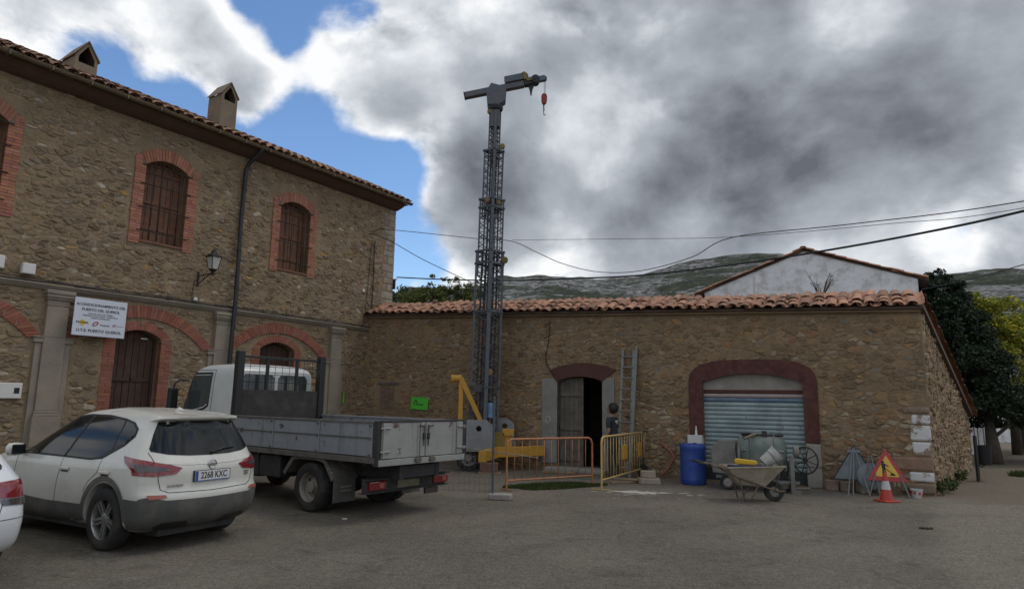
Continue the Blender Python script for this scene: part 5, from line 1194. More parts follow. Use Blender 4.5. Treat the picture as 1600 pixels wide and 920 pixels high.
ballast(.30, .82, .38, .52, 1.32, (.56, 1.12, .075), .20)
for x, y in ((-.35, -.52), (-.35, .55)): wheel(crane, x, y, .33, .18, -1, 'steel', rr=.20)
b = MB(); n = 14; b.loft([[V(-.35+r_*cos(a), y, .33+r_*sin(a)) for r_, a in [(.40, pi*k/n) for k in range(n+1)]]+[V(-.35+r_*cos(a), y, .33+r_*sin(a)) for r_, a in [(.375, pi-pi*k/n) for k in range(n+1)]] for y in (-.71, -.40)]); b.build('mudguard', 'chassis', crane, smooth=40, fix=True)
b = MB(); b.tube([(-.88, -.2, 2.36), (-.62, -.2, 2.38)], .095, 14); b.tube([(-.88, -.2, 2.36), (-.80, -.2, 2.36)], .115, 14); b.build('outrigger_jack', 'crane_yellow', crane, smooth=40)
b = MB(); b.beam((-.62, -.2, 2.30), (-.62, -.2, .55), .12); b.build('outrigger_leg', 'crane_yellow', crane, bevel=.01)
b = MB(); b.beam((-.64, -.22, 2.40), (.06, -.30, 1.02), .12); b.beam((.06, -.30, 1.02), (.40, -.34, .60), .11); b.build('folding_arm', 'crane_yellow', crane, bevel=.01)
b = MB(); b.beam((.12, -.62, .48), (1.62, .05, .50), .17, .26); b.build('outrigger_beam', 'crane_yellow', crane, bevel=.012)
b = MB(); b.beam((.0, -.95, .40), (.36, -.52, .48), .15, .28); b.box(.02-.10, .02+.10, -1.02, -.90, .26, .55); b.build('outrigger_foot', 'crane_yellow', crane, bevel=.012)
b = MB(); b.cbox((.66, -.25, .75), (.20, .20, .62)); b.cbox((.66, -.28, .98), (.30, .24, .18)); b.build('outrigger_post', 'crane_yellow', crane, bevel=.012)
b = MB(); b.cbox((.40, -.30, .78), (.34, .20, .40)); b.cbox((.26, -.34, .52), (.5, .18, .12), (0, .35, 0)); b.build('hydraulic_unit', 'mast_yellow', crane, bevel=.02)
b = MB(); b.lathe([(.10, 1.35), (.10, 1.70), (.06, 1.74)], Matrix.Translation((.16, -.22, 0)), 16); b.build('oil_tank', pm('oil_blue', (.14, .22, .34), .5, var=.2), crane, smooth=40)
b = MB(); b.cbox((-.25, .1, .95), (.5, .4, .55)); b.build('control_cabinet', 'galv_dark', crane, bevel=.02)
o = MB(); o.box(-.22, .24, -.16, .16, .03, .25); o = o.build('timber_block', pm('reddish_block', (.17, .085, .06), .9, var=.2, bump=.3), None, bevel=.015); o.location = (-.52, 17.28, 0); tag(o, 'reddish timber block under the yellow foot of the crane', 'block')
o = MB(); o.box(-.27, .30, -.2, .2, 0, .03); o = o.build('plank_pad', 'timber', None, bevel=.005); o.location = (-.50, 17.26, 0); tag(o, 'flat pale plank under the reddish timber block by the crane', 'plank')
o = MB(); o.tube([(-1.12, 17.4, .60), (-.55, 17.2, .545), (.72, 16.9, .42)], .014, 6); tag(o.build('long_rod', 'steel_wheel'), 'thin pale rod laid across the crane base', 'rod')

# ------------------------------------------------------------------ temporary fencing and crowd barriers
mf = thing('mesh_fence_panel', 'grey wire mesh fence panel standing in a concrete foot behind the lorry', 'fence', (-.30, 12.74, 0), radians(168))
b = MB(); b.tube([(0, 0, .05), (0, 0, 1.86)], .021, 10); b.tube([(0, 0, 1.86), (0, 0, 1.875)], .026, 10); b.build('post', 'galv', mf, smooth=40)
b = MB(); b.tube([(3.3, 0, .05), (3.3, 0, 1.3)], .021, 10); b.build('post', 'galv', mf, smooth=40)
b = MB()
for k in range(33): b.tube([(.05+k*.1, 0, .12), (.05+k*.1, 0, .78)], .0022, 4, cap=False)
for k in range(6): b.tube([(.02, 0, .14+k*.125), (3.3, 0, .14+k*.125)], .0022, 4, cap=False)
tag(b.build('wire_mesh', 'galv', mf), kind='stuff')
b = MB(); b.box(-.36, .06, -.11, .11, 0, .11); ft = b.build('foot', 'concrete', mf, bevel=.025)
def barrier(name, label, a, c, mat, bars, hgt=1.02, plates=()):
    a, c = V(*a, 0), V(*c, 0); d_ = c-a; Ln = d_.length; t = thing(name, label, 'barrier', a, atan2(d_.y, d_.x), 'crowd barriers before the barn door'); r_ = .022; q = .12
    b = MB(); b.tube([(0, 0, 0), (0, 0, hgt-q), (q*.3, 0, hgt-q*.3), (q, 0, hgt), (Ln-q, 0, hgt), (Ln-q*.3, 0, hgt-q*.3), (Ln, 0, hgt-q), (Ln, 0, 0)], r_, 10); b.build('frame', mat, t, smooth=50)
    b = MB(); b.tube([(0, 0, .20), (Ln, 0, .20)], r_*.8, 8); b.build('lower_rail', mat, t, smooth=50)
    for k in range(bars):
        x = Ln*(k+1)/(bars+1); b = MB(); b.tube([(x, 0, .20), (x, 0, hgt-.01)], .008, 6); b.build('bar', mat, t, smooth=True)
    for x, w_ in plates: b = MB(); b.box(x-w_/2, x+w_/2, -.018, .018, .52, .84); b.build('plate', 'crane_yellow', t, bevel=.01)
    for x in (.0, Ln): b = MB(); b.tube([(x, -.2, .012), (x, .2, .012)], .012, 6); b.build('foot', mat, t)
    return t
barrier('crowd_barrier', 'rusty orange crowd barrier on the grass patch before the door', (-.05, 13.95), (1.84, 15.18), 'barrier_orange', 11)
barrier('crowd_barrier', 'pale yellow crowd barrier angled in front of the man', (1.93, 14.30), (3.36, 17.05), 'barrier_yellow', 15, 1.08, ((1.55, .26), (2.75, .2)))

# ------------------------------------------------------------------ man by the door
def person(loc, rz):
    t = thing('person', 'person in dark T-shirt with bushy black hair looking into the doorway', 'person', loc, rz)
    J_ = [((0, 0, .93), .15, .115), ((0, .01, 1.08), .15, .11), ((0, .02, 1.25), .165, .12), ((0, .01, 1.39), .165, .10), ((0, .0, 1.47), .075, .065), ((0, -.02, 1.54), .058, .058),
          ((.17, .0, 1.40), .075, .075), ((.235, .0, 1.30), .062, .062), ((.255, .03, 1.13), .047, .047), ((.25, -.06, .98), .038, .038), ((.24, -.11, .90), .030, .030),
          ((-.17, .0, 1.40), .075, .075), ((-.235, .0, 1.30), .062, .062), ((-.26, .02, 1.13), .047, .047), ((-.23, -.12, 1.02), .038, .038), ((-.19, -.19, .98), .030, .030),
          ((.095, 0, .86), .11, .11), ((.11, -.01, .66), .085, .085), ((.115, -.02, .49), .065, .065), ((.12, .01, .28), .058, .058), ((.12, .02, .09), .045, .045), ((.13, -.10, .045), .042, .04),
          ((-.095, 0, .86), .11, .11), ((-.11, .03, .66), .085, .085), ((-.12, .04, .49), .065, .065), ((-.12, .08, .28), .058, .058), ((-.12, .10, .09), .045, .045), ((-.13, -.02, .045), .042, .04)]
    E_ = [(0, 1), (1, 2), (2, 3), (3, 4), (4, 5), (3, 6), (6, 7), (7, 8), (8, 9), (9, 10), (3, 11), (11, 12), (12, 13), (13, 14), (14, 15), (0, 16), (16, 17), (17, 18), (18, 19), (19, 20), (20, 21), (0, 22), (22, 23), (23, 24), (24, 25), (25, 26), (26, 27)]
    # hands: palm root plus five fingers
    for s_, i in ((1, 10), (-1, 15)):
        w0 = V(*J_[i][0]); dn = (w0-V(*J_[i-1][0])).normalized(); b0 = len(J_); palm = w0+dn*.07; J_.append((tuple(palm), .032, .022)); E_.append((i, b0))
        for k, (ln, off) in enumerate(((.07, -.03), (.08, -.01), (.075, .01), (.06, .028))):
            q = palm+V(0, off, 0); q1 = q+dn*ln*.55+V(-s_*.008, 0, 0); q2 = q+dn*ln+V(-s_*.022, 0, 0); n0 = len(J_)
            J_.extend([(tuple(q1), .0095, .0095), (tuple(q2), .008, .008)]); E_.extend([(b0, n0), (n0, n0+1)])
        q = w0+dn*.03+V(0, -.035, 0); n0 = len(J_); J_.extend([(tuple(q), .011, .011), (tuple(q+dn*.04+V(-s_*.01, -.012, 0)), .009, .009)]); E_.extend([(i, n0), (n0, n0+1)])
    me = bpy.data.meshes.new('body'); me.from_pydata([j[0] for j in J_], E_, []); o = link('body', me)
    sk = o.modifiers.new('skin', 'SKIN'); 
    for v, j in zip(me.skin_vertices[0].data, J_): v.radius = (j[1], j[2])
    me.skin_vertices[0].data[0].use_root = True; sk.use_smooth_shade = True
    su = o.modifiers.new('sub', 'SUBSURF'); su.levels = su.render_levels = 2
    bpy.context.view_layer.update(); em = eval_mesh(o); bpy.data.objects.remove(o); bpy.data.meshes.remove(me)
    em.materials.clear()
    for m_ in ('shirt', 'skin', 'trousers', 'black_trim'): em.materials.append(MATS[m_])
    for p in em.polygons:
        c = p.center; ax = abs(c.x); p.use_smooth = True
        if c.z > 1.46: k = 1
        elif ax > .205 and c.z < 1.19: k = 1
        elif c.z < .07 or (c.z < .10 and c.y < -.03): k = 3
        elif c.z < .93 and ax < .225: k = 2
        elif c.z < .93: k = 1
        else: k = 0
        p.material_index = k
    link('body', em, t)
    h = MB(); rings = []                                     # head with face: brow, nose, chin
    for z, rx, ry, cy in ((1.525, .045, .05, -.01), (1.545, .058, .075, -.03), (1.57, .066, .088, -.03), (1.60, .072, .094, -.025), (1.635, .077, .098, -.018), (1.67, .079, .100, -.012), (1.70, .077, .098, -.008), (1.73, .068, .088, -.004), (1.752, .05, .065, 0), (1.765, .02, .03, 0)):
        ring = []
        for k in range(20):
            a = 2*pi*k/20; x, y = rx*cos(a), cy+ry*sin(a)
            if sin(a) < -.93: y -= .020 if abs(z-1.62) < .03 else .010 if abs(z-1.575) < .01 else 0
            if sin(a) < -.6 and .25 < abs(cos(a)) < .6 and abs(z-1.65) < .02: y += .010
            ring.append(V(x, y, z))
        rings.append(ring)
    h.loft(rings); hd = h.build('head', 'skin', t, smooth=True, sub=1)
    e = MB()
    for s_ in (-1, 1): e.lathe([(0, -.008), (.010, 0), (0, .008)], Matrix.Translation((s_*.032, -.103, 1.652)) @ Matrix.Rotation(pi/2, 4, 'X'), 8)
    e.build('eyes', 'ink', hd)
    e = MB(); e.cbox((0, -.112, 1.575), (.045, .006, .008)); e.build('mouth', 'hose', hd)
    for s_ in (-1, 1): e = MB(); e.lathe([(.0, -.012), (.028, -.006), (.03, .004), (0, .01)], Matrix.Translation((s_*.083, .0, 1.64)) @ Matrix.Rotation(pi/2, 4, 'Y') @ Matrix.Diagonal((1.1, .7, 1, 1)), 12); e.build('ear', 'skin', hd, smooth=True)
    hr = MB(); rings = []; r = random.Random(4)
    for i in range(15):
        ph = -pi/2+pi*i/14; ring = []
        for k in range(26):
            a = 2*pi*k/26; q = V(cos(ph)*cos(a), cos(ph)*sin(a), sin(ph)); n_ = 1+.10*noise.noise(q*5+V(3, 0, 0))+.07*noise.noise(q*13)
            face = max(0, -q.y-.35)*max(0, .65-q.z)*.75
            ring.append(V(q.x*.128*n_*(1-face*.3), .030+q.y*.128*n_*(1-face), 1.665+q.z*.135*n_))
        rings.append(ring)
    hr.loft(rings); hr.build('hair', 'hair', hd, smooth=True)
    q = MB(); q.box(-.03, .07, .118, .135, 1.33, 1.375); q.box(-.02, .03, .118, .134, 1.29, 1.315); q.build('shirt_print', 'plate_white', t)
    q = MB(); q.cbox((-.115, .115, .52), (.11, .03, .42), (-.08, 0, 0)); q.build('trouser_patch', 'khaki', t, bevel=.012)
    return t
person((2.50, 16.55, 0), radians(236))

# ------------------------------------------------------------------ ladder, stones, shovel, pipe, by the wall
def bw(x, y, z=0): return barn_w(x, y, z)
ld = thing('ladder', 'aluminium ladder leaning on the barn wall beside the door', 'ladder', bw(8.60, -.55), BA)
for x in (0, .30):
    b = MB(); b.beam((x, 0, 0), (x-.0, .49, 3.15), .032, .07); b.build('stile', 'alu', ld, bevel=.004)
b = MB(); b.beam((.33, .02, .35), (.36, .52, 3.25), .028, .06); b.build('stile', 'alu', ld, bevel=.004)
for k in range(11): z = .22+k*.275; b = MB(); b.tube([(0, z*.1556-.02, z), (.30, z*.1556-.02, z)], .019, 8); b.build('rung', 'alu', ld, smooth=40)
def slab(name, label, loc, size, rz, mat, cat, seed, z=0, grp=None):
    r = random.Random(seed); b = MB(); n = 8; sx, sy, sz = size
    pts = [(sx/2*r.uniform(.86, 1.05)*math.copysign(abs(cos(a))**.45, cos(a)), sy/2*r.uniform(.86, 1.05)*math.copysign(abs(sin(a))**.45, sin(a))) for a in [2*pi*(k+.5)/n for k in range(n)]]
    b.loft([[V(x, y, 0) for x, y in pts], [V(x*r.uniform(.95, 1), y*r.uniform(.95, 1), sz) for x, y in pts]]); o = b.build(name, mat, None, bevel=min(.02, sz*.2)); o.location = (loc[0], loc[1], z); o.rotation_euler = (0, 0, rz); return tag(o, label, cat, grp)
slab('stone_block', 'wide pale stone block under a smaller one at the barn wall', (3.18, 15.55), (.56, .42, .13), -.2, 'block_stone', 'stone', 1)
slab('stone_block', 'small pale stone block lying on a wider one by the shovel', (3.16, 15.60), (.36, .28, .15), -.1, 'block_stone', 'stone', 2, .132)
b = MB(); b.cbox((0, 0, .03), (.75, .12, .045), (0, 0, .1)); o = b.build('scrap_plank', 'timber', None, bevel=.006); o.location = (2.62, 15.55, 0); o.rotation_euler = (0, 0, .35); tag(o, 'short weathered plank on the ground in front of the stone blocks', 'plank')
b = MB(); b.cbox((0, 0, .03), (.62, .15, .04), (0, 0, -.1)); o = b.build('scrap_plank', 'timber', None, bevel=.006); o.location = (2.66, 15.62, .058); o.rotation_euler = (0, .05, .2); tag(o, 'broad plank resting across the short one near the stone blocks', 'plank')
b = MB(); b.cbox((0, 0, .03), (.9, .14, .05)); o = b.build('scrap_plank', 'timber', None, bevel=.006); p = bw(7.1, -.72); o.location = p; o.rotation_euler = (0, 0, BA+.1); tag(o, 'long pale plank lying below the door step', 'plank')
b = MB(); b.cbox((0, 0, .02), (.6, .10, .03)); o = b.build('scrap_plank', 'old_wood', None, bevel=.004); o.location = (1.45, 16.6, 0); o.rotation_euler = (0, 0, -.2); tag(o, 'dark thin board on the ground between door step and grass', 'plank')
sh = thing('shovel', 'black bladed shovel with pale handle upright against the barn wall', 'shovel', bw(9.18, -.30), BA)
b = MB(); b.tube([(0, 0, .30), (.0, .17, 1.08)], .018, 8); b.build('handle', 'timber', sh, smooth=True)
b = MB(); b.tube([(-.07, .175, 1.10), (.07, .175, 1.10)], .016, 8); b.build('grip', 'black_trim', sh, smooth=True)
b = MB(); b.prism([(-.13, .02), (.13, .02), (.14, .16), (.10, .27), (.04, .32), (-.04, .32), (-.10, .27), (-.14, .16)], -.03, .01); b.tube([(0, 0, .26), (0, .03, .48)], .024, 8); b.build('blade', 'black_trim', sh, bevel=.01)
b = MB(); b.tube([bw(9.55, -.25, .03), bw(9.75, -.12, .25), bw(9.88, -.07, .52), bw(9.78, -.06, .66), bw(9.62, -.06, .78), bw(9.56, -.06, .86)], .026, 8); tag(b.build('red_hose', 'hose', smooth=True), 'faded red hose curling up the foot of the barn wall', 'hose')

# ------------------------------------------------------------------ blue drum
dr = thing('plastic_drum', 'tall blue plastic drum standing beside the roller door', 'drum', (4.20, 15.62, 0), .4)
b = MB(); b.lathe([(.255, 0), (.275, .02), (.285, .08), (.290, .12), (.283, .15), (.287, .40), (.287, .62), (.283, .76), (.293, .79), (.293, .85), (.280, .88), (.262, .895), (.250, .885), (.0, .883)], None, 36); b.build('barrel', 'blue_drum', dr, smooth=35)
b = MB()
for a in (.6, 3.6): b.lathe([(.045, .884), (.045, .91), (0, .912)], Matrix.Translation((.15*cos(a), .15*sin(a), 0)), 12)
b.build('bung', 'blue_drum', dr, smooth=40)
o = MB(); o.box(-.17, .17, -.10, .10, .30, 1.06); o = o.build('foam_board', 'white_plastic', None, bevel=.01); o.location = bw(10.42, -.12, 0); o.rotation_euler = (0, 0, BA); tag(o, 'whitish board propped behind the blue drum', 'board')
o = MB(); o.lathe([(.03, 1.06), (.032, 1.14), (.02, 1.20), (.012, 1.28), (0, 1.285)], None, 12); o = o.build('plastic_bottle', 'white_plastic', None, smooth=40); o.location = bw(10.44, -.12, 0); tag(o, 'small white bottle standing on the board behind the drum', 'bottle')

# ------------------------------------------------------------------ cement mixer
mx = thing('cement_mixer', 'cement crusted green pan mixer with flywheel before the roller door', 'mixer', (5.45, 14.75, 0), radians(-16))
b = MB(); n = 22; prof = []
for x, k in ((-.50, .45), (-.48, .70), (-.42, .88), (-.33, .97), (-.24, 1), (.24, 1), (.33, .97), (.42, .88), (.48, .70), (.50, .45)): prof.append([V(x, .44*k*cos(a), .76+.44*k*sin(a)) for a in [2*pi*i/n for i in range(n)]])
b.loft(prof); b.build('drum', 'mixer_green', mx, smooth=40)
for x in (-.24, .24): b = MB(); b.tube([(x, .45*cos(a), .76+.45*sin(a)) for a in [2*pi*i/24 for i in range(24)]], .016, 8, closed=True); b.build('drum_hoop', 'mixer_green', mx, smooth=True)
b = MB(); b.tube([(-.42, -.40, .84), (.42, -.40, .84)], .024, 8); b.build('lip', 'mixer_cement', mx, smooth=True)
b = MB(); b.tube([(-.40, -.2, 1.16), (.44, -.2, 1.16)], .022, 8); b.cbox((.06, -.2, 1.19), (.10, .10, .12)); b.tube([(-.42, -.24, 1.18), (-.20, -.24, 1.20)], .018, 8); b.build('tipping_bar', 'chassis', mx, smooth=40)
b = MB(); r = random.Random(2); b.loft([[V(-.36+i*.05+r.uniform(-.01, .01), -.27+.035*cos(a), 1.08+.022*i+.035*sin(a)*r.uniform(.7, 1.2)) for a in [2*pi*k/8 for k in range(8)]] for i in range(6)]); o = b.build('work_glove', 'khaki', None, smooth=True); o.location = mx.location; o.rotation_euler = mx.rotation_euler; tag(o, 'crumpled pale work glove on top of the cement mixer', 'glove')
b = MB(); b.prism([(-1.02, .34), (-.58, .30), (-.52, .96), (-.58, 1.02), (-.86, 1.02), (-1.05, .84)], -.12, .32); b.build('engine_box', 'mixer_cement', mx, bevel=.015)
b = MB(); b.box(-.515, -.49, -.14, .3, .3, .98); b.build('box_door', 'barrow_frame', mx)
b = MB(); b.tube([(-.48, -.42, .36), (-.48, -.42, .90)], .015, 8); b.lathe([(.0, .0), (.025, .02), (.0, .04)], Matrix.Translation((-.48, -.42, .89)), 10); b.build('gear_lever', 'alu', mx, smooth=True)
for x in (-.40, .56): b = MB(); b.beam((x, -.30, .06 if x > 0 else .20), (x, -.05, .62), .07); b.beam((x, .40, .1), (x, .05, .62), .07); b.build('stand_leg', 'mixer_green', mx, bevel=.008)
b = MB(); b.beam((.56, -.42, .05), (.56, -.42, .78), .08); b.build('stand_leg', 'mixer_cement', mx, bevel=.008)
b = MB(); b.beam((-.95, 0, .26), (.60, 0, .26), .09, .07); b.beam((-.3, -.36, .22), (.7, -.36, .22), .06); b.build('chassis_bar', 'mixer_green', mx)
b = MB(); b.tube([(.62, -.30, .84), (.80, -.34, .82)], .03, 8); b.lathe([(.11, -.05), (.12, 0), (.11, .05)], Matrix.Translation((.66, -.32, .85)) @ Matrix.Rotation(pi/2, 4, 'Y'), 20); b.build('gear_hub', 'mixer_cement', mx, smooth=40)
fw = MB(); Mw = Matrix.Translation((.83, -.34, .68)) @ Matrix.Rotation(pi/2+.95, 4, 'Z') @ Matrix.Rotation(pi/2, 4, 'X')
fw.tube([Mw @ V(.27*cos(a), .27*sin(a), 0) for a in [2*pi*k/32 for k in range(32)]], .017, 8, closed=True)
for k in range(4): a = pi*k/4+.3; fw.tube([Mw @ V(.26*cos(a), .26*sin(a), 0), Mw @ V(-.26*cos(a), -.26*sin(a), 0)], .010, 6)
fw.lathe([(.04, -.04), (.04, .04)], Mw, 12); fw.build('flywheel', 'chassis', mx, smooth=50)
wheel(mx, -.72, -.22, .16, .10, -1, 'steel', rr=.10); wheel(mx, .42, -.22, .16, .10, -1, 'steel', rr=.10)
b = MB(); b.cbox((.62, -.44, .04), (.18, .10, .08)); b.tube([(.60, -.44, .11), (.88, -.46, .13)], .02, 8); b.build('stand_foot', 'mixer_cement', mx)

# ------------------------------------------------------------------ wheelbarrow and its load
wb = thing('wheelbarrow', 'muddy beige wheelbarrow loaded with tools in front of the mixer', 'wheelbarrow', (5.05, 13.10, 0), radians(-3))
wheel(wb, .0, 0, .185, .085, -1, 'steel', rr=.105)
b = MB(); bot = [V(-.72, -.20, .31), V(-.22, -.20, .28), V(-.22, .20, .28), V(-.72, .20, .31)]; top = [V(-.93, -.33, .62), V(.14, -.31, .66), V(.14, .31, .66), V(-.93, .33, .62)]
ti = [V(-.905, -.305, .62), V(.11, -.285, .66), V(.11, .285, .66), V(-.905, .305, .62)]; bi = [v+V(0, 0, .02) for v in bot]
b.loft([bot, top, ti, bi]); b.build('tray', 'barrow_tray', wb, fix=True, bevel=.012)
b = MB(); b.tube([v+V(0, 0, .004) for v in top], .016, 8, closed=True); b.build('rim', 'barrow_tray', wb, smooth=40)
for s_ in (-1, 1):
    b = MB(); b.tube([(.10, s_*.10, .185), (-.20, s_*.20, .27), (-.75, s_*.27, .46), (-1.05, s_*.29, .64), (-1.45, s_*.30, .70)], .017, 8); b.build('handle', 'barrow_frame', wb, smooth=True)
    b = MB(); b.tube([(-1.24, s_*.30, .672), (-1.47, s_*.30, .703)], .022, 8); b.build('grip', 'black_trim', wb, smooth=True)
    b = MB(); b.tube([(-.36, s_*.22, .30), (-.52, s_*.24, .02), (-.62, s_*.24, .02), (-.70, s_*.24, .42)], .013, 8); b.build('leg', 'barrow_frame', wb, smooth=True)
    b = MB(); b.tube([(.0, s_*.065, .185), (.20, s_*.065, .195)], .012, 6); b.tube([(.0, s_*.07, .185), (.06, s_*.2, .58)], .012, 6); b.build('wheel_stay', 'barrow_frame', wb, smooth=True)
def on_barrow(b, name, mat, label, cat, **k):
    o = b.build(name, mat, None, **k); o.location = wb.location; o.rotation_euler = wb.rotation_euler; return tag(o, label, cat)
b = MB(); rings = []; r = random.Random(9)
for i in range(8):
    t_ = i/7; rings.append([V(-.82+.80*t_, (.22*(1-abs(t_-.5)*.5))*cos(a), .60+.06*sin(a)*r.uniform(.6, 1.4)+.03*r.uniform(-1, 1)) for a in [2*pi*k/12 for k in range(12)]])
b.loft(rings); on_barrow(b, 'tool_bag', 'navy_cloth', 'dark blue crumpled bag filling the wheelbarrow tray', 'bag', smooth=True)
b = MB(); b.prism([(-.78, .70), (-.40, .68), (-.36, .73), (-.40, .765), (-.76, .80), (-.80, .76)], -.30, -.22); on_barrow(b, 'yellow_tool', 'tool_yellow', 'bright yellow tool lying on the wheelbarrow edge', 'tool', bevel=.02)
bk = thing('bucket', 'tilted white mortar bucket on top of the wheelbarrow load', 'bucket', (4.88, 13.12, .70), 0); bk.rotation_euler = (radians(8), radians(52), 0)
b = MB(); b.lathe([(.0, 0), (.105, 0), (.112, .02), (.150, .30), (.158, .30), (.158, .325), (.146, .325), (.105, .03), (0, .025)], None, 28); b.build('pail', 'bucket_white', bk, smooth=40)
b = MB(); b.tube([(.16*cos(a), .16*sin(a), .20) for a in [2*pi*k/28 for k in range(28)]], .006, 5, closed=True); b.v = [(x*.86, y*.86, z) for x, y, z in b.v]; b.build('band', 'ink', bk, smooth=True)
b = MB(); b.tube([(.158, 0, .30), (.13, .12, .36), (.0, .17, .38), (-.13, .12, .36), (-.158, 0, .30)], .004, 5); b.build('handle', 'alu', bk, smooth=True)

# ------------------------------------------------------------------ signs by the corner
def tri_pts(w, h_, r_=.05, z0=0):
    P = [V(-w/2, 0, z0), V(w/2, 0, z0), V(0, 0, z0+h_)]; out = []
    for i in range(3):
        a, c, e = P[i-1], P[i], P[(i+1) % 3]
        for t_ in (0, .5, 1): out.append(c.lerp(a, r_*(1-t_)).lerp(c.lerp(e, r_), t_) if t_ != .5 else c.lerp(a, r_*.3).lerp(c.lerp(e, r_*.3), .5))
    return [(p.x, p.z) for p in out]
rs = thing('roadworks_sign', 'red and yellow triangular roadworks sign on a tripod behind the cone', 'sign', (7.72, 13.98, 0), radians(-26)); TILT = Matrix.Translation((0, 0, .31)) @ Matrix.Diagonal((.93, 1, .93, 1)) @ Matrix.Rotation(radians(-10), 4, 'X')
b = MB(); b.prism(tri_pts(.78, .70), 0, .012, TILT); b.build('panel', 'sign_red', rs)
b = MB(); b.prism(tri_pts(.50, .46, .05, .095), -.004, -.0005, TILT); b.build('panel_face', 'sign_yellow', rs)
b = MB()
def ip(poly): b.prism(poly, -.0075, -.0045, TILT)
b = MB(); ip([(-.07+.028*cos(a), .405+.028*sin(a)) for a in [2*pi*k/12 for k in range(12)]])
ip([(-.105, .37), (-.06, .385), (-.02, .34), (-.03, .25), (-.085, .25)]); ip([(-.085, .25), (-.055, .25), (-.06, .13), (-.09, .125)]); ip([(-.055, .25), (-.03, .25), (.0, .13), (-.03, .125)]); ip([(-.05, .36), (-.035, .375), (.045, .32), (.03, .30)]); ip([(-.05, .30), (.10, .175), (.09, .165), (-.06, .285)]); ip([(.05, .12), (.17, .12), (.135, .165), (.10, .18), (.075, .165)])
b.build('pictogram', 'ink', rs)
for x, y in ((-.28, -.02), (.30, -.02)): b = MB(); b.beam((x*.72, .02, .46), (x*1.25, -.06, 0), .022); b.build('leg', 'alu', rs)
for x in (-.15, .15): b = MB(); b.beam((x, .05, .62), (x*1.3, .42, 0), .022); b.build('leg', 'alu', rs)
ts = thing('stored_sign', 'grey back of a folded triangular sign leaning on the barn wall', 'sign', (7.30, 14.45, 0), radians(-28)); TT = Matrix.Translation((0, 0, .26)) @ Matrix.Rotation(radians(-14), 4, 'X')
b = MB(); b.prism(tri_pts(.86, .76), 0, .012, TT); b.build('panel', 'sign_back', ts)
b = MB(); b.tube([TT @ V(x, -.012, z) for x, z in tri_pts(.83, .73, .05, .015)], .009, 6, closed=True); b.build('rim', 'chassis', ts)
b = MB(); b.prism([(-.14, .58), (.14, .58), (.11, .64), (-.11, .64)], -.03, -.002, TT); b.build('bracket', 'sign_back', ts)
for x0, x1 in ((-.03, -.14), (.03, .26), (.0, -.05)): b = MB(); b.tube([TT @ V(x0, -.03, .60), V(x1, -.38, .0)], .012, 6); b.build('leg', 'alu', ts)
rd = thing('stored_sign', 'grey back of a round sign leaning before the triangular one', 'sign', (7.50, 14.18, 0), radians(-28)); TR = Matrix.Translation((0, 0, .38)) @ Matrix.Rotation(radians(-14), 4, 'X') @ Matrix.Rotation(pi/2, 4, 'X')
b = MB(); b.lathe([(.0, -.006), (.26, -.006), (.268, 0), (.26, .006), (0, .006)], TR, 32); b.build('panel', 'sign_back', rd, smooth=40)
for x in (-.05, .05): b = MB(); b.tube([TR @ V(x, .2, .012), TR @ V(x*.4, -.2, .02)], .01, 6); b.build('bracket', 'alu', rd)
b = MB(); b.tube([(.02, .02, .80), (.14, -.10, 0)], .012, 6); b.build('leg', 'alu', rd)
b = MB(); b.tube([(-.02, .02, .80), (-.18, -.02, 0)], .012, 6); b.build('leg', 'alu', rd)
cn = thing('traffic_cone', 'red and white traffic cone before the roadworks sign', 'cone', (7.30, 13.30, 0), .2); cn.scale = (.9, .9, .92)
def cr(z): return .135-(.135-.030)*z/.56
b = MB(); b.box(-.19, .19, -.19, .19, 0, .035); b.build('base', 'cone_red', cn, bevel=.015)
for z0, z1, m_ in ((.035, .25, 'cone_red'), (.25, .42, 'cone_white'), (.42, .585, 'cone_red')):
    b = MB(); b.lathe([(cr(z0-.03)+(.002 if 'white' in m_ else 0), z0), (cr(z1-.03)+(.002 if 'white' in m_ else 0), z1)], None, 24); b.build('band', m_, cn, smooth=40)
pt = thing('paint_pot', 'small white paint pot streaked red at the barn corner', 'pot', (8.22, 13.86, 0), 0)
b = MB(); b.lathe([(.09, 0), (.112, .16), (.118, .16), (.118, .175), (.105, .175), (.085, .02), (0, .015)], None, 24); b.build('pail', 'bucket_white', pt, smooth=40)
b = MB(); r = random.Random(12)
for k in range(9): a = 2*pi*k/9+r.uniform(-.2, .2); z = r.uniform(.03, .10); rr = .094+z*.14; b.prism([(rr*cos(a+.16*u) if False else 0, 0) for u in ()] or [(-.02, z), (.02, z), (.026, z+.05), (-.02, z+.045)], -rr-.006, -rr+.012, Matrix.Rotation(a, 4, 'Z'))
b.build('red_drips', 'sign_red', pt)
for k, (x, y, s_) in enumerate(((13.35, -.22, .22), (13.62, -.15, .20), (13.95, -.2, .26), (14.3, -.14, .18))):
    p = bw(x, y); slab('loose_stone', ('reddish stone at the foot of the concrete garage jamb', 'dark stone below the leaning triangular sign', 'broad stone on the ground behind the round sign', 'small stone at the wall behind the roadworks sign')[k], (p.x, p.y), (s_*1.3, s_, s_*1.0), BA+k, 'block_stone' if k % 2 else pm('red_stone', (.24, .165, .12), .9, bump=.4) if k == 0 else 'block_stone', 'stone', 40+k)

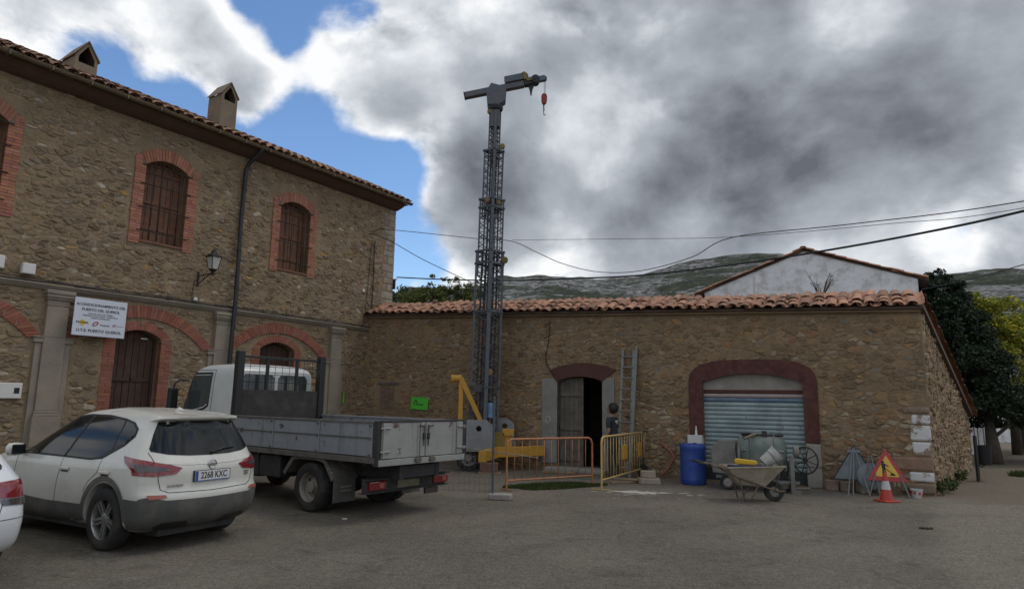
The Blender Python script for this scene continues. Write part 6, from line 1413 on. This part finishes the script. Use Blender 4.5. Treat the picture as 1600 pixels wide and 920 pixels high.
# ------------------------------------------------------------------ fixings on the house front (world placed by house coordinates)
MH = Matrix.Translation((HX, HY, 0)) @ Matrix.Rotation(HA, 4, 'Z')
def on_house(name, label, cat, s_, z, out=0.0, grp=None):
    p = MH @ V(s_, -out, z); return thing(name, label, cat, p, HA, grp)
sg = on_house('notice_board', 'white works notice board with dark lettering fixed above the doorway', 'sign', -.90, 3.42, .30)
b = MB(); b.box(-.535, .535, -.012, .012, -.40, .40); b.build('panel', 'sign_white', sg, bevel=.004)
b = MB(); b.box(-.36, -.32, .013, .30, -.3, .3); b.box(.32, .36, .013, .30, -.3, .3); b.build('bracket', 'alu', sg)
MT = Matrix(((1, 0, 0, 0), (0, 0, -1, 0), (0, 1, 0, 0), (0, 0, 0, 1)))
for txt, x, z, size, m_, sx in (('ACONDICIONAMIENTO DEL', 0, .26, .078, 'ink', 1.0), ('PUERTO DEL QUEROL', 0, .155, .078, 'ink', 1.0), ('N-232, P.K. 46,0 AL 55,5. TRAMO:', 0, .075, .036, 'ink', 1), ('BARRANCO DE LA BOTA - MASIA DE LA', 0, .03, .036, 'ink', 1.1), ('TORRETA (CASTELLON)', 0, -.015, .036, 'ink', 1), ('PAVASAL', -.35, -.125, .062, 'ink', 1.0), ('TAGSON', .10, -.155, .05, 'ink', 1.0), ('pt', .30, -.13, .085, 'sign_red', 1), ('U.T.E. PUERTO QUEROL', 0, -.29, .082, 'ink', 1.05)):
    lettering('lettering', txt, size, m_, sg, Matrix.Translation((x, -.0145, z)) @ MT, .001, sx=sx, bold=.0012 if size > .05 else .0004)
b = MB(); b.prism([(-.35, -.055), (-.27, -.125), (-.35, -.20), (-.43, -.125)], -.0142, -.0125); b.build('logo', 'logo_yellow', sg)
b = MB(); b.box(.345, .50, -.0142, -.0125, -.150, -.138); b.build('logo', 'logo_grey', sg)
b = MB(); b.tube([(-.09+.05*cos(a), -.0145, -.13+.035*sin(a)+.02*cos(a)) for a in [2*pi*k/20 for k in range(20)]], .011, 6, closed=True); b.build('logo', 'sign_red', sg)
# wall lantern
wl = on_house('wall_lantern', 'black wall lantern with milky panes on a bracket by the downpipe', 'lamp', 1.42, 4.66)
b = MB(); b.box(-.02, .02, -.03, .0, -.16, .20); b.tube([(0, -.02, .10), (0, -.62, .12)], .014, 8); b.tube([(0, -.02, -.12), (0, -.22, -.02), (0, -.45, .08), (0, -.58, .11)], .012, 8); b.tube([V(0, -.24-.05*cos(a), .05+.04*sin(a)) for a in [2*pi*k/14 for k in range(14)]], .007, 6, closed=True); b.build('bracket', 'iron', wl, smooth=40)
cx_, cy_ = 0, -.62
b = MB(); b.lathe([(.03, .06), (.035, .14), (.10, .20), (.115, .215)], Matrix.Translation((cx_, cy_, 0)) @ Matrix.Rotation(pi/4, 4, 'Z'), 4); b.build('base', 'iron', wl)
for k in range(4):
    a0, a1 = pi/4+k*pi/2, pi/4+(k+1)*pi/2; q = [V(cx_+.105*cos(a0), cy_+.105*sin(a0), .22), V(cx_+.105*cos(a1), cy_+.105*sin(a1), .22), V(cx_+.175*cos(a1), cy_+.175*sin(a1), .52), V(cx_+.175*cos(a0), cy_+.175*sin(a0), .52)]; b = MB(); b.add(q, [(0, 1, 2, 3)]); b.build('pane', 'lantern_glass', wl)
    b = MB(); b.beam(q[0]+V(0, 0, -.01), q[3], .016); b.beam(q[3], q[2], .02); b.build('frame_bar', 'iron', wl)
b = MB(); b.lathe([(.215, .515), (.215, .53), (.12, .60), (.07, .63), (.055, .66), (.03, .67), (.02, .71), (0, .72)], Matrix.Translation((cx_, cy_, 0)) @ Matrix.Rotation(pi/4, 4, 'Z'), 4); b.build('cap', 'iron', wl)
b = MB(); b.tube([MH @ V(*q) for q in ((1.42, -.03, 4.70), (1.33, -.02, 4.62), (1.30, -.02, 4.3), (1.31, -.03, 4.06))], .008, 5); tag(b.build('lamp_cable', 'cable_black', smooth=True), 'thin black cable dropping from the wall lantern', 'cable')
for s_, z, w_, h_, dp, lab in ((-2.27, 4.29, .24, .22, .12, 'white alarm box above the string course near the pilaster'), (-2.80, 4.35, .22, .26, .10, 'white box at the picture edge above the string course'), (-2.34, 1.84, .46, .31, .10, 'white meter box with small dark window on the stone wall'), (1.39, 4.17, .09, .09, .06, 'tiny white junction box below the wall lantern'), (7.06, 5.22, .10, .10, .06, 'small grey junction box between the cables at the house corner')):
    o = on_house('wall_box', lab, 'box', s_, z); b = MB(); b.box(-w_/2, w_/2, -dp, .0, -h_/2, h_/2); b.build('case', 'white_plastic', o, bevel=.012)
    b = MB(); b.box(-w_/2+.015, w_/2-.015, -dp-.006, -dp-.001, -h_/2+.015, h_/2-.015); b.build('lid', 'white_plastic', o, bevel=.004)
    if w_ > .4: b = MB(); b.box(.09, .18, -dp-.010, -dp-.0065, -.05, .06); b.build('dial_window', 'glass_dark', o)
# green stickers
for nm, lab, M0, x0, x1, z0, z1, tx in (('green_sign', 'bright green sign with a black house mark on the barn wall', Matrix.Translation((BX, BY, 0)) @ Matrix.Rotation(BA, 4, 'Z'), 1.87, 2.50, 1.50, 1.86, True), ('green_sign', 'thin slip of green sign beside the last pilaster of the house', MH, 6.42, 6.47, 1.66, 1.98, False)):
    p = M0 @ V((x0+x1)/2, -.045, (z0+z1)/2); o = thing(nm, lab, 'sign', p, M0.to_euler().z); o.rotation_euler = (0, radians(3), M0.to_euler().z); w_, h_ = (x1-x0)/2, (z1-z0)/2
    b = MB(); b.box(-w_, w_, -.01, .01, -h_, h_); b.build('panel', 'green_sign', o, bevel=.006)
    if tx:
        b = MB(); b.prism([(-.20, -.06), (-.20, .04), (-.135, .105), (-.07, .04), (-.07, -.06), (-.10, -.06), (-.10, .03), (-.135, .065), (-.17, .03), (-.17, -.06)], -.0135, -.0105); b.build('house_mark', 'ink', o)
        b = MB()
        for k, (wd, hh) in enumerate(((.022, .04), (.010, .06), (.026, .04), (.022, .04), (.026, .04), (.018, .04))): b.box(-.05+k*.034, -.05+k*.034+wd, -.0132, -.0105, -.055, -.055+hh)
        tag(b.build('small_print', 'ink', o), kind='stuff')
# scribble on the door jamb
b = MB(); MBn = Matrix.Translation((BX, BY, 0)) @ Matrix.Rotation(BA, 4, 'Z')
b.tube([MBn @ V(6.46+.07*cos(a), -.038, 1.32+.085*sin(a)) for a in [2*pi*k/18*1.08+.3 for k in range(18)]], .006, 5); b.tube([MBn @ V(x, -.038, z) for x, z in ((6.36, 1.08), (6.44, 1.14), (6.42, .98), (6.52, 1.10), (6.50, .92), (6.58, 1.02))], .006, 5)
tag(b.build('chalk_scribble', 'white_paint_flake', smooth=True), 'white scribble drawn on the grey door jamb', 'scribble')

# ------------------------------------------------------------------ cables
def cable(pts, r_, name, label, sub=6):
    P = [V(*p) for p in pts]; out = []
    for i in range(len(P)-1):
        p0, p1, p2, p3 = P[max(i-1, 0)], P[i], P[i+1], P[min(i+2, len(P)-1)]
        for k in range(sub):
            t_ = k/sub; out.append(.5*((2*p1)+(p2-p0)*t_+(2*p0-5*p1+4*p2-p3)*t_*t_+(3*p1-p0-3*p2+p3)*t_**3))
    out.append(P[-1]); b = MB(); b.tube(out, r_, 6); return tag(b.build(name, 'cable_black', smooth=True), label, 'cable')
cable([(-3.91, 22.2, 5.87), (-2.01, 20.5, 5.51), (-.01, 18.7, 5.19), (1.67, 17.2, 5.0), (3.08, 15.8, 4.84), (4.8, 14.0, 4.77), (6.1, 12.4, 4.75), (7.06, 11.0, 4.75), (7.78, 9.8, 4.78), (9.0, 7.5, 4.9), (11, 3, 5.3)], .021, 'overhead_cable', 'thick twisted black cable sweeping low across to the upper picture edge')
cable([(-4.92, 21.35, 6.9), (-4.88, 21.32, 7.13), (-4.56, 21.3, 7.24), (-3.98, 21.0, 7.21), (-1.14, 20.5, 6.84), (-.03, 20.0, 6.65), (.75, 19.5, 6.19), (1.48, 19.0, 5.76), (2.42, 18.4, 5.42), (3.44, 17.6, 5.31), (4.55, 16.6, 5.48), (5.36, 15.8, 5.82), (7.33, 14.0, 5.7), (9.15, 11.5, 5.48), (12, 7, 5.4)], .011, 'overhead_cable', 'thin cable sagging in a loop between two high points behind the crane')
cable([(-.03, 20.0, 6.69), (3.14, 17.8, 6.24), (5.36, 15.8, 5.83), (7.71, 13.2, 5.50), (8.9, 11.2, 5.26), (12, 6, 5.2)], .006, 'overhead_cable', 'hair thin straight wire spanning above the sagging loop')
cable([(-4.86, 21.3, 6.9), (-4.81, 21.3, 7.15), (-4.07, 21.0, 6.89), (-2.85, 20.6, 6.17), (-1.39, 20.2, 5.44), (0.0, 19.9, 4.78)], .011, 'overhead_cable', 'thin cable running down from the house corner to the barn roof')
cable([(10.0, 16.0, 4.64), (9.72, 14.0, 4.51), (9.42, 12.0, 4.43), (9.3, 8, 4.5)], .009, 'overhead_cable', 'single dark wire passing in front of the conifer')
cable([MH @ V(s_, -.10, 4.065+.012*sin(s_*3)) for s_ in frange(-6.4, 7.3, 40)]+[MH @ V(*q) for q in ((7.40, -.06, 4.10), (7.44, -.05, 4.4), (7.46, -.05, 5.5), (7.44, -.05, 6.6), (7.46, -.05, 6.95))], .016, 'facade_cable', 'black cable along the string course climbing at the house corner', 3)
cable([MH @ V(s_, -.085, 4.105+.015*sin(s_*2.3+1)) for s_ in frange(-6.4, 7.0, 36)]+[MH @ V(*q) for q in ((7.12, -.05, 4.16), (7.16, -.05, 4.5), (7.24, -.05, 5.6), (7.30, -.05, 6.7), (7.34, -.05, 6.92))], .011, 'facade_cable', 'thinner second cable laid above the string course cable', 3)
cable([barn_w(6.49, -.025, 4.0), barn_w(6.46, -.025, 3.5), barn_w(6.37, -.025, 2.98), barn_w(6.46, -.03, 2.72), barn_w(6.66, -.06, 2.5)], .012, 'wall_cable', 'loose dark cable hanging down the barn wall above the door')
o = on_house('insulator', 'dark cable clamp at the far corner of the house', 'clamp', 8.44, 5.72); b = MB(); b.box(-.03, .03, -.10, .0, -.25, .1); b.build('clamp_body', 'black_trim', o, bevel=.01); b = MB(); b.tube([(0, -.06, .08), (.10, -.08, .12)], .03, 8); b.build('clamp_head', 'white_plastic', o, smooth=40)
# ------------------------------------------------------------------ greenery
def leaf_mat(name, c0, c1, trans=.25):
    m, N, L, B = new_mat(name); at = N.new('ShaderNodeAttribute'); at.attribute_name = 'Col'
    L.new(at.outputs['Color'], B.inputs['Base Color']); B.inputs['Roughness'].default_value = .65; B.inputs['Specular IOR Level'].default_value = .3
    tr = N.new('ShaderNodeBsdfTranslucent'); L.new(at.outputs['Color'], tr.inputs[0]); mx_ = N.new('ShaderNodeMixShader'); mx_.inputs[0].default_value = trans
    L.new(B.outputs[0], mx_.inputs[1]); L.new(tr.outputs[0], mx_.inputs[2]); L.new(mx_.outputs[0], N['Material Output'].inputs[0])
leaf_mat('leaf', None, None); leaf_mat('needle', None, None, .08)
pm('bark', (.085, .068, .052), .95, var=.3, scale=5, bump=.8, bscale=22, dist=.03)
def leaves(b, c, rad, n, size, cols, r, aspect=1.7, droop=.0):
    for _ in range(n):
        while True:
            q = V(r.uniform(-1, 1), r.uniform(-1, 1), r.uniform(-1, 1))
            if q.length <= 1: break
        q = q*(.55+.45*q.length) if q.length > .01 else q
        p = V(c[0]+q.x*rad[0], c[1]+q.y*rad[1], c[2]+q.z*rad[2]); s_ = size*r.uniform(.6, 1.3)
        u = V(r.gauss(0, 1), r.gauss(0, 1), r.gauss(0, .6)-droop).normalized(); v = u.cross(V(r.gauss(0, 1), r.gauss(0, 1), r.gauss(0, 1))).normalized()
        k = r.uniform(.65, 1.35); cc = r.choice(cols); b.c = (cc[0]*k, cc[1]*k, cc[2]*k)
        w = u.cross(v)*s_*.12
        b.add([p-u*s_*aspect*.5, p+v*s_*.4+w, p+u*s_*aspect*.5, p-v*s_*.4+w], [(0, 1, 2, 3)])
def tree(name, label, cat, base, trunk, crown, mat, cols, size, seed, grp=None, droop=0, limbs=6, trunk_r=.2):
    """crown: list of (centre, radii, clumps, leaves per clump, clump size)"""
    r = random.Random(seed); t = thing(name, label, cat, base, 0, grp)
    b = MB(); P = [V(*p) for p in trunk]; b.tube(P, [trunk_r*(1-.75*i/(len(P)-1)) for i in range(len(P))], 9); cl = []
    for c, rad, nc, nl, cs in crown:
        for _ in range(nc):
            while True:
                q = V(r.uniform(-1, 1), r.uniform(-1, 1), r.uniform(-1, 1))
                if .25 < q.length <= 1: break
            q *= (.8+.2*r.random())/max(.6, q.length) if r.random() < .6 else 1
            cl.append((V(c[0]+q.x*rad[0], c[1]+q.y*rad[1], c[2]+q.z*rad[2]), nl, cs*r.uniform(.6, 1.35)))
    for p, _, _ in r.sample(cl, min(limbs*5, len(cl))):
        k = r.randint(len(P)//3, len(P)-1); a = P[k]; m_ = a.lerp(p, .55)+V(r.uniform(-.2, .2), r.uniform(-.2, .2), r.uniform(0, .25)); b.tube([a, m_, p], [trunk_r*.28, trunk_r*.16, .012], 6, cap=False)
    b.build('trunk', 'bark', t, smooth=True)
    b = MB()
    for p, nl, cs in cl: leaves(b, p, (cs, cs, cs*.62), nl, size, cols, r, droop=droop)
    b.build('crown', mat, t)
    return t
DK = [(.018, .032, .015), (.024, .042, .020), (.014, .024, .013), (.036, .055, .024)]
YG = [(.26, .27, .025), (.36, .34, .035), (.18, .21, .025), (.42, .36, .045), (.12, .16, .02)]
OL = [(.085, .105, .026), (.12, .14, .036), (.06, .08, .022), (.15, .155, .045)]
tree('conifer_tree', 'large dark evergreen tree rising behind the barn corner', 'tree', (16.1, 22.6, 0), [(0, 0, 0), (.02, .1, .8), (.05, .2, 1.5), (.1, .4, 2.6)],
     [((.7, .5, 1.95), (2.5, 1.9, .70), 130, 130, .40), ((-.5, .5, 3.2), (1.25, 1.5, 1.0), 110, 130, .38), ((-.75, .6, 4.5), (1.05, 1.2, 1.1), 95, 130, .34), ((-.85, .7, 5.6), (.75, .8, .8), 50, 120, .26), ((-.95, .8, 6.3), (.38, .4, .45), 14, 60, .16), ((2.9, 1.0, 1.9), (1.9, 1.5, .5), 60, 130, .38)], 'needle', DK, .085, 3, droop=.6, limbs=1, trunk_r=.25)
tree('conifer_tree', 'dark evergreen at the picture edge with its trunk beside the path', 'tree', (21.7, 28.6, 0), [(0, 0, 0), (0, 0, 1.2), (.1, .1, 2), (0, .2, 2.6)],
     [((-.2, 0, 2.3), (3.2, 2.0, .55), 80, 90, .42)], 'needle', DK, .10, 6, droop=.3, limbs=1, trunk_r=.26)
tree('autumn_tree', 'bright yellow green tree glowing at the picture edge beside the dark evergreen', 'tree', (20.3, 27.2, 0), [(0, 0, 0), (0, 0, 2), (-.2, 0, 3.4), (-.3, 0, 5)],
     [((-.9, 0, 4.2), (2.2, 1.6, 1.6), 150, 100, .42), ((-1.6, -.2, 5.7), (.7, .7, .7), 26, 80, .3), ((-.2, .2, 5.5), (1.4, 1.2, .8), 46, 80, .36)], 'leaf', YG, .10, 9, limbs=3, trunk_r=.2)
tree('garden_tree', 'olive green leafy tree showing over the barn roof beside the house', 'tree', (-4.4, 37, 0), [(0, 0, 0), (0, 0, 3), (.1, 0, 6), (.2, 0, 7.6)],
     [((.2, 0, 7.0), (2.3, 1.6, 1.05), 80, 85, .42), ((.6, -.2, 8.2), (1.0, .8, .65), 12, 36, .26), ((1.6, 0, 7.6), (1.3, .9, .8), 30, 80, .38)], 'leaf', OL, .10, 12, trunk_r=.2)
tree('garden_tree', 'paler grey green tree in the gap between house and crane mast', 'tree', (-7.2, 40, 0), [(0, 0, 0), (0, 0, 3), (.1, 0, 6), (.2, 0, 7.0)],
     [((.3, 0, 7.4), (2.2, 1.6, 1.1), 70, 80, .42)], 'leaf', [(.075, .09, .05), (.10, .115, .07), (.05, .065, .035)], .10, 13, trunk_r=.2)
# dry shrub rooted on the barn ridge
dw_ = thing('dry_weed', 'leafless dry weed sticking up from the barn ridge', 'weed', barn_w(13.3, .95, btop(13.3)+.40), 0); r = random.Random(17); b = MB()
for k in range(16):
    a = r.uniform(0, 2*pi); l_ = r.uniform(.35, .85); p1 = V(cos(a)*.14*l_*2, sin(a)*.2, l_*.5); p2 = V(cos(a)*.38*l_*1.4, sin(a)*.4*l_, l_*r.uniform(.55, .95)); b.tube([(0, 0, 0), p1, p2], [.012, .008, .003], 5, cap=False)
    for _ in range(3): q = p1.lerp(p2, r.uniform(.2, .9)); b.tube([q, q+V(r.uniform(-.16, .16), r.uniform(-.1, .1), r.uniform(.02, .16))], [.004, .002], 4, cap=False)
b.build('twigs', 'bark', dw_)
# grass patch before the door, weeds at the corner
def grass(name, label, centre, rad, n, hgt, cols, seed, rz=0):
    r = random.Random(seed); b = MB()
    for _ in range(n):
        q = sqrt(r.random()); a = r.uniform(0, 2*pi); ed = 1-.35*noise.noise(V(cos(a)*1.5+seed, sin(a)*1.5, 0)); p = rotz((cos(a)*q*rad[0]*ed, sin(a)*q*rad[1]*ed, 0), rz)+V(centre[0], centre[1], 0)
        h_ = hgt*r.uniform(.4, 1.25); d_ = V(r.uniform(-1, 1), r.uniform(-1, 1), 0)*h_*.6; w = V(r.uniform(-1, 1), r.uniform(-1, 1), 0).normalized()*.006; k = r.uniform(.6, 1.3); c = r.choice(cols); b.c = (c[0]*k, c[1]*k, c[2]*k)
        b.add([p-w, p+w, p+d_*.45+V(0, 0, h_*.65)+w*.6, p+d_+V(0, 0, h_)], [(0, 1, 2, 3)])
    return tag(b.build(name, 'leaf'), label, 'grass', kind='stuff')
GR = [(.05, .085, .018), (.075, .11, .025), (.10, .11, .035), (.04, .065, .016)]
grass('grass', 'patch of short green grass in front of the barn door', (.95, 14.72), (1.15, .42), 9000, .06, GR, 5, .42)
grass('grass', 'tufts of grass at the far side of the lane', (14.6, 18.6), (.9, .5), 2600, .12, GR, 6)
grass('grass', 'tiny tuft of grass alone on the asphalt', (6.28, 10.42), (.12, .05), 120, .03, GR, 7)
def weed(name, label, p, h_, n, seed):
    r = random.Random(seed); t = thing(name, label, 'weed', p, 0, 'weeds along the barn foot'); b = MB(); s_ = MB()
    for k in range(n):
        a = r.uniform(0, 2*pi); tip = V(cos(a)*h_*.5, sin(a)*h_*.3, h_*r.uniform(.5, 1)); s_.tube([(0, 0, 0), tip*.6, tip], .004, 4, cap=False); leaves(b, tip*.75, (h_*.3, h_*.22, h_*.3), 16, .06, GR, r)
    s_.build('stems', 'bark', t); b.build('foliage', 'leaf', t); return t
for k, (sx, lab) in enumerate(((.25, 'leafy weed right at the painted corner of the barn'), (.8, 'larger leafy weed along the lane side of the barn'), (1.6, 'low weed halfway down the barn side wall'), (3.4, 'straggly weed near the far end of the barn side wall'))):
    q = MS @ V(sx, -.12, 0); weed('weed', lab, barn_w(q.x, q.y, 0), (.28, .34, .26, .30)[k], 7, 60+k)
q = barn_w(14.85, -.12, 0); weed('weed', 'small weed beside the red streaked paint pot', q, .16, 6, 66)
# plaster spill
b = MB(); r = random.Random(22)
def splat(cx, cy, rx, ry, rz, n=22):
    pts = [rotz((rx*cos(a)*r.uniform(.6, 1.1), ry*sin(a)*r.uniform(.6, 1.1), .004), rz)+V(cx, cy, 0) for a in [2*pi*k/n for k in range(n)]]; b.add([V(cx, cy, .005)]+pts, [(0, 1+k, 1+(k+1) % n) for k in range(n)])
splat(2.65, 14.05, .62, .16, -.25)
for _ in range(34): splat(2.7+r.gauss(0, .55), 13.95+r.gauss(0, .22), r.uniform(.03, .16), r.uniform(.02, .06), r.uniform(-.6, .2), 9)
for _ in range(14): splat(r.uniform(2, 5), r.uniform(13, 15.5), r.uniform(.015, .05), r.uniform(.01, .03), r.uniform(-1, 1), 7)
tag(b.build('plaster_spill', 'plaster_dust'), 'pale splashes of dried plaster on the asphalt by the barriers', 'spill', kind='stuff')
# grit and fallen bits over the yard
b = MB(); r = random.Random(77)
for _ in range(4500):
    x, y = r.uniform(-6, 11), r.uniform(4.2, 16); s_ = r.uniform(.004, .012)*(2 if r.random() < .05 else 1); k = r.uniform(.6, 1.5); b.c = (.19*k, .165*k, .13*k)
    if y > 15.6-.5*(x-5): continue
    c = [V(x+s_*cos(a)*r.uniform(.6, 1.2), y+s_*sin(a)*r.uniform(.6, 1.2), 0) for a in (0, 1.3, 2.6, 3.8, 5.1)]; b.add(c+[V(x, y, s_*.8)], [(i, (i+1) % 5, 5) for i in range(5)])
tag(b.build('grit', 'stone'), 'loose grit scattered over the asphalt yard', 'grit', kind='stuff')
b = MB(); b.cbox((-2.47, 10.45, .008), (.07, .05, .012), (0, 0, .4)); tag(b.build('paper_scrap', 'white_plastic'), 'scrap of white paper on the ground behind the lorry wheel', 'paper')
# ------------------------------------------------------------------ far end of the lane
fn = thing('board_fence', 'whitewashed upright board fence at the end of the lane', 'fence', (16.6, 25.0, 0), atan2(6.4, 5.7)); r = random.Random(41)
for k in range(26):
    x = k*.33; b = MB(); hgt = 1.28+r.uniform(-.12, .16); b.box(x, x+.27, 0, .03, 0, hgt); o = b.build('board', 'white_wash' if r.random() < .75 else 'old_wood', fn, bevel=.006); o.rotation_euler = (0, r.uniform(-.02, .02), 0)
for z in (.35, .95): b = MB(); b.box(0, 8.6, .031, .09, z, z+.1); b.build('rail', 'old_wood', fn)
lb = thing('litter_bin', 'dark metal litter bin hung on a post beside the lane', 'bin', (11.75, 17.15, 0), .3)
b = MB(); b.box(-.035, .035, -.03, .03, 0, 1.12); b.build('post', 'chassis', lb, bevel=.006)
b = MB(); b.lathe([(.15, .40), (.165, .42), (.19, .86), (.20, .88), (.185, .88), (.155, .43), (0, .42)], Matrix.Translation((.27, .02, 0)), 24); b.build('basket', 'galv_dark', lb, smooth=40)
b = MB(); b.tube([(.03, 0, .42), (.14, .0, .34), (.27, .0, .40)], .012, 6); b.tube([(.03, 0, .80), (.10, 0, .80)], .014, 6); b.build('bracket', 'chassis', lb)
fh = thing('far_shed', 'low pale wall beyond the trees at the end of the lane', 'wall', (28, 37, 0), 0); b = MB(); b.box(-3, 8, 0, .3, 0, 1.6); b.build('wall', 'white_wash', fh); b = MB(); b.box(-3.1, 8.1, -.1, .4, 1.601, 1.7); b.build('coping', 'concrete', fh)
